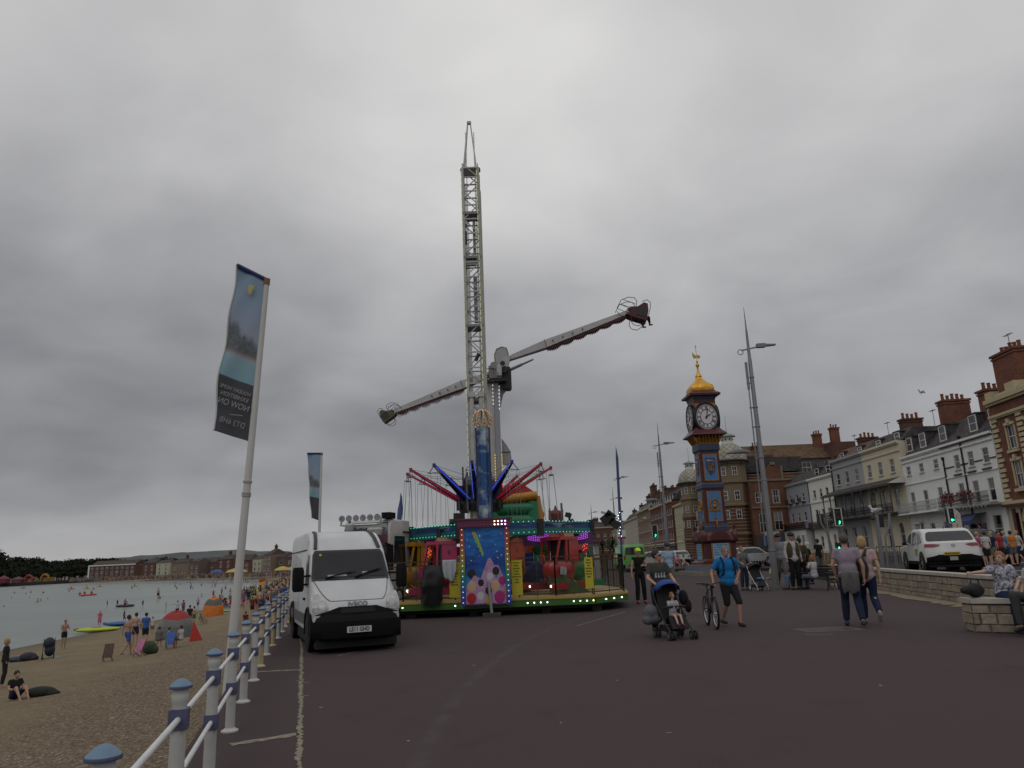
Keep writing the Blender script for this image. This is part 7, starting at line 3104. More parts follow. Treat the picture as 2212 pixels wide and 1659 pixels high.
 # wipers
 for (a,b) in (((-.62,1.45),(.02,1.55)),((.10,1.45),(.72,1.60))):
  q = MB(blk)
  A = S.pt(yfront(prof,a[1]),a[1],a[0]) + Vector((0,-.03,.01))
  B = S.pt(yfront(prof,b[1]),b[1],b[0]) + Vector((0,-.035,.015))
  q.tube([A,A.lerp(B,.5) + Vector((0,-.02,.01)),B],.012,5)
  A2 = A.lerp(B,.25)
  q.tube([A2 + Vector((0,-.01,.0)),B + Vector((.1,0,.012))],.008,4)
  q.build('wiper',t)
 # number plate, badge, sticker, papers
 q = MB(mat('plate_white',(.58,.58,.56),.5))
 q.bb((.0 - .27,-.125,.40),(.0 + .27,-.105,.515))
 pl = q.build('number_plate',t)
 text('LE11 GHD',.112,mat('plate_ink',(.01,.01,.01),.5),pl,frame3((.0,-.128,.457),(1,0,0),(0,0,1)),'registration',.001,sx=.9,bold=.003)
 z = .935
 y = yfront(prof,z)
 text('IVECO',.135,mat('badge_silver2',(.17,.17,.18),.5),t,frame3((0,y - .02,z),(1,0,0),(0,.5,1)),'badge',.006,sx=1.15,bold=.003)
 q = MB(mat('sticker',(.35,.40,.05),.6))
 q.cyl(S.pt(yfront(prof,1.93),1.93,-.72) + Vector((0,-.021,.016)),S.pt(yfront(prof,1.93),1.93,-.72) + Vector((0,-.024,.018)),.032,n=14)
 q.build('round_sticker',t)
 q = MB(mat('paper',(.30,.33,.33),.7))
 for (xa,xb,za) in ((-.56,-.1,1.47),(.28,.42,1.515)):
  A = S.pt(yfront(prof,za),za,xa)
  B = S.pt(yfront(prof,za),za,xb)
  q.add([A + Vector((0,-.02,.012)),B + Vector((0,-.02,.012)),B + Vector((0,.01,.05)),A + Vector((0,.01,.05))],[(0,1,2,3)])
 q.build('dash_papers',t,fix=False)
van()
def lorry():
 # white showground lorry behind the van
 Y = 24.5
 A,B = at(726,1150,Y),at(838,1150,Y)
 t = thing('showground_lorry','white showground lorry with a row of round roof lamps, behind the van','lorry',((A.x + B.x) / 2,Y,0),R(-12))
 wm = mat('lorry_cream',(.46,.44,.41),.4,coat=.3,nv=(2,.08))
 hw = (B.x - A.x) / 2 / math.cos(R(13)) * .98
 zt_ = at(780,1121,Y).z
 S = Shell([(0,.5),(-.03,1.6),(.02,1.75),(.14,zt_ - .75),(.25,zt_ - .3),(.5,zt_ - .02),(.8,zt_),(2.3,zt_),(2.35,.6)],hw,2.2,.05,.12,.1)
 S.body('cab',t,wm)
 z0,z1 = zt_ - .46,zt_ - .16
 fr = mat('screen_frit',(.012,.012,.014),.25)
 S.fpatch([(z0 - .03,-.93,.93),(z1 + .04,-.9,.9)],fr,'upper_screen_surround',t,.012)
 S.fpatch([(z0,-.90,.90),(z1,-.87,.87)],mat('screen_blind',(.16,.19,.19),.25,nv=(1,.2)),'upper_screen',t,.02)
 text('Showman',.3,mat('script_maroon',(.035,.012,.015),.5),t,frame3((.05,-.02 + yfront(S.p,(z0 + z1) / 2) - .02,(z0 + z1) / 2 - .02),(1,0,0),(0,.18,1)),'lettering',.004,shear=.35,sx=1.1)
 S.fpatch([(z0 - .42,-.96,.96),(z0 - .06,-.96,.96)],mat('visor_maroon',(.09,.015,.03),.4),'sun_visor',t,.06)
 S.fpatch([(1.5,-.95,.95),(z0 - .36,-.93,.93)],mat('screen_glass',(.022,.022,.027),.07),'windscreen',t,.02)
 q = MB(mat('chrome_bar',(.5,.5,.5),.25,me=.8))
 q.tube([(-hw * .8,-.05,zt_ - .0),(-hw * .82,-.12,zt_ - .18),(-hw * .6,-.16,zt_ - .2),(hw * .6,-.16,zt_ - .2),(hw * .82,-.12,zt_ - .18),(hw * .8,-.05,zt_ + .1)],.035,8)
 q.build('light_bar',t,smooth=True)
 for k in range(6):
  x = -hw * .72 + k * hw * 1.44 / 5
  q = MB(mat('chrome_bar',(.5,.5,.5),.25,me=.8))
  q.lathe([(.07,-.09),(.105,-.02),(.11,.0)],16)
  mm = q.mesh('lamp_shell',ang=50)
  mm.transform(Matrix.Translation((x,-.22,zt_ + .02)) @ Matrix.Rotation(R(90),4,'X'))
  o = obj('roof_lamp',mm,t)
  q = MB(mat('lamp_lens',(.20,.22,.25),.1,coat=.8,nv=(8,.5)))
  q.cyl((x,-.225,zt_ + .02),(x,-.23,zt_ + .02),.095,n=18)
  q.build('lens',o)
 q = MB(PLB())
 q.tube([(-hw * .35,-.35,z0 - .3),(-hw * .4,-.3,z0 + .25),(-hw * .45,-.1,z0 + .4)],.04,6)
 q.bb((hw * .55,-.45,z0 - .25),(hw * .75,-.2,z0 - .1))
 q.box((-hw * .95,-.15,z0 - .2),(.12,.25,.5))
 q.box((hw * 1.12,.05,z0 - .8),(.12,.28,.8))
 q.bar((hw * .9,.1,z0 - .35),(hw * 1.12,.05,z0 - .4),.05)
 q.build('mirrors',t)
 for (x,z) in ((-hw * .28,z0 + .15),(hw * .62,z0 - .02),(hw * .85,z0 - .02)):
  q = MB(mat('speaker_white',(.42,.42,.40),.5))
  q.lathe([(.05,0),(.12,.03),(.16,.2),(.13,.26)],10,(x,-.42,z - .1))
  q.build('horn_speaker',t)
 q = MB(wm)
 q.bb((-hw,2.5,.9),(hw,7.5,2.75))
 q.mat(PLB())
 q.box((hw * .8,.6,zt_ + .1),(.3,.5,.2))
 q.build('box_body',t)
 q = MB(mat('bumper_cream',(.42,.41,.39),.4))
 q.bb((-hw,-.15,.35),(hw,.4,1.0))
 q.build('bumper',t)
 for s in (-1,1):
  for y in (1.1,5.5):
   wheel(t,s * (hw - .15),y,.5,.3,mat('wheel_steel',(.30,.30,.31),.4,me=.4))
  S.spatch([(.6,1.7),(1.7,1.7),(1.7,z0 - .1),(.75,z0 - .1)],s,mat('screen_glass',(.022,.022,.027),.07),'side_window',t)
lorry()
def hatch(name,label,loc,rz,paint,simple=False,plate=True,group=None,scale=1.0):
 """small SUV; rear faces local -y"""
 t = thing(name,label,'car',loc,rz,group)
 t.scale = (scale,) * 3
 prof = [(.10,.34),(.02,.45),(.0,.62),(.05,.78),(.10,.95),(.13,1.06),(.26,1.12),(.62,1.46),(.78,1.54),(1.2,1.60),(2.2,1.61),(2.7,1.54),(3.35,1.10),(4.1,.98),(4.38,.84),(4.42,.5),(4.36,.32),(2.2,.28)]
 S = Shell(prof,.92,.95,.20,.16,.10,.14)
 S.body('body',t,paint)
 blk = PLB()
 gm = mat('car_glass',(.02,.022,.026),.06,spec=.7)
 S.fpatch([(1.13,-.86,.86),(1.2,-.90,.90),(1.42,-.86,.86),(1.47,-.74,.74)],gm,'rear_window',t,.012)
 S.fpatch([(.20,-.9,.9),(.36,-1.0,1.0),(.55,-.98,.98),(.62,-.62,.62),(.64,-.6,.6)],blk,'lower_bumper',t,.02)
 for s in (-1,1):
  a,b = sorted((s * .42,s * .985))
  rows = [(.92,s * .66,s * .985),(.96,s * .5,s * .992),(1.0,s * .46,s * .992),(1.03,s * .7,s * .985)]
  S.fpatch([(z,min(p,q_),max(p,q_)) for z,p,q_ in rows],mat('tail_red',(.22,.008,.015),.15,coat=.6,nv=(12,.5)),'tail_lamp',t,.02)
  wpts = [(.80,1.10),(1.10,1.42),(1.35,1.48),(2.3,1.50),(2.66,1.40),(3.10,1.12),(2.0,1.06)]
  S.spatch(wpts,s,gm,'side_window',t,.006)
  q = MB(paint)
  for ya in (1.28,2.12):
   q.bar((s * (S.hw(1.06) + .01),ya,1.06),(s * (S.hw(1.5) + .01),ya + .02,1.5),.05,.01)
  q.build('pillar',t)
  S.spatch([(.75,.3),(3.6,.3),(3.6,.42),(.75,.42)],s,blk,'sill_trim',t,.012)
  for y in (.85,3.5):
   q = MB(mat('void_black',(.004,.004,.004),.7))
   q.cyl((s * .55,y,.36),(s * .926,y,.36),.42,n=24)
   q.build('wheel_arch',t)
   wheel(t,s * .84,y,.35,.22,mat('alloy',(.40,.40,.42),.3,me=.5),spokes=5)
  q = MB(blk)
  q.sph((s * 1.02,2.85,1.08),(.09,.07,.07),8,6)
  q.bar((s * .86,2.85,1.04),(s * 1.0,2.85,1.06),.04)
  q.build('wing_mirror',t)
  for ya in (1.30,2.14):
   S.spatch([(ya,.42),(ya + .012,.42),(ya + .012,1.06),(ya,1.06)],s,mat('panel_gap',(.05,.05,.052),.8),'door_gap',t,.004)
 S.fpatch([(1.12,-.95,.95),(1.13,-.9,.9)],blk,'spoiler_gap',t,.01,back=True)
 S.fpatch([(.62,-.8,.8),(.82,-.95,.95)],mat('lamp_clear',(.36,.36,.36),.12),'headlamps',t,.012,back=True)
 q = MB(blk)
 q.cyl((0,1.0,1.58),(0,.92,1.68),.01,n=5)
 q.build('aerial',t)
 if plate:
  q = MB(mat('plate_yellow',(.48,.30,.02),.5))
  q.bb((-.36,-.035,.62),(.16,-.02,.73))
  pl = q.build('number_plate',t)
  q = MB(mat('plate_ink',(.01,.01,.01),.5))
  for k in range(7):
   q.bb((-.32 + k * .064,-.038,.645),(-.285 + k * .064,-.0355,.705))
  tag(q.build('plate_marks',pl),kind='stuff')
  q = MB(mat('tow_sticker',(.30,.34,.32),.6))
  q.bb((-.20,-.05,.44),(.06,-.03,.57))
  q.build('bumper_sticker',t)
  q = MB(mat('badge_silver',(.24,.24,.25),.3,me=.5))
  q.ring((0,.085,.96),.055,.008,20,5)
  q.prism([(-.03,.985),(.0,.965),(.03,.975),(.0,.945),(-.03,.935),(0,.955)],.08,.09)
  q.build('badge',t)
  S.spatch([(1.45,.62),(1.75,.62),(1.75,.86),(1.45,.86)],-1,mat('door_sticker',(.30,.33,.05),.6,nv=(20,.4)),'door_sticker',t,.01)
 return t
def cars():
 w_ = mat('car_white',(.58,.58,.57),.3,coat=.5,nv=(2,.05))
 c = at(2030,1225,29.5)
 rear = at(2040,1225,28.0)
 hatch('white_hatchback','white hatchback seen from behind at the crossing beyond the stone wall',(rear.x + .25,27.6,.6),R(-15),w_,scale=1.0)
 c = at(2130,1200,34)
 hatch('dark_hatchback','dark grey hatchback half hidden to the right of the white one',(c.x - .6,36.5,.6),R(-175),mat('car_dark',(.012,.012,.014),.45,spec=.2),plate=False)
 c = at(1612,1210,66)
 hatch('silver_car','silver car passing right of the clock tower, behind the woman with the pushchair',(c.x - 1.5,66,.3),R(-70),mat('car_silver',(.34,.35,.36),.3,me=.4),plate=False)
 cc = [((.35,.36,.36),'pale parked car left of the tower steps, behind the seated people'),((.10,.11,.13),'grey parked car beyond the man in the purple cap'),((.36,.35,.33),'white parked car beside the base of the second lamp post')]
 for i,(x,Y) in enumerate(((1478,85),(1402,95),(1447,78))):
  c = at(x,1200,Y)
  hatch('parked_car',cc[i][1],(c.x,Y,.3),R(12 + 9 * i),mat('car_p%d' % i,cc[i][0],.3,coat=.4),plate=False,group='cars parked up the street')
 # green van
 c = at(1372,1210,74)
 t = thing('green_van','bright green van facing away beyond the woman in the lime cap','van',(c.x,74,.3),R(4))
 prof = [(0,.4),(-.02,1.2),(.06,2.1),(.25,2.35),(4.4,2.35),(5.0,1.4),(5.3,.9),(5.3,.4)]
 S = Shell(prof,1.1,1.2,.06,.1,.1)
 S.body('body',t,mat('green_paint',(.09,.30,.06),.35,coat=.4))
 S.fpatch([(1.35,-.86,.86),(2.05,-.82,.82)],mat('car_glass',(.02,.022,.026),.06),'rear_window',t,.02)
 for s in (-1,1):
  for y in (.9,4.2):
   wheel(t,s * .98,y,.38,.22,mat('alloy',(.40,.40,.42),.3,me=.5))
  S.fpatch([(.9,min(s * .86,s * .97),max(s * .86,s * .97)),(1.3,min(s * .86,s * .97),max(s * .86,s * .97))],mat('tail_red',(.22,.008,.015),.15),'tail_lamp',t,.02)
cars()
# ================================================================ PEOPLE
def remesh(mb,voxel,name,smooth=3):
 me = mb.mesh(name,fix=True)
 o = bpy.data.objects.new('tmp',me)
 COL.objects.link(o)
 r = o.modifiers.new('r','REMESH')
 r.mode = 'VOXEL'
 r.voxel_size = voxel
 r.use_smooth_shade = True
 if smooth:
  s_ = o.modifiers.new('s','SMOOTH')
  s_.iterations = smooth
  s_.factor = .5
 dg = bpy.context.evaluated_depsgraph_get()
 m2 = bpy.data.meshes.new_from_object(o.evaluated_get(dg))
 bpy.data.objects.remove(o)
 m2.name = name
 m2.materials.clear()
 for m in mb.mats:
  m2.materials.append(m)
 return m2
def cap(q,p,r,n=10):
 q.sph(p,r,n,7)
def limb(q,p,a,b,n=10,ends=(1,1)):
 q.cyl(p[0],p[1],a,b,n=n)
 if ends[0]:
  cap(q,p[0],a,n)
 if ends[1]:
  cap(q,p[1],b,n)
BASE = dict(P=(0,0,.93),C=(0,0,1.27),N=(0,0,1.46),H=(0,-.02,1.615),S=(.18,.01,1.415),E=(.235,.03,1.14),W=(.245,-.05,.90),h=(.09,0,.91),k=(.10,-.03,.50),a=(.10,.03,.085))
def joints(kw):
 """left side is +x; suffix L/R; single letters are mirrored"""
 J = {}
 for k,v in BASE.items():
  if k in 'PCNH':
   J[k] = Vector(v)
  else:
   J[k + 'L'] = Vector(v)
   J[k + 'R'] = Vector((-v[0],v[1],v[2]))
 for k,v in kw.items():
  J[k] = Vector(v)
 return J
WALK = dict(kL=(.09,-.20,.52),aL=(.09,-.24,.09),kR=(-.09,.03,.50),aR=(-.09,.32,.16),EL=(.24,.10,1.15),WL=(.23,.12,.91),ER=(-.24,-.02,1.14),WR=(-.23,-.20,.93))
SITC = dict(P=(0,.0,.50),C=(0,-.02,.84),N=(0,-.04,1.03),H=(0,-.07,1.185),SL=(.18,-.03,.985),SR=(-.18,-.03,.985),EL=(.23,-.08,.72),ER=(-.23,-.08,.72),WL=(.13,-.30,.62),WR=(-.13,-.30,.62),hL=(.09,-.02,.49),hR=(-.09,-.02,.49),kL=(.11,-.44,.50),kR=(-.11,-.44,.50),aL=(.11,-.46,.09),aR=(-.11,-.46,.09))
SITG = dict(P=(0,.0,.13),C=(0,.03,.46),N=(0,.0,.65),H=(0,-.04,.80),SL=(.18,.02,.60),SR=(-.18,.02,.60),EL=(.24,-.08,.36),ER=(-.24,-.08,.36),WL=(.12,-.30,.36),WR=(-.12,-.30,.36),hL=(.09,0,.12),hR=(-.09,0,.12),kL=(.15,-.36,.42),kR=(-.15,-.36,.42),aL=(.13,-.62,.07),aR=(-.13,-.62,.07))
BEND = dict(P=(0,.12,.88),C=(0,-.16,1.06),N=(0,-.34,1.10),H=(0,-.47,1.10),SL=(.18,-.28,1.08),SR=(-.18,-.28,1.08),EL=(.2,-.36,.82),ER=(-.2,-.36,.82),WL=(.12,-.42,.58),WR=(-.12,-.42,.58),hL=(.09,.12,.86),hR=(-.09,.12,.86))
def mixp(*ds,**kw):
 d = {}
 for x in ds:
  d.update(x)
 d.update(kw)
 return d
def figure(pose,sk=0,top=None,bot=None,shoe=None,hair=None,yaw=0,nod=0,near=True,vox=None,fat=1.0,sleeve=.55,leg=1.0,hairl='short',dress=False,face=True,hat=None,fing=False,topless=False,wt=1.0):
 """returns list of (name, mesh) : first is the body"""
 J = joints(pose)
 vx = vox or (.016 if near else .03)
 out = []
 ax = (J['SL'] - J['SR']).normalized()
 up = (J['C'] - J['P']).normalized()
 fw = up.cross(ax).normalized() * -1
 ax = up.cross(fw).normalized()
 Mt = Matrix((ax,-fw,up)).transposed()
 if Mt.determinant() < 0:
  Mt = Matrix((-ax,-fw,up)).transposed()
 Mh = Matrix.Rotation(yaw,3,'Z') @ Matrix.Rotation(nod,3,'X')
 base_yaw = math.atan2(ax.y,ax.x) if abs(ax.z) < .9 else 0
 Mh = Matrix.Rotation(base_yaw,3,'Z') @ Mh
 def torso(q,g,w=1.0):
  q.sph(J['C'] + up * .02,((.158 * fat + g) * w,.105 * fat + g,.19 + g),14,9,M=Mt)
  m = J['C'].lerp(J['P'],.55)
  q.sph(m,((.142 * fat + g) * w,.105 * fat ** 1.6 + g,.17 + g),14,9,M=Mt)
  q.sph(J['P'] + up * .03,((.158 * fat + g) * w,.118 * fat + g,.13 + g),14,9,M=Mt)
  for s in 'LR':
   limb(q,(J['C'] + up * .1,J['S' + s] - ax * (.012 if s == 'L' else -.012)),.07 + g,.052 + g)
 q = MB(skinm(sk))
 torso(q,0)
 limb(q,(J['C'] + up * .16,J['N']),.06,.052)
 limb(q,(J['N'],J['H'] - Vector((0,0,.04))),.052,.05)
 H = J['H']
 q.sph(H + Mh @ Vector((0,.012,.018)),(.075,.092,.098),14,10)
 q.sph(H + Mh @ Vector((0,-.03,-.055)),(.052,.055,.06),12,8)
 q.sph(H + Mh @ Vector((0,-.092,-.018)),(.014,.022,.024),8,6)
 for s in (-1,1):
  q.sph(H + Mh @ Vector((s * .078,.012,-.01)),(.014,.024,.034),8,6)
 for s in 'LR':
  limb(q,(J['S' + s],J['E' + s]),.047 * wt,.038)
  limb(q,(J['E' + s],J['W' + s]),.040,.026)
  d_ = (J['W' + s] - J['E' + s]).normalized()
  hc = J['W' + s] + d_ * .055
  q.sph(J['W' + s] + d_ * .045,(.035,.03,.045),10,7)
  limb(q,(J['h' + s],J['k' + s]),.083 * fat,.055)
  limb(q,(J['k' + s],J['a' + s]),.055,.038)
  m = J['k' + s].lerp(J['a' + s],.3)
  q.sph(m + Vector((0,.014,0)),(.046,.05,.10),10,7)
  kd = (J['k' + s] - J['a' + s]).normalized()
  J['t' + s] = J.get('t' + s) or J['a' + s] + Vector((0,-.15,-.055))
  limb(q,(J['a' + s] + Vector((0,.03,-.045)),J['t' + s]),.034,.028)
 me = remesh(q,vx,'person',2)
 if fing:
  bm = bmesh.new()
  bm.from_mesh(me)
  f = MB(skinm(sk))
  for s in 'LR':
   d_ = (J['W' + s] - J['E' + s]).normalized()
   sd = d_.cross(Vector((0,0,1)) if abs(d_.z) < .8 else Vector((1,0,0))).normalized()
   dn = d_.cross(sd).normalized()
   if dn.z > 0:
    dn = -dn
   if abs(d_.z) > .8:
    sd,dn = Vector((0,1,0)),Vector((-1 if s == 'L' else 1,0,0)) * 1
   b0 = J['W' + s] + d_ * .075
   for i,L_ in enumerate((.062,.07,.066,.052)):
    o_ = sd * (i - 1.5) * .019
    f.tube([b0 + o_ * .9,b0 + o_ + d_ * L_ * .5 + dn * .006,b0 + o_ + d_ * L_ * .8 + dn * .028,b0 + o_ * .95 + d_ * L_ * .75 + dn * .05],[.010,.009,.008,.006],6)
   f.tube([J['W' + s] + d_ * .03 - sd * .022,J['W' + s] + d_ * .06 - sd * .045 + dn * .012,J['W' + s] + d_ * .09 - sd * .042 + dn * .03],[.012,.010,.007],6)
  fm = f.mesh('fingers',smooth=True)
  bm.from_mesh(fm)
  bm.to_mesh(me)
  bm.free()
  me.polygons.foreach_set('use_smooth',[True] * len(me.polygons))
 out.append(('person',me))
 if top:
  q = MB(top)
  torso(q,.017 if not near else .014,1.02)
  limb(q,(J['C'] + up * .15,J['N'] - up * .02),.07,.058,ends=(1,0))
  if sleeve:
   for s in 'LR':
    e = J['S' + s].lerp(J['E' + s],min(1,sleeve))
    limb(q,(J['S' + s],e),.06 * wt,.056 * wt - .008 * max(0,sleeve - .6),ends=(1,0))
    if sleeve > 1:
     limb(q,(J['E' + s],J['E' + s].lerp(J['W' + s],sleeve - 1)),.054,.04,ends=(1,0))
  if dress:
   m_ = (J['kL'] + J['kR']) / 2
   q.lathe([(.19,0),(.15,-(m_ - J['P']).z)],14,tuple(m_)) if False else q.cyl(J['P'] + up * .1,m_,.165,.22,n=14)
  out.append(('top' if not dress else 'dress',remesh(q,vx,'top',2)))
 if bot:
  q = MB(bot)
  q.sph(J['P'] + up * .03,(.158 * fat + .013,.118 * fat + .013,.125),14,9,M=Mt)
  for s in 'LR':
   if leg <= 1:
    e = J['h' + s].lerp(J['k' + s],leg)
    limb(q,(J['h' + s],e),.096 * fat,(.096 - .018 * leg) * fat,ends=(1,0))
   else:
    limb(q,(J['h' + s],J['k' + s]),.096 * fat,.076)
    e = J['k' + s].lerp(J['a' + s],leg - 1)
    limb(q,(J['k' + s],J['k' + s].lerp(e,.35) + Vector((0,.012,0))),.076,.078)
    limb(q,(J['k' + s].lerp(e,.35) + Vector((0,.012,0)),e),.078,.06,ends=(1,0))
  out.append(('trousers' if leg > 1.2 else 'shorts',remesh(q,vx,'trousers',2)))
 if shoe:
  for s in 'LR':
   q = MB(shoe)
   A,T = J['a' + s],J['t' + s]
   limb(q,(A + Vector((0,.035,-.04)),T),.046,.038)
   q.sph(A + Vector((0,.02,-.02)),(.045,.055,.045),10,7)
   out.append(('shoe',remesh(q,vx,'shoe',1)))
 if hair:
  q = MB(hair)
  q.sph(H + Mh @ Vector((0,.030,.036)),(.091,.100,.104),14,9)
  if hairl == 'bob':
   q.sph(H + Mh @ Vector((0,.045,-.02)),(.095,.085,.115),14,9)
  if hairl == 'long':
   q.sph(H + Mh @ Vector((0,.06,-.09)),(.085,.05,.17),12,9)
  if hairl == 'pony':
   q.sph(H + Mh @ Vector((0,.14,.0)),(.03,.04,.10),8,7)
  if hairl == 'scarf':
   q.sph(H + Mh @ Vector((0,.01,-.08)),(.10,.10,.13),12,9)
   q.sph(H + Mh @ Vector((0,.015,.02)),(.10,.105,.115),12,9)
  out.append(('headscarf' if hairl == 'scarf' else 'hair',remesh(q,min(vx,.018),'hair',1)))
 if hat:
  q = MB(hat)
  Hc = H + Mh @ Vector((0,.014,.062))
  q.sph(Hc,(.102,.118,.092),14,8)
  q.sph(Hc + Mh @ Vector((0,-.125,-.012)),(.08,.075,.013),12,6,M=Mh)
  out.append(('cap',q.mesh('cap',smooth=True)))
 if face and near:
  q = MB(mat('eye_dark',(.02,.015,.012),.3))
  for s in (-1,1):
   q.sph(H + Mh @ Vector((s * .03,-.074,.012)),(.013,.008,.007),8,5,M=Mh)
   q.sph(H + Mh @ Vector((s * .031,-.079,.032)),(.02,.006,.004),8,5,M=Mh)
  q.mat(mat('lip',(.24,.09,.07),.5))
  q.sph(H + Mh @ Vector((0,-.081,-.056)),(.021,.007,.005),8,5,M=Mh)
  out.append(('face_features',q.mesh('face_features',smooth=True)))
 return out,J
def put(parts,label,loc,rz,s=1.0,group=None,color=None,colors=None):
 o = obj('person',parts[0][1],None,loc,rz)
 o.scale = (s,s,s)
 tag(o,label,'person',group)
 for i,(n,m) in enumerate(parts[1:]):
  c = obj(n,m,o)
  if colors and i < len(colors) and colors[i]:
   c.color = tuple(colors[i]) + (1,)
 return o
def spot(x,yf,yt=None,z=0.0,H=1.75):
 """ground point under the picture foot, and the scale that gives the picture height"""
 p = gz(x,yf,z)
 s = 1.0
 if yt is not None:
  s = (at(x,yt,p.y).z - z) / H
 return p,s
HB,HG,HD,HR = [lambda c=c,n=n: mat('hair_' + n,c,.7,nv=(30,.35)) for n,c in (('blond',(.36,.24,.10)),('grey',(.075,.06,.052)),('dark',(.02,.014,.01)),('red',(.24,.10,.035)))]
def near_people():
 cl = cloth
 # couple walking away
 p,s = spot(1862,1352,1148)
 f,J = figure(mixp(WALK,aL=(.12,-.20,.09),kL=(.10,-.16,.50),kR=(-.10,.0,.5),aR=(-.12,.22,.12),EL=(.27,.0,1.15),WL=(.22,-.1,.95),ER=(-.27,.03,1.13),WR=(-.27,-.02,.88)),0,cl('lilac',(.27,.22,.27)),cl('jeans',(.018,.024,.05)),mat('shoe_navy',(.03,.03,.05),.7),HG(),fat=1.12,leg=1.95,face=False,fing=True)
 P1 = put(f,'man in lilac short sleeved shirt and jeans walking away, grey jumper round his waist',(p.x - .18,p.y - .1,0),R(184) - .35,s * .985)
 q = MB(cl('jumper',(.10,.095,.095)))
 q.sph((0,.01,.95),(.195,.155,.12),16,9)
 for k in range(5):
  q.sph((-.12 + k * .06,.13 + .02 * (k % 2),.82 - .03 * (k % 3)),(.045,.035,.19),10,8)
 for k in (-1,1):
  q.tube([(k * .12,-.13,.98),(k * .04,-.18,.88),(k * .05,-.19,.66)],[.04,.045,.035],8)
 jm = remesh(q,.016,'jumper',2)
 obj('jumper',jm,P1)
 f,J = figure(mixp(WALK,aR=(-.10,.38,.26),kR=(-.09,.0,.52),tR=(-.10,.36,.10),EL=(.24,.02,1.14),WL=(.22,-.03,.9),ER=(-.24,.06,1.14),WR=(-.24,.05,.88)),3,cl('blush',(.42,.30,.29)),cl('jeans2',(.016,.022,.055)),mat('trainer_grey',(.22,.20,.19),.7),HB(),leg=1.95,face=False,fing=True,sleeve=.6,hairl='bob',fat=1.05)
 P2 = put(f,'blonde woman in pale pink top and jeans walking away with a black backpack',(p.x + .34,p.y + .22,0),R(184) - .35,s * .955)
 q = MB(mat('pack_black',(.012,.012,.014),.7,nv=(8,.3)))
 q.sph((.02,.2,1.10),(.15,.09,.24),14,9)
 q.sph((.03,.22,.98),(.13,.09,.12),12,8)
 pk = remesh(q,.018,'backpack',2)
 b = obj('backpack',pk,None,P2.location + Vector((-.10,0,0)),P2.rotation_euler[2])
 b.scale = P2.scale
 tag(b,'black sling backpack on the back of the blonde woman','backpack')
 q = MB(mat('pack_black',(.012,.012,.014),.7))
 q.tube([(-.10,.16,1.35),(-.13,.02,1.46),(-.16,-.12,1.3)],.02,6)
 q.tube([(-.02,.20,1.3),(-.14,.06,1.47)],.025,6)
 obj('strap',q.mesh('strap',smooth=True),b)
 # bicycle man
 p,s = spot(1582,1352,1179)
 f,J = figure(dict(kL=(.12,-.20,.52),aL=(.09,-.22,.09),kR=(-.08,-.02,.50),aR=(-.10,.22,.13),EL=(.34,.05,1.18),WL=(.16,-.12,1.00),ER=(-.36,.05,1.17),WR=(-.42,-.10,.98),SL=(.21,.01,1.42),SR=(-.21,.01,1.42)),1,cl('azure',(.012,.15,.36)),cl('shorts_dk',(.022,.020,.022)),mat('shoe_black',(.02,.02,.022),.6),mat('hair_stubble',(.20,.13,.10),.8),fat=1.2,leg=1.02,fing=True,yaw=R(-14),wt=1.15,sleeve=.7)
 P3 = put(f,'man in bright blue t-shirt and dark shorts wheeling a bicycle',(p.x,p.y,0),R(14),s)
 q = MB(cl('pack_navy',(.015,.02,.06)))
 for k in (-1,1):
  q.tube([(k * .13,.12,1.44),(k * .13,-.02,1.50),(k * .135,-.13,1.36),(k * .15,-.12,1.15),(k * .17,.02,1.05)],.022,6)
 q.sph((0,.19,1.22),(.16,.09,.23),12,8)
 b = q.build('backpack',None,smooth=True,loc=P3.location,rz=P3.rotation_euler[2])
 b.scale = P3.scale
 tag(b,'navy backpack worn by the man in the bright blue t-shirt','backpack')
 bicycle((p.x - .50,p.y - .15),R(-3))
 # man pushing the blue pushchair
 p,s = spot(1432,1372,1186)
 f,J = figure(dict(kL=(.10,-.16,.52),aL=(.10,-.12,.09),kR=(-.09,.0,.5),aR=(-.09,.26,.14),EL=(.26,-.10,1.16),WL=(.24,-.36,1.05),ER=(-.26,-.10,1.16),WR=(-.18,-.36,1.04)),0,cl('charcoal',(.055,.055,.055)),cl('trouser_blk',(.013,.013,.014)),mat('shoe_black',(.02,.02,.022),.6),HD(),leg=1.95,yaw=R(55),fing=True,sleeve=.7,fat=1.05)
 P4 = put(f,'man in charcoal t-shirt and sunglasses pushing a blue hooded pushchair',(p.x,p.y,0),R(8),s)
 q = MB(mat('shades',(.01,.01,.012),.15))
 Mh = Matrix.Rotation(R(55),3,'Z')
 for k in (-1,1):
  q.sph(J['H'] + Mh @ Vector((k * .034,-.085,.012)),(.03,.012,.02),10,6,M=Mh)
 q.tube([J['H'] + Mh @ Vector((-.08,.0,.02)),J['H'] + Mh @ Vector((-.07,-.07,.02)),J['H'] + Mh @ Vector((.07,-.07,.02)),J['H'] + Mh @ Vector((.08,0,.02))],.005,5)
 obj('sunglasses',q.mesh('sunglasses',smooth=True),P4)
 q = MB(mat('print_white',(.42,.42,.42),.8))
 for k in range(4):
  x = -.095 + k * .062
  y = -.142 - .0
  q.sph((x,-.128 * 1.05,1.235),(.016,.012,.02),8,5)
  q.prism([(x - .022,1.17),(x + .022,1.17),(x + .016,1.215),(x - .016,1.215)],-.146,-.125)
  if k % 3 != 1:
   q.box((x + .012,-.14,1.255),(.006,.01,.05),M=Matrix.Rotation(R(10 * (k - 1)),3,'Y'))
 obj('shirt_print',q.mesh('shirt_print'),P4)
 pushchair((p.x + .12,p.y - .72,0),R(12),True)
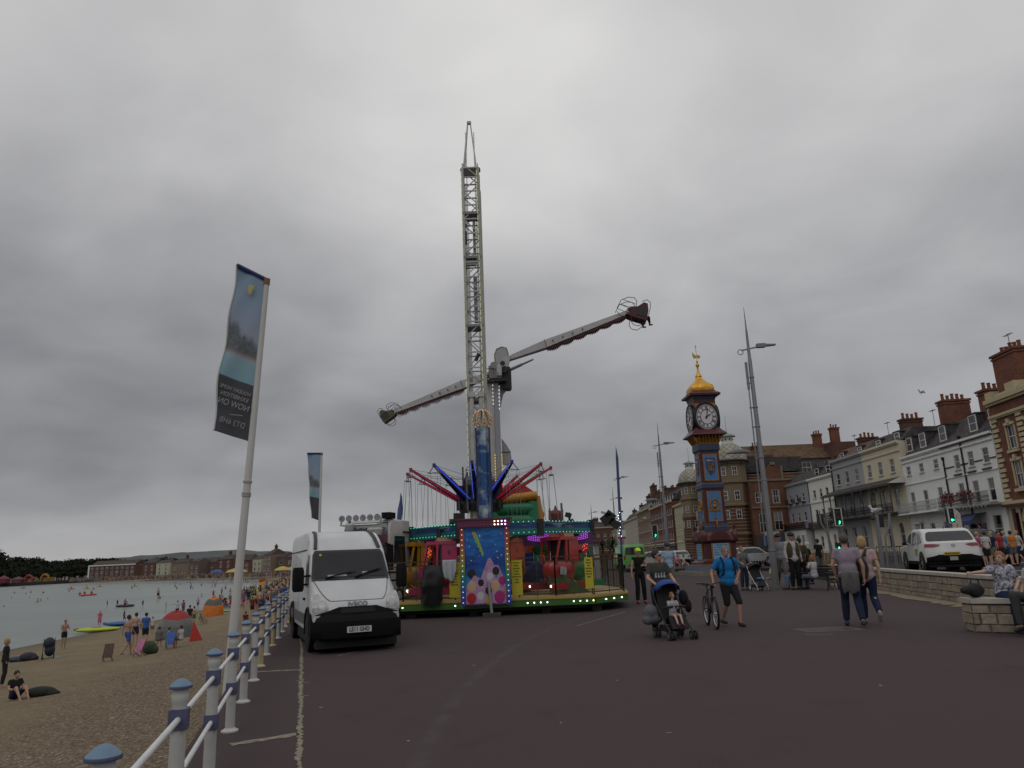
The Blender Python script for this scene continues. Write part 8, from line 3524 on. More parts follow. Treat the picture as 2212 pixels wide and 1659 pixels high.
 # shopping bag hung from the handle
 q = MB(mat('bag_grey',(.09,.09,.10),.7,nv=(6,.4)))
 q.sph((0,0,.50),(.17,.11,.17),14,9)
 q.sph((.05,0,.38),(.19,.12,.11),12,8)
 q.sph((-.08,-.02,.36),(.12,.11,.1),12,8)
 q.tube([(-.05,0,.62),(.12,.05,.92),(.05,0,.62)],.015,5)
 o = obj('shopping_bag',remesh(q,.02,'shopping_bag',9),None,(p.x - .30,p.y - .52,0))
 tag(o,'bulging grey and black shopping bag hanging from the blue pushchair','bag')
 # lime cap woman
 p,s = spot(1386,1304,1186,H=1.72)
 f,J = figure(dict(kL=(.11,-.04,.5),aL=(.13,.0,.085),kR=(-.10,-.05,.5),aR=(-.13,-.04,.085),EL=(.27,.02,1.15),WL=(.10,-.18,1.20),ER=(-.25,.0,1.13),WR=(-.27,-.05,.9)),0,cl('black_vest',(.012,.012,.013)),cl('leggings',(.011,.011,.012)),mat('shoe_pink',(.20,.02,.06),.6),HD(),leg=1.93,sleeve=0,hat=mat('cap_lime',(.55,.80,.02),.6),hairl='pony',fing=True,fat=.92)
 put(f,'woman in fluorescent lime cap, black vest and leggings walking towards us',(p.x,p.y,0),R(8),s)
 # man in purple cap with a pale blue shirt behind the pushchair man
 p,s = spot(1450,1285,1172)
 f,J = figure(WALK,0,cl('paleblue',(.28,.38,.50)),cl('shorts_khaki',(.10,.09,.08)),mat('shoe_black',(.02,.02,.022),.6),HD(),leg=.95,hat=mat('cap_purple',(.03,.015,.06),.7),yaw=R(-10))
 put(f,'man in purple cap and pale blue shirt walking behind the pushchair man',(p.x,p.y,0),R(5),s)
 # second pushchair and its woman
 p,s = spot(1640,1276,1178)
 f,J = figure(dict(EL=(.24,-.10,1.14),WL=(.2,-.36,1.05),ER=(-.24,-.10,1.14),WR=(-.2,-.36,1.05)),0,cl('grey_top',(.13,.12,.12)),cl('jeans3',(.03,.035,.06)),mat('shoe_black',(.02,.02,.022),.6),HR(),leg=1.9,sleeve=1.5,nod=R(-8),hairl='pony')
 put(f,'red haired woman in grey top pushing a black pushchair',(p.x - .35,p.y + .75,0),R(12),s)
 q = MB(cl('pink_pack',(.42,.06,.20)))
 q.sph((0,0,1.2),(.14,.13,.2),12,8)
 o = q.build('backpack',None,smooth=True,loc=(p.x - .62,p.y + .78,-.05))
 tag(o,'small bright pink backpack on the shoulder of the red haired woman','backpack')
 pushchair((p.x,p.y - .1,0),R(8),False)
 # group by the lamp post
 G = 'people chatting beside the lamp post and bench'
 jobs = [(1693,1268,1152,WALK,('stone_shirt',(.22,.22,.24)),('stone_tr',(.13,.12,.12)),'black cap, pale grey shirt, beside a yellow carrier bag',dict(hat=('cap_blk',(.015,.015,.015)),sleeve=.6),-8,'man'),
   (1722,1274,1149,{},('white_tee',(.40,.40,.40)),('blk_tr',(.012,.012,.012)),'black cap, brown waistcoat over white shirt, black trousers',dict(hat=('cap_blk',(.015,.015,.015)),sleeve=1.8),10,'man'),
   (1738,1270,1160,{},('olive',(.06,.05,.03)),('blk_tr',(.012,.012,.012)),'olive jacket standing close behind the one in the waistcoat',dict(sleeve=1.8),150,'person'),
   (1754,1262,1170,{},('black_coat',(.014,.014,.015)),('blk_tr',(.012,.012,.012)),'cream headscarf and long black coat',dict(hairl='scarf',sleeve=1.9),-120,'woman'),
   (1775,1246,1163,{},('black_tee',(.013,.013,.014)),('grey_tr',(.10,.10,.11)),'balding, black t-shirt, standing behind the bench',{},200,'man')]
 for i,(x,yf,yt,ps,tc_,bc,lab,kw,rz,who) in enumerate(jobs):
  p,s = spot(x,yf,yt)
  kw = dict(kw)
  if 'hat' in kw:
   kw['hat'] = mat(kw['hat'][0],kw['hat'][1],.7)
  hr = mat('scarf_cream',(.45,.42,.36),.8) if kw.get('hairl') == 'scarf' else (HD(),HG())[i % 2]
  f,J = figure(mixp(ps),i % 3,cl(*tc_),cl(*bc),mat('shoe_black',(.02,.02,.022),.6),hr,leg=1.95,**kw)
  put(f,f'{who} near lamp post: {lab}',(p.x,p.y,0),R(rz),s,G)
  if i == 1:
   q = MB(cl('waistcoat',(.075,.055,.035)))
   for k in (-1,1):
    q.sph((k * .12,-.03,1.2),(.09,.14,.27),10,8)
   o = obj('waistcoat',remesh(q,.02,'waistcoat',1),bpy.data.objects[-1] if False else COL.objects[-1])
 q = MB(mat('carrier_yellow',(.40,.36,.18),.6))
 q.lathe([(.05,.42),(.17,.5),(.16,.66),(.05,.85)],12)
 p,s = spot(1672,1262)
 tag(q.build('carrier_bag',None,smooth=True,loc=(p.x,p.y,0)),'pale yellow carrier bag held beside the lamp post','bag')
 # dog
 p,s = spot(1667,1262)
 dog((p.x,p.y,0),R(70),'small tan and grey dog standing at the foot of the lamp post',(.22,.17,.13),.8)
 # bench with two seated people
 p,s = spot(1768,1274)
 bench((p.x,p.y,0),R(-70))
 bx = Vector((p.x,p.y,0))
 f,J = figure(mixp(SITC,EL=(.34,.0,.80),WL=(.52,.12,.86)),0,cl('white_tee',(.40,.40,.40)),cl('bluegrey',(.12,.15,.20)),mat('shoe_black',(.02,.02,.022),.6),HR(),leg=1.9,hairl='bob',face=False)
 put(f,'woman in white t-shirt with reddish hair sitting on the bench with her back to us',(bx.x - .0,bx.y + .22,0),R(-150),1.05)
 f,J = figure(mixp(SITC,C=(0,-.12,.82),N=(0,-.2,1.0),H=(0,-.26,1.14),SL=(.18,-.18,.96),SR=(-.18,-.18,.96)),1,cl('denim_top',(.09,.11,.16)),cl('denim',(.12,.18,.28)),mat('shoe_black',(.02,.02,.022),.6),HD(),leg=1.9)
 put(f,'dark haired person in denim leaning forward on the far side of the bench',(bx.x - .35,bx.y + 1.1,0),R(-95),1.05)
 # seated woman on the wall, pointing left; and the man cut off by the frame
 p = Vector((9.30,14.82,0))
 f,J = figure(mixp(SITC,P=(0,.0,.70),C=(.0,-.02,1.04),N=(0,-.03,1.23),H=(-.03,-.06,1.38),SL=(.18,.02,1.18),SR=(-.19,-.05,1.19),ER=(-.45,-.16,1.13),WR=(-.72,-.22,1.12),EL=(.25,-.06,.93),WL=(.06,-.26,.80),hL=(.09,-.02,.68),hR=(-.09,-.02,.68),kL=(.14,-.36,.60),kR=(-.10,-.36,.60),aL=(.08,-.24,.20),aR=(-.12,-.42,.09)),3,floral(),cl('jeans2',(.016,.022,.055)),mat('shoe_navy',(.03,.03,.05),.7),HR(),leg=1.9,hairl='bob',yaw=R(-62),fing=True,fat=1.22,wt=1.25,sleeve=.75)
 put(f,'woman in blue and white floral blouse sitting on the stone wall, arm pointing left',p,R(-2),.98)
 f,J = figure(mixp(SITC,kL=(.15,-.44,.62),kR=(-.16,-.46,.60)),1,cl('white_tee',(.40,.40,.40)),cl('grey_tr2',(.055,.055,.055)),mat('shoe_black',(.02,.02,.022),.6),HG(),leg=1.95,fat=1.15)
 put(f,'man in grey trousers sitting at the right edge of the picture',(9.44,14.02,.08),R(-70),1.05)
 q = MB(mat('pack_black',(.012,.012,.014),.7))
 q.sph((0,0,.14),(.17,.14,.14),12,8)
 q.sph((-.16,-.02,.15),(.14,.10,.09),12,8)
 q.tube([(-.1,0,.2),(-.05,-.02,.36),(.08,0,.34),(.12,0,.2)],.018,6)
 o = obj('black_bag',remesh(q,.014,'black_bag',3),None,(8.84,15.0,.62))
 tag(o,'soft black bag resting on the seat wall beside the floral blouse woman','bag')
 q = MB(mat('bag_red',(.20,.015,.012),.7))
 q.sph((.02,.06,.15),(.13,.08,.15),12,8)
 o = q.build('red_bag',None,smooth=True,loc=(9.38,14.40,0))
 tag(o,'red bag on the ground behind the seated woman\'s legs','bag')
 # rider in the booster cage
 f,J = figure(mixp(SITC,kL=(.11,-.42,.42)),1,cl('black_tee',(.013,.013,.014)),cl('blk_tr',(.012,.012,.012)),mat('shoe_black',(.02,.02,.022),.6),HD(),leg=1.9,near=False)
 for (dx_,dy_,ll) in ((.62,-.12,'rider with one dangling leg in the red cage, on the near seat'),(.3,.3,'rider with pale legs in the red cage, on the far seat')):
  o = put(f,ll,(BOOST[0].x + dx_,42 + dy_,BOOST[0].z - .95),R(90),.95)
  o.rotation_euler = (R(0),R(-8),R(80))
def floral():
 m = mat('floral',(.3,.3,.4),.85)
 t = NT(m.node_tree)
 co = t.new('ShaderNodeTexCoord').outputs['Object']
 c = t.ramp(t.noise(co,17,5,.75),[(.40,(.06,.065,.14)),(.48,(.20,.20,.27)),(.56,(.48,.48,.50))])
 t.l.new(c,t.n['Principled BSDF'].inputs['Base Color'])
 return m
def dog(loc,rz,label,rgb,s=1.0):
 q = MB(mat('dog_fur',rgb,.9,nv=(8,.4)))
 q.sph((0,-.08,.34),(.09,.15,.10),10,8)
 q.sph((0,.12,.34),(.075,.17,.08),10,8)
 limb(q,((0,-.18,.38),(0,-.27,.48)),.055,.045)
 q.sph((0,-.30,.51),(.05,.065,.05),10,7)
 q.cyl((0,-.34,.50),(0,-.41,.48),.03,.02,n=8)
 for k in (-1,1):
  q.sph((k * .04,-.27,.56),(.012,.02,.03),6,5)
  limb(q,((k * .05,-.14,.30),(k * .05,-.15,.16)),.03,.02)
  limb(q,((k * .05,-.15,.16),(k * .05,-.16,.02)),.02,.018)
  limb(q,((k * .05,.2,.32),(k * .05,.17,.2)),.045,.024)
  limb(q,((k * .05,.17,.2),(k * .05,.25,.12)),.022,.016)
  limb(q,((k * .05,.25,.12),(k * .05,.23,.02)),.016,.016)
 q.tube([(0,.27,.36),(0,.36,.42),(0,.38,.5)],[.02,.014,.008],6)
 o = obj('dog',remesh(q,.014,'dog',1),None,loc,rz)
 o.scale = (s,s,s)
 tag(o,label,'dog')
def bench(loc,rz):
 t = thing('bench','dark bench with curled iron ends backing onto the stone wall','bench',loc,rz)
 m = mat('bench_dark',(.012,.010,.009),.6)
 for x in (-.85,.85):
  q = MB(m)
  q.tube([(x,.28,0),(x,.22,.42),(x,.30,.75),(x,.40,.98),(x,.46,.95),(x,.44,.88)],.035,8)
  q.tube([(x,-.28,0),(x,-.22,.3),(x,-.25,.6),(x,-.3,.66),(x,.25,.64)],.03,8)
  q.tube([(x,-.25,.42),(x,.24,.40)],.03,8)
  q.ring((x,-.05,.2),.13,.018,14,5,M=Matrix.Rotation(R(90),3,'Z'))
  q.build('end_frame',t,smooth=True)
 q = MB(m)
 for k in range(5):
  q.box((0,-.2 + k * .1,.44),(1.75,.07,.03))
 q.build('seat',t)
 q = MB(m)
 for k in range(4):
  q.box((0,.27 + k * .04,.58 + k * .11),(1.75,.025,.07))
 q.build('backrest',t)
def wheel_bike(t,y,r,rimm):
 M_ = Matrix.Rotation(R(90),3,'Z')
 q = MB(RUB())
 q.ring((0,y,r),r - .025,.027,36,8,M=M_)
 o = q.build('wheel',t,smooth=True)
 q = MB(rimm)
 q.ring((0,y,r),r - .065,.016,36,6,M=M_)
 for k in range(16):
  a = 2 * math.pi * k / 16
  q.cyl((.02 * (-1) ** k,y,r),(0,y + (r - .07) * math.cos(a),r + (r - .07) * math.sin(a)),.0025,n=4)
 q.cyl((-.04,y,r),(.04,y,r),.022,n=8)
 q.build('rim',o)
def bicycle(loc,rz):
 t = thing('bicycle','black mountain bike wheeled by the man in the bright blue t-shirt','bicycle',(loc[0],loc[1],0),rz)
 rm = mat('rim_silver',(.45,.45,.46),.3,me=.5)
 wheel_bike(t,-.52,.34,rm)
 wheel_bike(t,.52,.34,rm)
 m = mat('bike_black',(.012,.012,.014),.3)
 q = MB(m)
 hd,bb_,st,ra = (0,-.36,.86),(0,.06,.32),(0,.20,.82),(0,.52,.34)
 q.cyl((0,-.32,.72),(0,-.37,.92),.022,n=8)
 q.cyl(bb_,(0,-.33,.76),.022,n=8)
 q.cyl(st,(0,-.35,.86),.018,n=8)
 q.cyl(bb_,(0,.22,.92),.018,n=8)
 for k in (-1,1):
  q.cyl((k * .05,.52,.34),(k * .02,.19,.78),.010,n=6)
  q.cyl((k * .05,.52,.34),(k * .03,.06,.32),.011,n=6)
  q.cyl((k * .055,-.52,.34),(k * .055,-.40,.68),.018,n=8)
 q.cyl((-.06,-.395,.69),(.06,-.395,.69),.02,n=8)
 q.cyl(bb_,(.0,.06,.32),.04,n=10)
 q.build('frame',t,smooth=True)
 q = MB(m)
 q.tube([(-.31,-.30,.99),(-.15,-.37,1.0),(0,-.40,.97),(.15,-.37,1.0),(.31,-.30,.99)],.014,8)
 for k in (-1,1):
  q.cyl((k * .33,-.29,.99),(k * .22,-.335,.995),.018,n=8)
  q.tube([(k * .2,-.36,.98),(k * .28,-.42,.95)],.008,5)
 q.sph((0,-.42,.93),(.05,.05,.06),8,6)
 q.build('handlebar',t,smooth=True)
 q = MB(m)
 q.prism([(-.03,.10),(.03,.10),(.075,.34),(-.075,.34)],.92,.955,'z')
 q.build('saddle',t)
 q = MB(m)
 q.ring((.05,.06,.32),.09,.008,20,5,M=Matrix.Rotation(R(90),3,'Z'))
 for k in (-1,1):
  q.cyl((k * .06,.06,.32),(k * .08,.06 + k * .12,.32 - .10 * k),.009,n=6)
  q.box((k * .13,.06 + k * .12,.32 - .10 * k),(.1,.06,.02))
 q.build('crank',t)
def pushchair(loc,rz,blue):
 lab = 'blue hooded pushchair carrying a toddler' if blue else 'black and white pushchair pushed by the red haired woman'
 t = thing('pushchair',lab,'pushchair',loc,rz)
 fr = mat('frame_black',(.015,.015,.016),.5) if blue else mat('frame_white',(.50,.50,.50),.4)
 blk = mat('fabric_black',(.014,.014,.016),.85)
 q = MB(fr)
 for k in (-1,1):
  q.tube([(k * .24,.50,1.02),(k * .25,.30,.72),(k * .24,-.10,.32),(k * .24,-.34,.16)],.016,6)
  q.tube([(k * .25,.24,.66),(k * .25,.34,.12)],.015,6)
  q.tube([(k * .25,.12,.52),(k * .25,.33,.14)],.013,6)
 q.tube([(-.25,.33,.2),(.25,.33,.2)],.012,6)
 q.tube([(-.24,-.2,.24),(.24,-.2,.24)],.012,6)
 q.build('frame',t,smooth=True)
 q = MB(blk)
 q.tube([(-.24,.50,1.02),(-.15,.56,1.05),(.15,.56,1.05),(.24,.50,1.02)],.02,8)
 q.build('handle',t,smooth=True)
 for (x,y) in ((-.24,-.36),(.24,-.36),(-.25,.34),(.25,.34)):
  q = MB(RUB())
  w_ = [x] if not blue else [x - .045,x + .045]
  r = .088 if blue or y < 0 else .13
  for xx in w_:
   q.cyl((xx - .014,y,r),(xx + .014,y,r),r,n=18)
  o = q.build('wheel',t,ang=40)
  q = MB(fr if not blue else mat('hub_grey2',(.12,.12,.12),.5))
  for xx in w_:
   q.cyl((xx - .017,y,r),(xx + .017,y,r),r * .55 if blue else r * .72,n=14)
  q.build('rim',o)
 q = MB(blk)
 q.prism([(-.12,.40),(.18,.36),(.36,.98),(.32,1.0),(.14,.44),(-.14,.46)],-.21,.21,'x')
 q.prism([(-.30,.20),(-.12,.42),(-.14,.46),(-.34,.22)],-.17,.17,'x')
 q.bb((-.2,-.05,.14),(.2,.3,.26))
 q.build('seat',t)
 # hood: quarter dome
 hm = mat('hood_blue',(.012,.045,.22),.7,nv=(5,.25),bp=(14,.5,.02)) if blue else blk
 q = MB(hm)
 def fn(u,v):
  a = R(50 + 140 * v)
  x = -.26 + .52 * u
  rr = .33 * (1 - .16 * abs(2 * u - 1) ** 4)
  e = .36 * math.sin(math.pi * u) ** .45 if 0 < u < 1 else 0
  return (x,.24 - math.cos(a) * .33 * (.35 + .65 * e / .36),.84 + math.sin(a) * .32 * (.35 + .65 * e / .36))
 q.grid(fn,14,12)
 o = q.build('hood',t,smooth=True,fix=False)
 md = o.modifiers.new('t','SOLIDIFY')
 md.thickness = .015
 if blue:
  q = MB(blk)
  q.tube([(-.23,-.02,.60),(-.2,-.16,.63),(.2,-.16,.63),(.23,-.02,.60)],.022,8)
  q.build('bumper_bar',t,smooth=True)
  q = MB(cloth('coat_blk',(.014,.014,.016)))
  q.sph((.30,.12,.78),(.09,.14,.16),10,8)
  q.sph((.36,.05,.62),(.07,.09,.14),10,8)
  o = q.build('coat',None,smooth=True,loc=loc,rz=rz)
  tag(o,'black coat slung over the side of the blue pushchair','coat')
  f,J = figure(mixp(SITC,EL=(.22,-.14,.78),ER=(-.22,-.14,.78),WL=(.08,-.34,.78),WR=(-.12,-.36,.80),aL=(.10,-.62,.22),aR=(-.10,-.62,.22),H=(0,-.06,1.24)),3,mat('tod_top',(.34,.33,.38),.85,nv=(14,.5)),cloth('tod_skirt',(.28,.28,.31)),mat('shoe_pk2',(.16,.03,.05),.6),HR(),leg=.5,yaw=R(40),near=True,vox=.022,hairl='bob')
  m_ = f[0][1]
  o = put(f,'red haired toddler in a pale patterned top sitting in the blue pushchair',Vector(loc) + Matrix.Rotation(rz,3,'Z') @ Vector((0,.02,.20)),rz,.52)
 else:
  q = MB(cloth('blanket_blue',(.05,.16,.42)))
  q.sph((-.03,-.14,.50),(.13,.1,.05),10,6)
  q.build('blanket',t,smooth=True)
near_people()
# ================================================================ BEACH, BATHERS, FAR SHORE
VC = mat('cloth_varied',(.3,.3,.3),.9,obj=True)
CO = dict(black=(.012,.012,.014),navy=(.015,.02,.06),blue=(.03,.09,.30),sky=(.12,.24,.38),red=(.30,.02,.02),pink=(.42,.10,.20),white=(.45,.45,.44),grey=(.12,.12,.12),green=(.05,.14,.05),lime=(.35,.50,.03),orange=(.48,.15,.02),purple=(.10,.03,.14),maroon=(.13,.015,.025),teal=(.03,.20,.20),yellow=(.50,.38,.04),khaki=(.14,.12,.07))
def beach():
 K = dict(near=False,face=False)
 T = {}
 hd,hb = HD(),HB()
 T['trunks'] = figure({},0,None,VC,None,hd,leg=.75,**K)[0]
 T['trunksw'] = figure(WALK,1,None,VC,None,hd,leg=.75,**K)[0]
 T['tee'] = figure({},0,VC,VC,None,hd,leg=.9,sleeve=.7,**K)[0]
 T['teew'] = figure(WALK,3,VC,VC,None,hb,leg=.9,sleeve=.7,**K)[0]
 T['dress'] = figure({},3,VC,None,None,hb,dress=True,sleeve=0,hairl='bob',**K)[0]
 T['long'] = figure({},0,VC,VC,None,hb,leg=1.95,sleeve=1.9,hairl='bob',**K)[0]
 T['bend'] = figure(BEND,0,VC,VC,None,hd,leg=.8,**K)[0]
 T['sit'] = figure(SITG,0,VC,VC,None,hd,leg=.8,**K)[0]
 T['sitb'] = figure(SITG,3,VC,VC,None,hb,leg=.5,hairl='bob',**K)[0]
 T['chair'] = figure(SITC,0,VC,VC,None,hd,leg=.9,**K)[0]
 T['arms'] = figure(dict(EL=(.42,0,1.36),WL=(.66,-.05,1.3),ER=(-.42,0,1.36),WR=(-.66,-.05,1.3)),0,VC,VC,None,hd,leg=.8,**K)[0]
 T['phone'] = figure(dict(EL=(.25,-.06,1.15),WL=(.10,-.28,1.18),ER=(-.25,-.06,1.15),WR=(-.10,-.28,1.18),H=(0,-.05,1.6)),1,None,VC,None,mat('hair_stubble',(.20,.13,.10),.8),leg=.6,**K)[0]
 HH = dict(sit=.9,sitb=.9,chair=1.28,bend=1.22)
 def bp(kind,x,yf,yt,rz,c1,c2,label,group=None,dz=0.0):
  p,zt_ = on_beach(x,yf)
  s = (at(x,yt,p.y).z - p.z) / HH.get(kind,1.75)
  s = min(1.15,max(.5,s))
  cols = [CO[c1],CO[c2]] if c1 else [CO[c2]]
  if kind == 'dress':
   cols = [CO[c1]]
  parts = T[kind]
  return put(parts,label,(p.x,p.y,p.z + dz),R(rz),s,group,colors=cols)
 A = [('phone',136,1402,1338,60,None,'black','bare chested man in black trunks looking at his phone at the water edge'),
   ('long',5,1484,1378,120,'black','black','blonde person in long black clothes standing at the left edge of the beach'),
   ('sit',30,1512,1450,60,'black','navy','dark haired person in black top sitting on the sand at lower left'),
   ('trunksw',273,1417,1328,150,None,'blue','bare chested man in blue shorts stepping towards the tent, left of two'),
   ('trunks',290,1395,1323,190,None,'navy','tanned bare chested man behind the man in blue shorts'),
   ('tee',312,1393,1323,185,'blue','black','man in royal blue shirt and black shorts beside the red tent'),
   ('tee',328,1372,1332,30,'white','grey','child in white top behind the man in the royal blue shirt'),
   ('chair',342,1398,1355,200,'grey','navy','grey haired person in grey top sitting in front of the red tent'),
   ('chair',362,1400,1356,120,'sky','white','person in pale blue sitting in a camp chair by the red tent'),
   ('chair',390,1398,1352,250,'white','grey','person in a sun hat sitting at the right side of the red tent'),
   ('arms',382,1333,1297,20,'white','navy','person in white top with both arms stretched out by the shore'),
   ('tee',395,1330,1296,160,'purple','grey','man in purple shirt by the shore, beside the outstretched arms'),
   ('tee',408,1355,1307,190,'black','khaki','man in black shirt and khaki shorts standing behind the red tent'),
   ('trunks',418,1350,1309,170,None,'green','bare chested man beside the man in the black shirt'),
   ('sit',432,1344,1326,90,'teal','white','person in turquoise sitting by the deckchair'),
   ('dress',214,1354,1319,30,'pink','pink','child wrapped in a pink and yellow towel behind the lime kayak'),
   ('teew',267,1346,1317,120,'navy','purple','woman in dark swimwear walking out of the sea by the kayaks'),
   ('trunks',427,1315,1291,200,None,'blue','bare chested boy in blue trunks in the shallows near the orange tent'),
   ('tee',544,1330,1288,190,'maroon','black','man in maroon t-shirt and black shorts behind the railing'),
   ('sit',500,1347,1328,100,'blue','blue','person in blue lying against the foot of the near flagpole'),
   ('sit',530,1344,1321,190,'maroon','khaki','person in maroon top sitting on the sand just right of the near flagpole'),
   ('sitb',486,1312,1290,160,'maroon','black','long haired woman in dark red sitting left of the near flagpole'),
   ('chair',497,1312,1291,150,'red','navy','person in a bright red camp chair left of the near flagpole'),
   ('chair',507,1310,1291,150,'khaki','khaki','person in olive top sitting next to the red camp chair'),
   ('tee',532,1298,1268,150,'navy','black','tall person in navy standing by the yellow shirted lifeguard'),
   ('tee',557,1300,1269,190,'yellow','red','lifeguard in yellow shirt beside the blue windbreak'),
   ('sit',561,1312,1292,100,'red','black','person in red jacket sitting in front of the blue windbreak'),
   ('sit',463,1302,1287,180,'red','black','person in red peeping over the orange tent'),
   ('trunks',341,1295,1270,10,None,'black','man in black trunks standing knee deep, middle of the bay'),
   ('tee',253,1310,1295,60,'black','black','wetsuited person stepping through shallow water, left of a dinghy pair'),
   ('trunks',268,1311,1296,80,None,'red','bare chested man in the water beside the dark dinghy'),
   ('tee',308,1311,1296,20,'purple','purple','person in dark purple standing alone right of the dark dinghy'),
   ('trunks',358,1319,1301,100,None,'white','boy in white trunks standing at the waterline'),
   ('tee',231,1311,1302,100,'black','black','wetsuited child crouching in the shallows')]
 for (k,x,yf,yt,rz,c1,c2,lab) in A:
  bp(k,x,yf,yt,rz,c1,c2,lab)
 rnd = random.Random(21)
 cn = list(CO)
 # bathers standing waist deep
 for i in range(56):
  x = rnd.uniform(380,600) if i > 14 else rnd.uniform(30,380)
  yw = 1252 - .04 * x + 7
  y = yw + 16 + (rnd.random() ** 1.6) * 34 * (1 if x < 520 else .5) + (8 if x < 200 else 0)
  c = rnd.choice(['black','navy','red','pink','white','purple','teal','orange'])
  k = rnd.choice(['trunks','tee','teew','trunksw','arms'])
  r = gz(x,y,-2.65)
  dep = -rnd.uniform(.5,.95) - (0 if x > 380 else .3)
  o = put(T[k],f'bather in {c} swimwear standing in the sea, {"left" if x < 380 else "right"} part of the bay',(r.x,r.y,-2.65 + dep),rnd.uniform(0,6),rnd.uniform(.8,1.05),'bathers standing in the sea',colors=[CO[c],CO[c]])
 # crowd on the dry sand
 n = 0
 while n < 150:
  x = rnd.uniform(470,646)
  y = rnd.uniform(1243,1322)
  p,zt_ = on_beach(x,y)
  if p.x > fence_x(p.y) - 1.5 or zt_ < -2.62 or p.y < 42:
   continue
  n += 1
  k = rnd.choice(['sit','sitb','tee','trunks','dress','chair','teew','bend','sit','tee'])
  c,c2 = rnd.choice(cn[:-3] + ['black','navy','grey','white']),rnd.choice(cn[:9])
  post = {'sit': 'sitting','sitb': 'sitting','chair': 'sitting','bend': 'bending over'}.get(k,'standing')
  cols = [CO[c2]] if k == 'trunks' else [CO[c],CO[c2]]
  put(T[k],f'beachgoer {post}, {c if k != "trunks" else "bare chested,"} {"top and " if k not in ("trunks", "dress") else ""}{c2 if k != "dress" else "dress"}{" bottoms" if k != "dress" else ""}, in the busy stretch left of the van',(p.x,p.y,p.z),rnd.uniform(0,6),rnd.uniform(.7,1.05),'beachgoers on the busy sand',colors=cols)
 # the rest of the packed sands as one mass of figures
 q = MB()
 cc = [mat('mass_' + a,[c * .6 for c in CO[a]],.9) for a in cn if a not in ('lime','yellow')]
 n = 0
 while n < 170:
  x,y = rnd.uniform(480,644),rnd.uniform(1245,1296)
  p,zt_ = on_beach(x,y)
  if p.x > fence_x(p.y) - 1 or zt_ < -2.64 or not 55 < p.y < 230:
   continue
  n += 1
  k = rnd.choice(['sit','sitb','tee','trunks','dress','chair','teew','tee'])
  q.T = Matrix.Translation(p) @ Matrix.Rotation(rnd.uniform(0,6),4,'Z') @ Matrix.Scale(rnd.uniform(.8,1.05),4)
  for nm,me in T[k]:
   q.mat(me.materials[0] if me.materials[0] is not VC else rnd.choice(cc))
   q.add([v.co.copy() for v in me.vertices],[tuple(f.vertices) for f in me.polygons])
 tag(q.build('beach_crowd',None,fix=False,smooth=True),'packed crowd of holidaymakers on the narrow sands behind the railing',kind='stuff')
 # far crowd as one mass
 q = MB()
 cm = [mat('crowd%d' % i,c,.9) for i,c in enumerate([(.22,.14,.10),(.28,.19,.14),(.04,.04,.05),(.25,.24,.23),(.18,.06,.05),(.05,.08,.15),(.22,.17,.08),(.16,.09,.10)])]
 for i in range(2600):
  x = rnd.uniform(150,640)
  y = 1252 - .04 * x + rnd.uniform(6.3,11.5 + max(0,x - 250) * .018)
  p = gz(x,y,-.9)
  zt_ = -1.2
  q.mat(rnd.choice(cm))
  h = rnd.uniform(.5,1.7)
  b = Vector((p.x,p.y,max(p.z,zt_)))
  q.box(b + Vector((0,0,h * .45)),(.38,.25,h * .9),rz=rnd.uniform(0,3))
  q.mat(cm[rnd.choice((0,1))])
  q.box(b + Vector((0,0,h)),(.24,.24,.26))
 tag(q.build('far_crowd',None,fix=False),'dense distant crowd along the far sands',kind='stuff')
 def P(x,y,dz=0.0):
  p,_ = on_beach(x,y)
  return Vector((p.x,p.y,p.z + dz))
 def dome_tent(x,y,w_,h,c,label,rz=0.0):
  t = thing('beach_tent',label,'tent',P(x,y),rz)
  for j,(lo,hi,cc) in enumerate(c):
   q = MB(mat('tent_%s%d' % (label[:6],j),cc,.7,nv=(3,.15)))
   def fn(u,v):
    a = math.pi * u
    f = lo + (hi - lo) * v
    r = w_ / 2 * math.cos(f * math.pi / 2) ** .8
    return (r * math.cos(a) * 1.05,-r * math.sin(a) * .9 + .2,h * math.sin(f * math.pi / 2) * (1 + .04 * math.sin(a * 4)))
   q.grid(fn,18,5)
   q.grid(lambda u,v: (fn(u,v)[0],-fn(u,v)[1] + .4,fn(u,v)[2]),18,5)
   q.build('panel',t,smooth=True,fix=False)
 dome_tent(374,1379,2.0,1.45,[(0,.3,(.13,.14,.15)),(.3,.5,(.17,.16,.16)),(.5,1,(.30,.025,.02))],'red topped grey dome tent among the seated group')
 dome_tent(457,1332,1.75,1.6,[(0,.4,(.55,.16,.015)),(.4,.7,(.10,.10,.10)),(.7,1,(.55,.16,.015))],'orange and grey peaked beach tent by the shore')
 q = MB(mat('tent_flap',(.42,.03,.02),.7))
 b = P(408,1386)
 q.add([(0,0,0),(.7,0,.05),(.15,.1,1.0),(.1,.5,.02)],[(0,1,2),(1,3,2),(3,0,2)])
 tag(q.build('tent_flap',None,loc=b),'loose red triangular tent flap right of the dome tent','tent flap')
 def hull(name,label,cat,loc,rz,L,w_,h,m,m2=None):
  q = MB(m)
  def fn(u,v):
   y = (u - .5) * L
   k = (1 - abs(2 * u - 1) ** 2.6) ** .6
   a = math.pi * 2 * v
   return (w_ / 2 * k * math.cos(a),y,h * .5 + h * .5 * k * math.sin(a) + .12 * h * abs(2 * u - 1) ** 2)
  q.grid(fn,24,12)
  if m2:
   q.mat(m2)
   q.sph((0,0,h * .9),(w_ * .25,L * .2,h * .12),10,6)
   q.sph((0,-L * .42,h * .7),(w_ * .2,L * .08,h * .3),10,6)
  o = q.build(name,None,smooth=True,fix=False,loc=loc,rz=rz)
  return tag(o,label,cat)
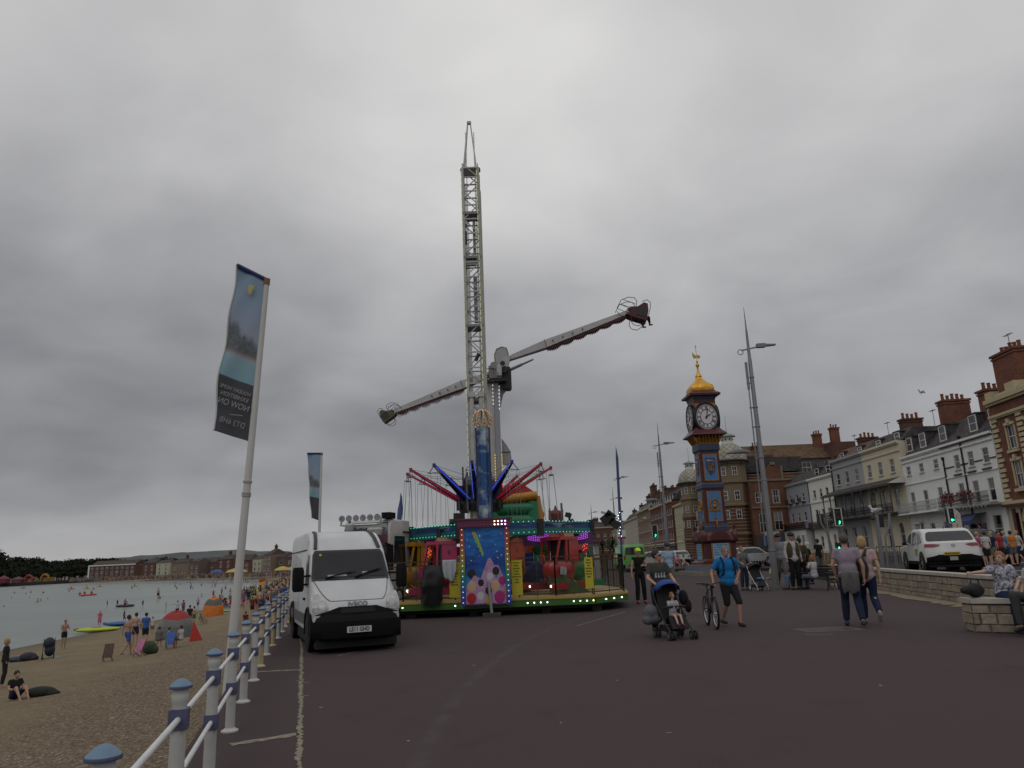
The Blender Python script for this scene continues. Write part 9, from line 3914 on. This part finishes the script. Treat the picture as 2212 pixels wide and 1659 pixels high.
 blk = mat('kayak_dark',(.02,.02,.025),.6)
 hull('kayak','lime green kayak lying at the water edge','kayak',P(209,1366),R(-78),3.4,.75,.38,mat('kayak_lime',(.42,.50,.02),.5),blk)
 hull('kayak','blue kayak lying behind the lime one','kayak',P(256,1352),R(-78),2.6,.7,.35,mat('kayak_blue',(.02,.10,.30),.5),blk)
 for x,y,c,lab in [(489,1321,(.22,.36,.30),'pale green surfboard lying left of the near flagpole'),(500,1311,(.05,.10,.24),'blue surfboard behind the pale green one')]:
  hull('surfboard',lab,'surfboard',P(x,y),R(-84),3.0,.7,.14,mat('board%d' % x,c,.5))
 for i,(x,y,c,c2,wh) in enumerate([(182,1287,(.50,.06,.03),'red','nearest the middle'),(197,1286,(.40,.04,.05),'crimson','just right of the red one'),(153,1273,(.40,.10,.03),'orange','in the far left water'),(187,1272,(.45,.30,.05),'yellow','beyond the red one'),(215,1268,(.45,.30,.08),'yellow','with a chute, left of centre'),(290,1267,(.42,.28,.08),'yellow','with a chute, alone at the right'),(50,1271,(.35,.10,.05),'red','far off at the left'),(270,1311,(.02,.02,.04),'dark','close in, with a seated child')]):
  p = gz(x,y,-2.65)
  hull('pedal_boat',f'{c2} pedal boat on the sea, {wh}','boat',(p.x,p.y,-2.72),R(-80),2.6,1.1,.42,mat('pedalo%d' % i,c,.5),None)
  put(T['sit'],f'rider sitting on the {c2} pedal boat {wh}',(p.x,p.y,-2.45),R(60),.95,'pedal boat riders',colors=[CO[cn[i]],CO['navy']])
 for i,(x,y) in enumerate([(25,1292),(64,1292),(103,1294),(178,1290),(8,1311)]):
  p = gz(x,y,-2.65)
  put(T['trunks'],'swimmer with only head and shoulders above the sea',(p.x,p.y,-4.15),i,1.0,'swimmers up to their shoulders',colors=[CO['navy']])
 # windbreak, flags, parasols
 for (x,y,x2,lab) in [(563,1304,580,'bright blue windbreak by the lifeguard flag'),(588,1312,604,'second bright blue windbreak nearer the railing')]:
  a,b = P(x,y),P(x2,y + 5)
  t = thing('windbreak',lab,'windbreak',a)
  q = MB(mat('windbreak_blue',(.02,.20,.50),.8))
  V = b - a
  q.grid(lambda u,v: (V.x * u,V.y * u + .1 * math.sin(u * 12),V.z * u + 1.35 * v * (1 - .3 * u)),12,3)
  q.build('cloth',t,fix=False)
  q = MB(mat('pole_wood',(.25,.18,.1),.8))
  for u in (0,.33,.66,1):
   q.cyl((V.x * u,V.y * u,V.z * u),(V.x * u,V.y * u,V.z * u + 1.5 - .4 * u),.02,n=5)
  q.build('stakes',t)
 p = P(570,1300)
 t = thing('lifeguard_flag','red over yellow lifeguard flag flying above the crowd','flag',p)
 zt_ = at(572,1247,p.y).z - p.z
 q = MB(mat('pole_wood',(.25,.18,.1),.8))
 q.cyl((0,0,0),(.1,0,zt_),.04,n=6)
 q.build('pole',t)
 q = MB(mat('flag_red2',(.50,.04,.02),.8))
 w_ = .8
 q.grid(lambda u,v: (.1 - w_ * u,.1 * math.sin(u * 6),zt_ - .1 - .3 * v - .2 * u),8,3)
 q.mat(mat('flag_yellow',(.60,.42,.02),.8))
 q.grid(lambda u,v: (.1 - w_ * u,.1 * math.sin(u * 6),zt_ - .4 - .3 * v - .2 * u),8,3)
 q.build('flag_cloth',t,fix=False)
 for (x,y,c,r,lab) in [(610,1248,(.45,.34,.08),3.2,'ochre yellow parasol on the far sands'),(636,1243,(.38,.37,.33),3.4,'pale grey parasol on the far sands by the van'),(510,1254,(.45,.36,.10),4.0,'wide mustard inflatable canopy behind the near flagpole'),(468,1249,(.03,.10,.35),3.0,'royal blue inflatable canopy left of the near flagpole')]:
  p = P(x,y + 4)
  t = thing('parasol',lab,'parasol',(p.x,p.y,max(p.z,-1)))
  q = MB(mat('para%d' % x,c,.8))
  q.lathe([(r,2.0),(r * .7,2.7),(r * .3,3.2),(.05,3.4)],14)
  q.build('canopy',t)
  q = MB(mat('gray_pole',(.12,.12,.12),.5))
  q.cyl((0,0,-.5),(0,0,3.2),.06,n=6)
  q.build('pole',t)
 # bags, towels, deckchairs, covered buggy
 for (x,y,s,c,lab) in [(88,1505,(.48,.24,.16),(.012,.013,.012),'large black holdall on the sand beside the person in the black top'),(60,1428,(.42,.3,.22),(.03,.025,.04),'dark purple rucksack on the sand, middle left'),(33,1430,(.4,.3,.14),(.03,.05,.10),'blue and black bag next to the long black clothes'),(112,1422,(.5,.3,.05),(.25,.26,.28),'white and black sandals and towel left of the deckchair'),(322,1413,(.34,.22,.3),(.04,.06,.03),'dark green cool bag in front of the seated group'),(606,1355,(.3,.2,.2),(.04,.12,.25),'blue beach bag seen through the railing')]:
  q = MB(mat('bag_' + lab[:9],c,.85,nv=(5,.3)))
  q.sph((0,0,s[2]),s,12,8)
  q.sph((s[0] * .7,0,s[2] * .7),(s[0] * .5,s[1] * .8,s[2] * .6),10,7)
  o = obj('bag',remesh(q,.03,'bag',2),None,P(x,y,-.02))
  tag(o,lab,'bag')
 for (x,y,c,rz,lab) in [(232,1431,(.10,.06,.05),15,'deckchair with a brown striped towel over its back'),(301,1419,(.45,.16,.28),-10,'folding chair with a pink towel over its back'),(367,1402,(.06,.12,.35),10,'folding chair with a blue patterned towel over its back'),(440,1350,(.25,.18,.12),70,'empty striped deckchair between the black shirted man and orange tent')]:
  t = thing('deckchair',lab,'chair',P(x,y),R(rz))
  t.scale = (.56,.6,.72)
  q = MB(mat('chair_wood',(.16,.10,.05),.7))
  for k in (-.3,.3):
   q.bar((k,-.3,0),(k,.3,1.0),.04)
   q.bar((k,.35,0),(k,-.35,.42),.04)
  q.build('frame',t)
  q = MB(mat('towel%d' % x,c,.9,nv=(9,.3)))
  q.grid(lambda u,v: (-.32 + .64 * u,.28 - .75 * abs(v - .25) + .03 * math.sin(u * 18),1.03 - abs(v - .25) * (1.0 if v > .25 else 2.2)),10,12)
  q.build('towel',t,fix=False)
 t = thing('covered_buggy','dark covered pushchair parked on the sand near the water edge','pushchair',P(103,1424),R(30))
 q = MB(mat('buggy_navy',(.012,.018,.035),.7))
 q.sph((0,0,.75),(.26,.3,.28),12,8)
 q.sph((.05,.05,.42),(.24,.32,.3),12,8)
 obj('cover',remesh(q,.03,'cover',2),t)
 q = MB(RUB())
 for k in (-.24,.24):
  for y in (-.3,.3):
   q.cyl((k - .02,y,.12),(k + .02,y,.12),.12,n=12)
  q.tube([(k,-.3,.12),(k,.4,.95)],.015,5)
 q.build('chassis',t)
 # pedestrians on the pavements, and the people round the tower steps
 B = [(1535,1240,1176,'tee',190,'white','grey','man in white t-shirt with his back to us before the tower plaque',.0),(1497,1240,1187,'chair',60,'black','blue','person in black with outstretched legs sitting on the tower step',0),(1478,1232,1190,'chair',60,'white','khaki','person in white sitting left of the one in black by the tower',0),(1466,1232,1191,'chair',20,'pink','black','person in pink sitting on the tower step',0),(1455,1230,1190,'chair',-20,'grey','red','person in grey sitting at the left end of the tower steps',0),(1356,1232,1186,'tee',30,'grey','black','man in grey t-shirt far left of the lime cap woman',0),(1370,1222,1188,'tee',200,'maroon','navy','person in maroon behind the lime cap woman',0),(1320,1215,1180,'tee',200,'red','black','person in red beyond the carousel fence',0),(1268,1225,1183,'tee',180,'purple','grey','person in purple and white by the kiosk',0),(1292,1222,1184,'teew',180,'navy','black','person in navy walking by the kiosk',0),(1400,1225,1186,'tee',10,'navy','khaki','person in navy right of the lime cap woman',0),(1620,1222,1188,'teew',60,'sky','white','person in pale blue crossing near the silver car',.2)]
 for i,(x,c1,c2) in enumerate([(2098,'teal','grey'),(2122,'pink','white'),(2138,'white','black'),(2152,'navy','khaki'),(2168,'red','black'),(2180,'sky','navy'),(2194,'orange','grey'),(2207,'white','navy')]):
  B.append((x,1226 - i,1166 - i * .5,('tee','teew')[i % 2],90 * i,c1,c2,f'pedestrian in {c1} top and {c2} shorts on the far pavement at right',.65))
 for (x,yf,yt,k,rz,c1,c2,lab,z) in B:
  p = gz(x,yf,z)
  s = min(1.1,max(.8,(at(x,yt,p.y).z - z) / HH.get(k,1.75)))
  put(T[k],lab,(p.x,p.y,z),R(rz),s,'people further along the seafront',colors=[CO[c1],CO[c2]])
 # jetty wall, fun fair inflatables and trees on the far shore
 q = MB(mat('jetty_dark',(.035,.030,.028),.9))
 a,b = gz(-20,1269,-2.65),gz(215,1256.5,-2.65)
 q.bar((a.x,a.y,-1.9),(b.x,b.y,-1.9),4,2.6)
 tag(q.build('jetty',None),'long low dark jetty wall on the far shore','jetty')
 for i,(x,w_,h,c,lab) in enumerate([(8,12,4,(.13,.02,.03),'crimson tent with a yellow peak at the far left shore'),(62,14,4.2,(.22,.035,.025),'red arched inflatable under the trees across the bay'),(97,6,4.4,(.26,.13,.02),'orange inflatable arch with a light across the bay'),(40,12,3,(.12,.035,.045),'low maroon stall roofs across the bay'),(72,10,2.2,(.18,.19,.09),'pale green marquee across the bay')]):
  p = at(x,1250,455 + i)
  t = thing('inflatable' if i in (1,2) else 'marquee',lab,'inflatable' if i in (1,2) else 'tent',(p.x,p.y,0))
  q = MB(mat('far_tent%d' % i,c,.7))
  if i in (1,2):
   q.ring((0,0,h * .3),h * .5,h * .16,18,8,a0=R(-20),a1=R(200))
   q.bb((-h * .7,.5,-.5),(h * .7,4,h * .45))
  else:
   q.lathe([(w_ * .3,-.5),(w_ * .3,h * .5),(w_ * .12,h * .8),(.2,h)],8)
  q.build('cloth',t)
 TM = []
 for v in range(4):
  q = MB(mat('tree_leaf',(.034,.042,.028),.9,nv=(.25,.45),spec=.1))
  rn = random.Random(v)
  lob = [(rn.uniform(-.28,.28),rn.uniform(-.2,.2),rn.uniform(.4,.8),rn.uniform(.16,.3)) for _ in range(9)]
  for _ in range(1500):
   l = rn.choice(lob)
   d_ = Vector((rn.gauss(0,1),rn.gauss(0,1),rn.gauss(0,1))).normalized()
   c = Vector(l[:3]) + d_ * l[3] * rn.uniform(.5,1.05)
   u,w2 = Vector((rn.gauss(0,1),rn.gauss(0,1),rn.gauss(0,1))).normalized() * .045,Vector((rn.gauss(0,1),rn.gauss(0,1),rn.gauss(0,1))).normalized() * .045
   q.add([c - u,c - w2,c + u,c + w2],[(0,1,2,3)])
  TM.append((q.mesh('crown',fix=False)))
 q = MB(mat('tree_bark',(.05,.04,.03),.9))
 q.cyl((0,0,-.1),(0,0,.6),.03,.015,n=6)
 TR = q.mesh('trunk')
 prof = [(-10,1199),(30,1191),(50,1188),(75,1194),(103,1206),(126,1201),(164,1197),(211,1195),(250,1195),(262,1200),(340,1201),(352,1195),(390,1198),(420,1206),(600,1215)]
 x,i = -14.0,0
 while x < 430:
  for row in range(3 if x < 230 else 2):
   xx = x + rnd.uniform(-4,4)
   for (xa,ya),(xb,yb) in zip(prof,prof[1:]):
    if xa <= xx <= xb:
     yt = ya + (yb - ya) * (xx - xa) / (xb - xa)
   Y = 640 - row * 45 + rnd.uniform(-8,8)
   yt += row * 15 + rnd.uniform(0,3)
   p = at(xx,yt,Y)
   H = max(5,p.z * .82)
   t = thing('tree',['dense dark evergreen tree on the wooded far shore','rounded dark green tree on the far shore skyline','low dark tree in front of the far shore woods'][min(row,2)] + (', left of the brick row' if xx < 190 else ', behind the brick row'),'tree',(p.x,Y,0),rnd.uniform(0,6),'trees across the bay')
   t.scale = (H * 1.25,H * 1.25,H)
   obj('crown',TM[i % 4],t)
   obj('trunk',TR,t)
   i += 1
  x += rnd.uniform(9,14)
 for (x,yt) in [(566,1201),(578,1205),(592,1210),(470,1218),(445,1222)]:
  p = at(x,yt,420)
  t = thing('tree','round dark tree among the town roofs across the bay','tree',(p.x,420,0),x,'trees across the bay')
  t.scale = (p.z * 1.3,p.z * 1.3,p.z)
  obj('crown',TM[x % 4],t)
  obj('trunk',TR,t)
beach()
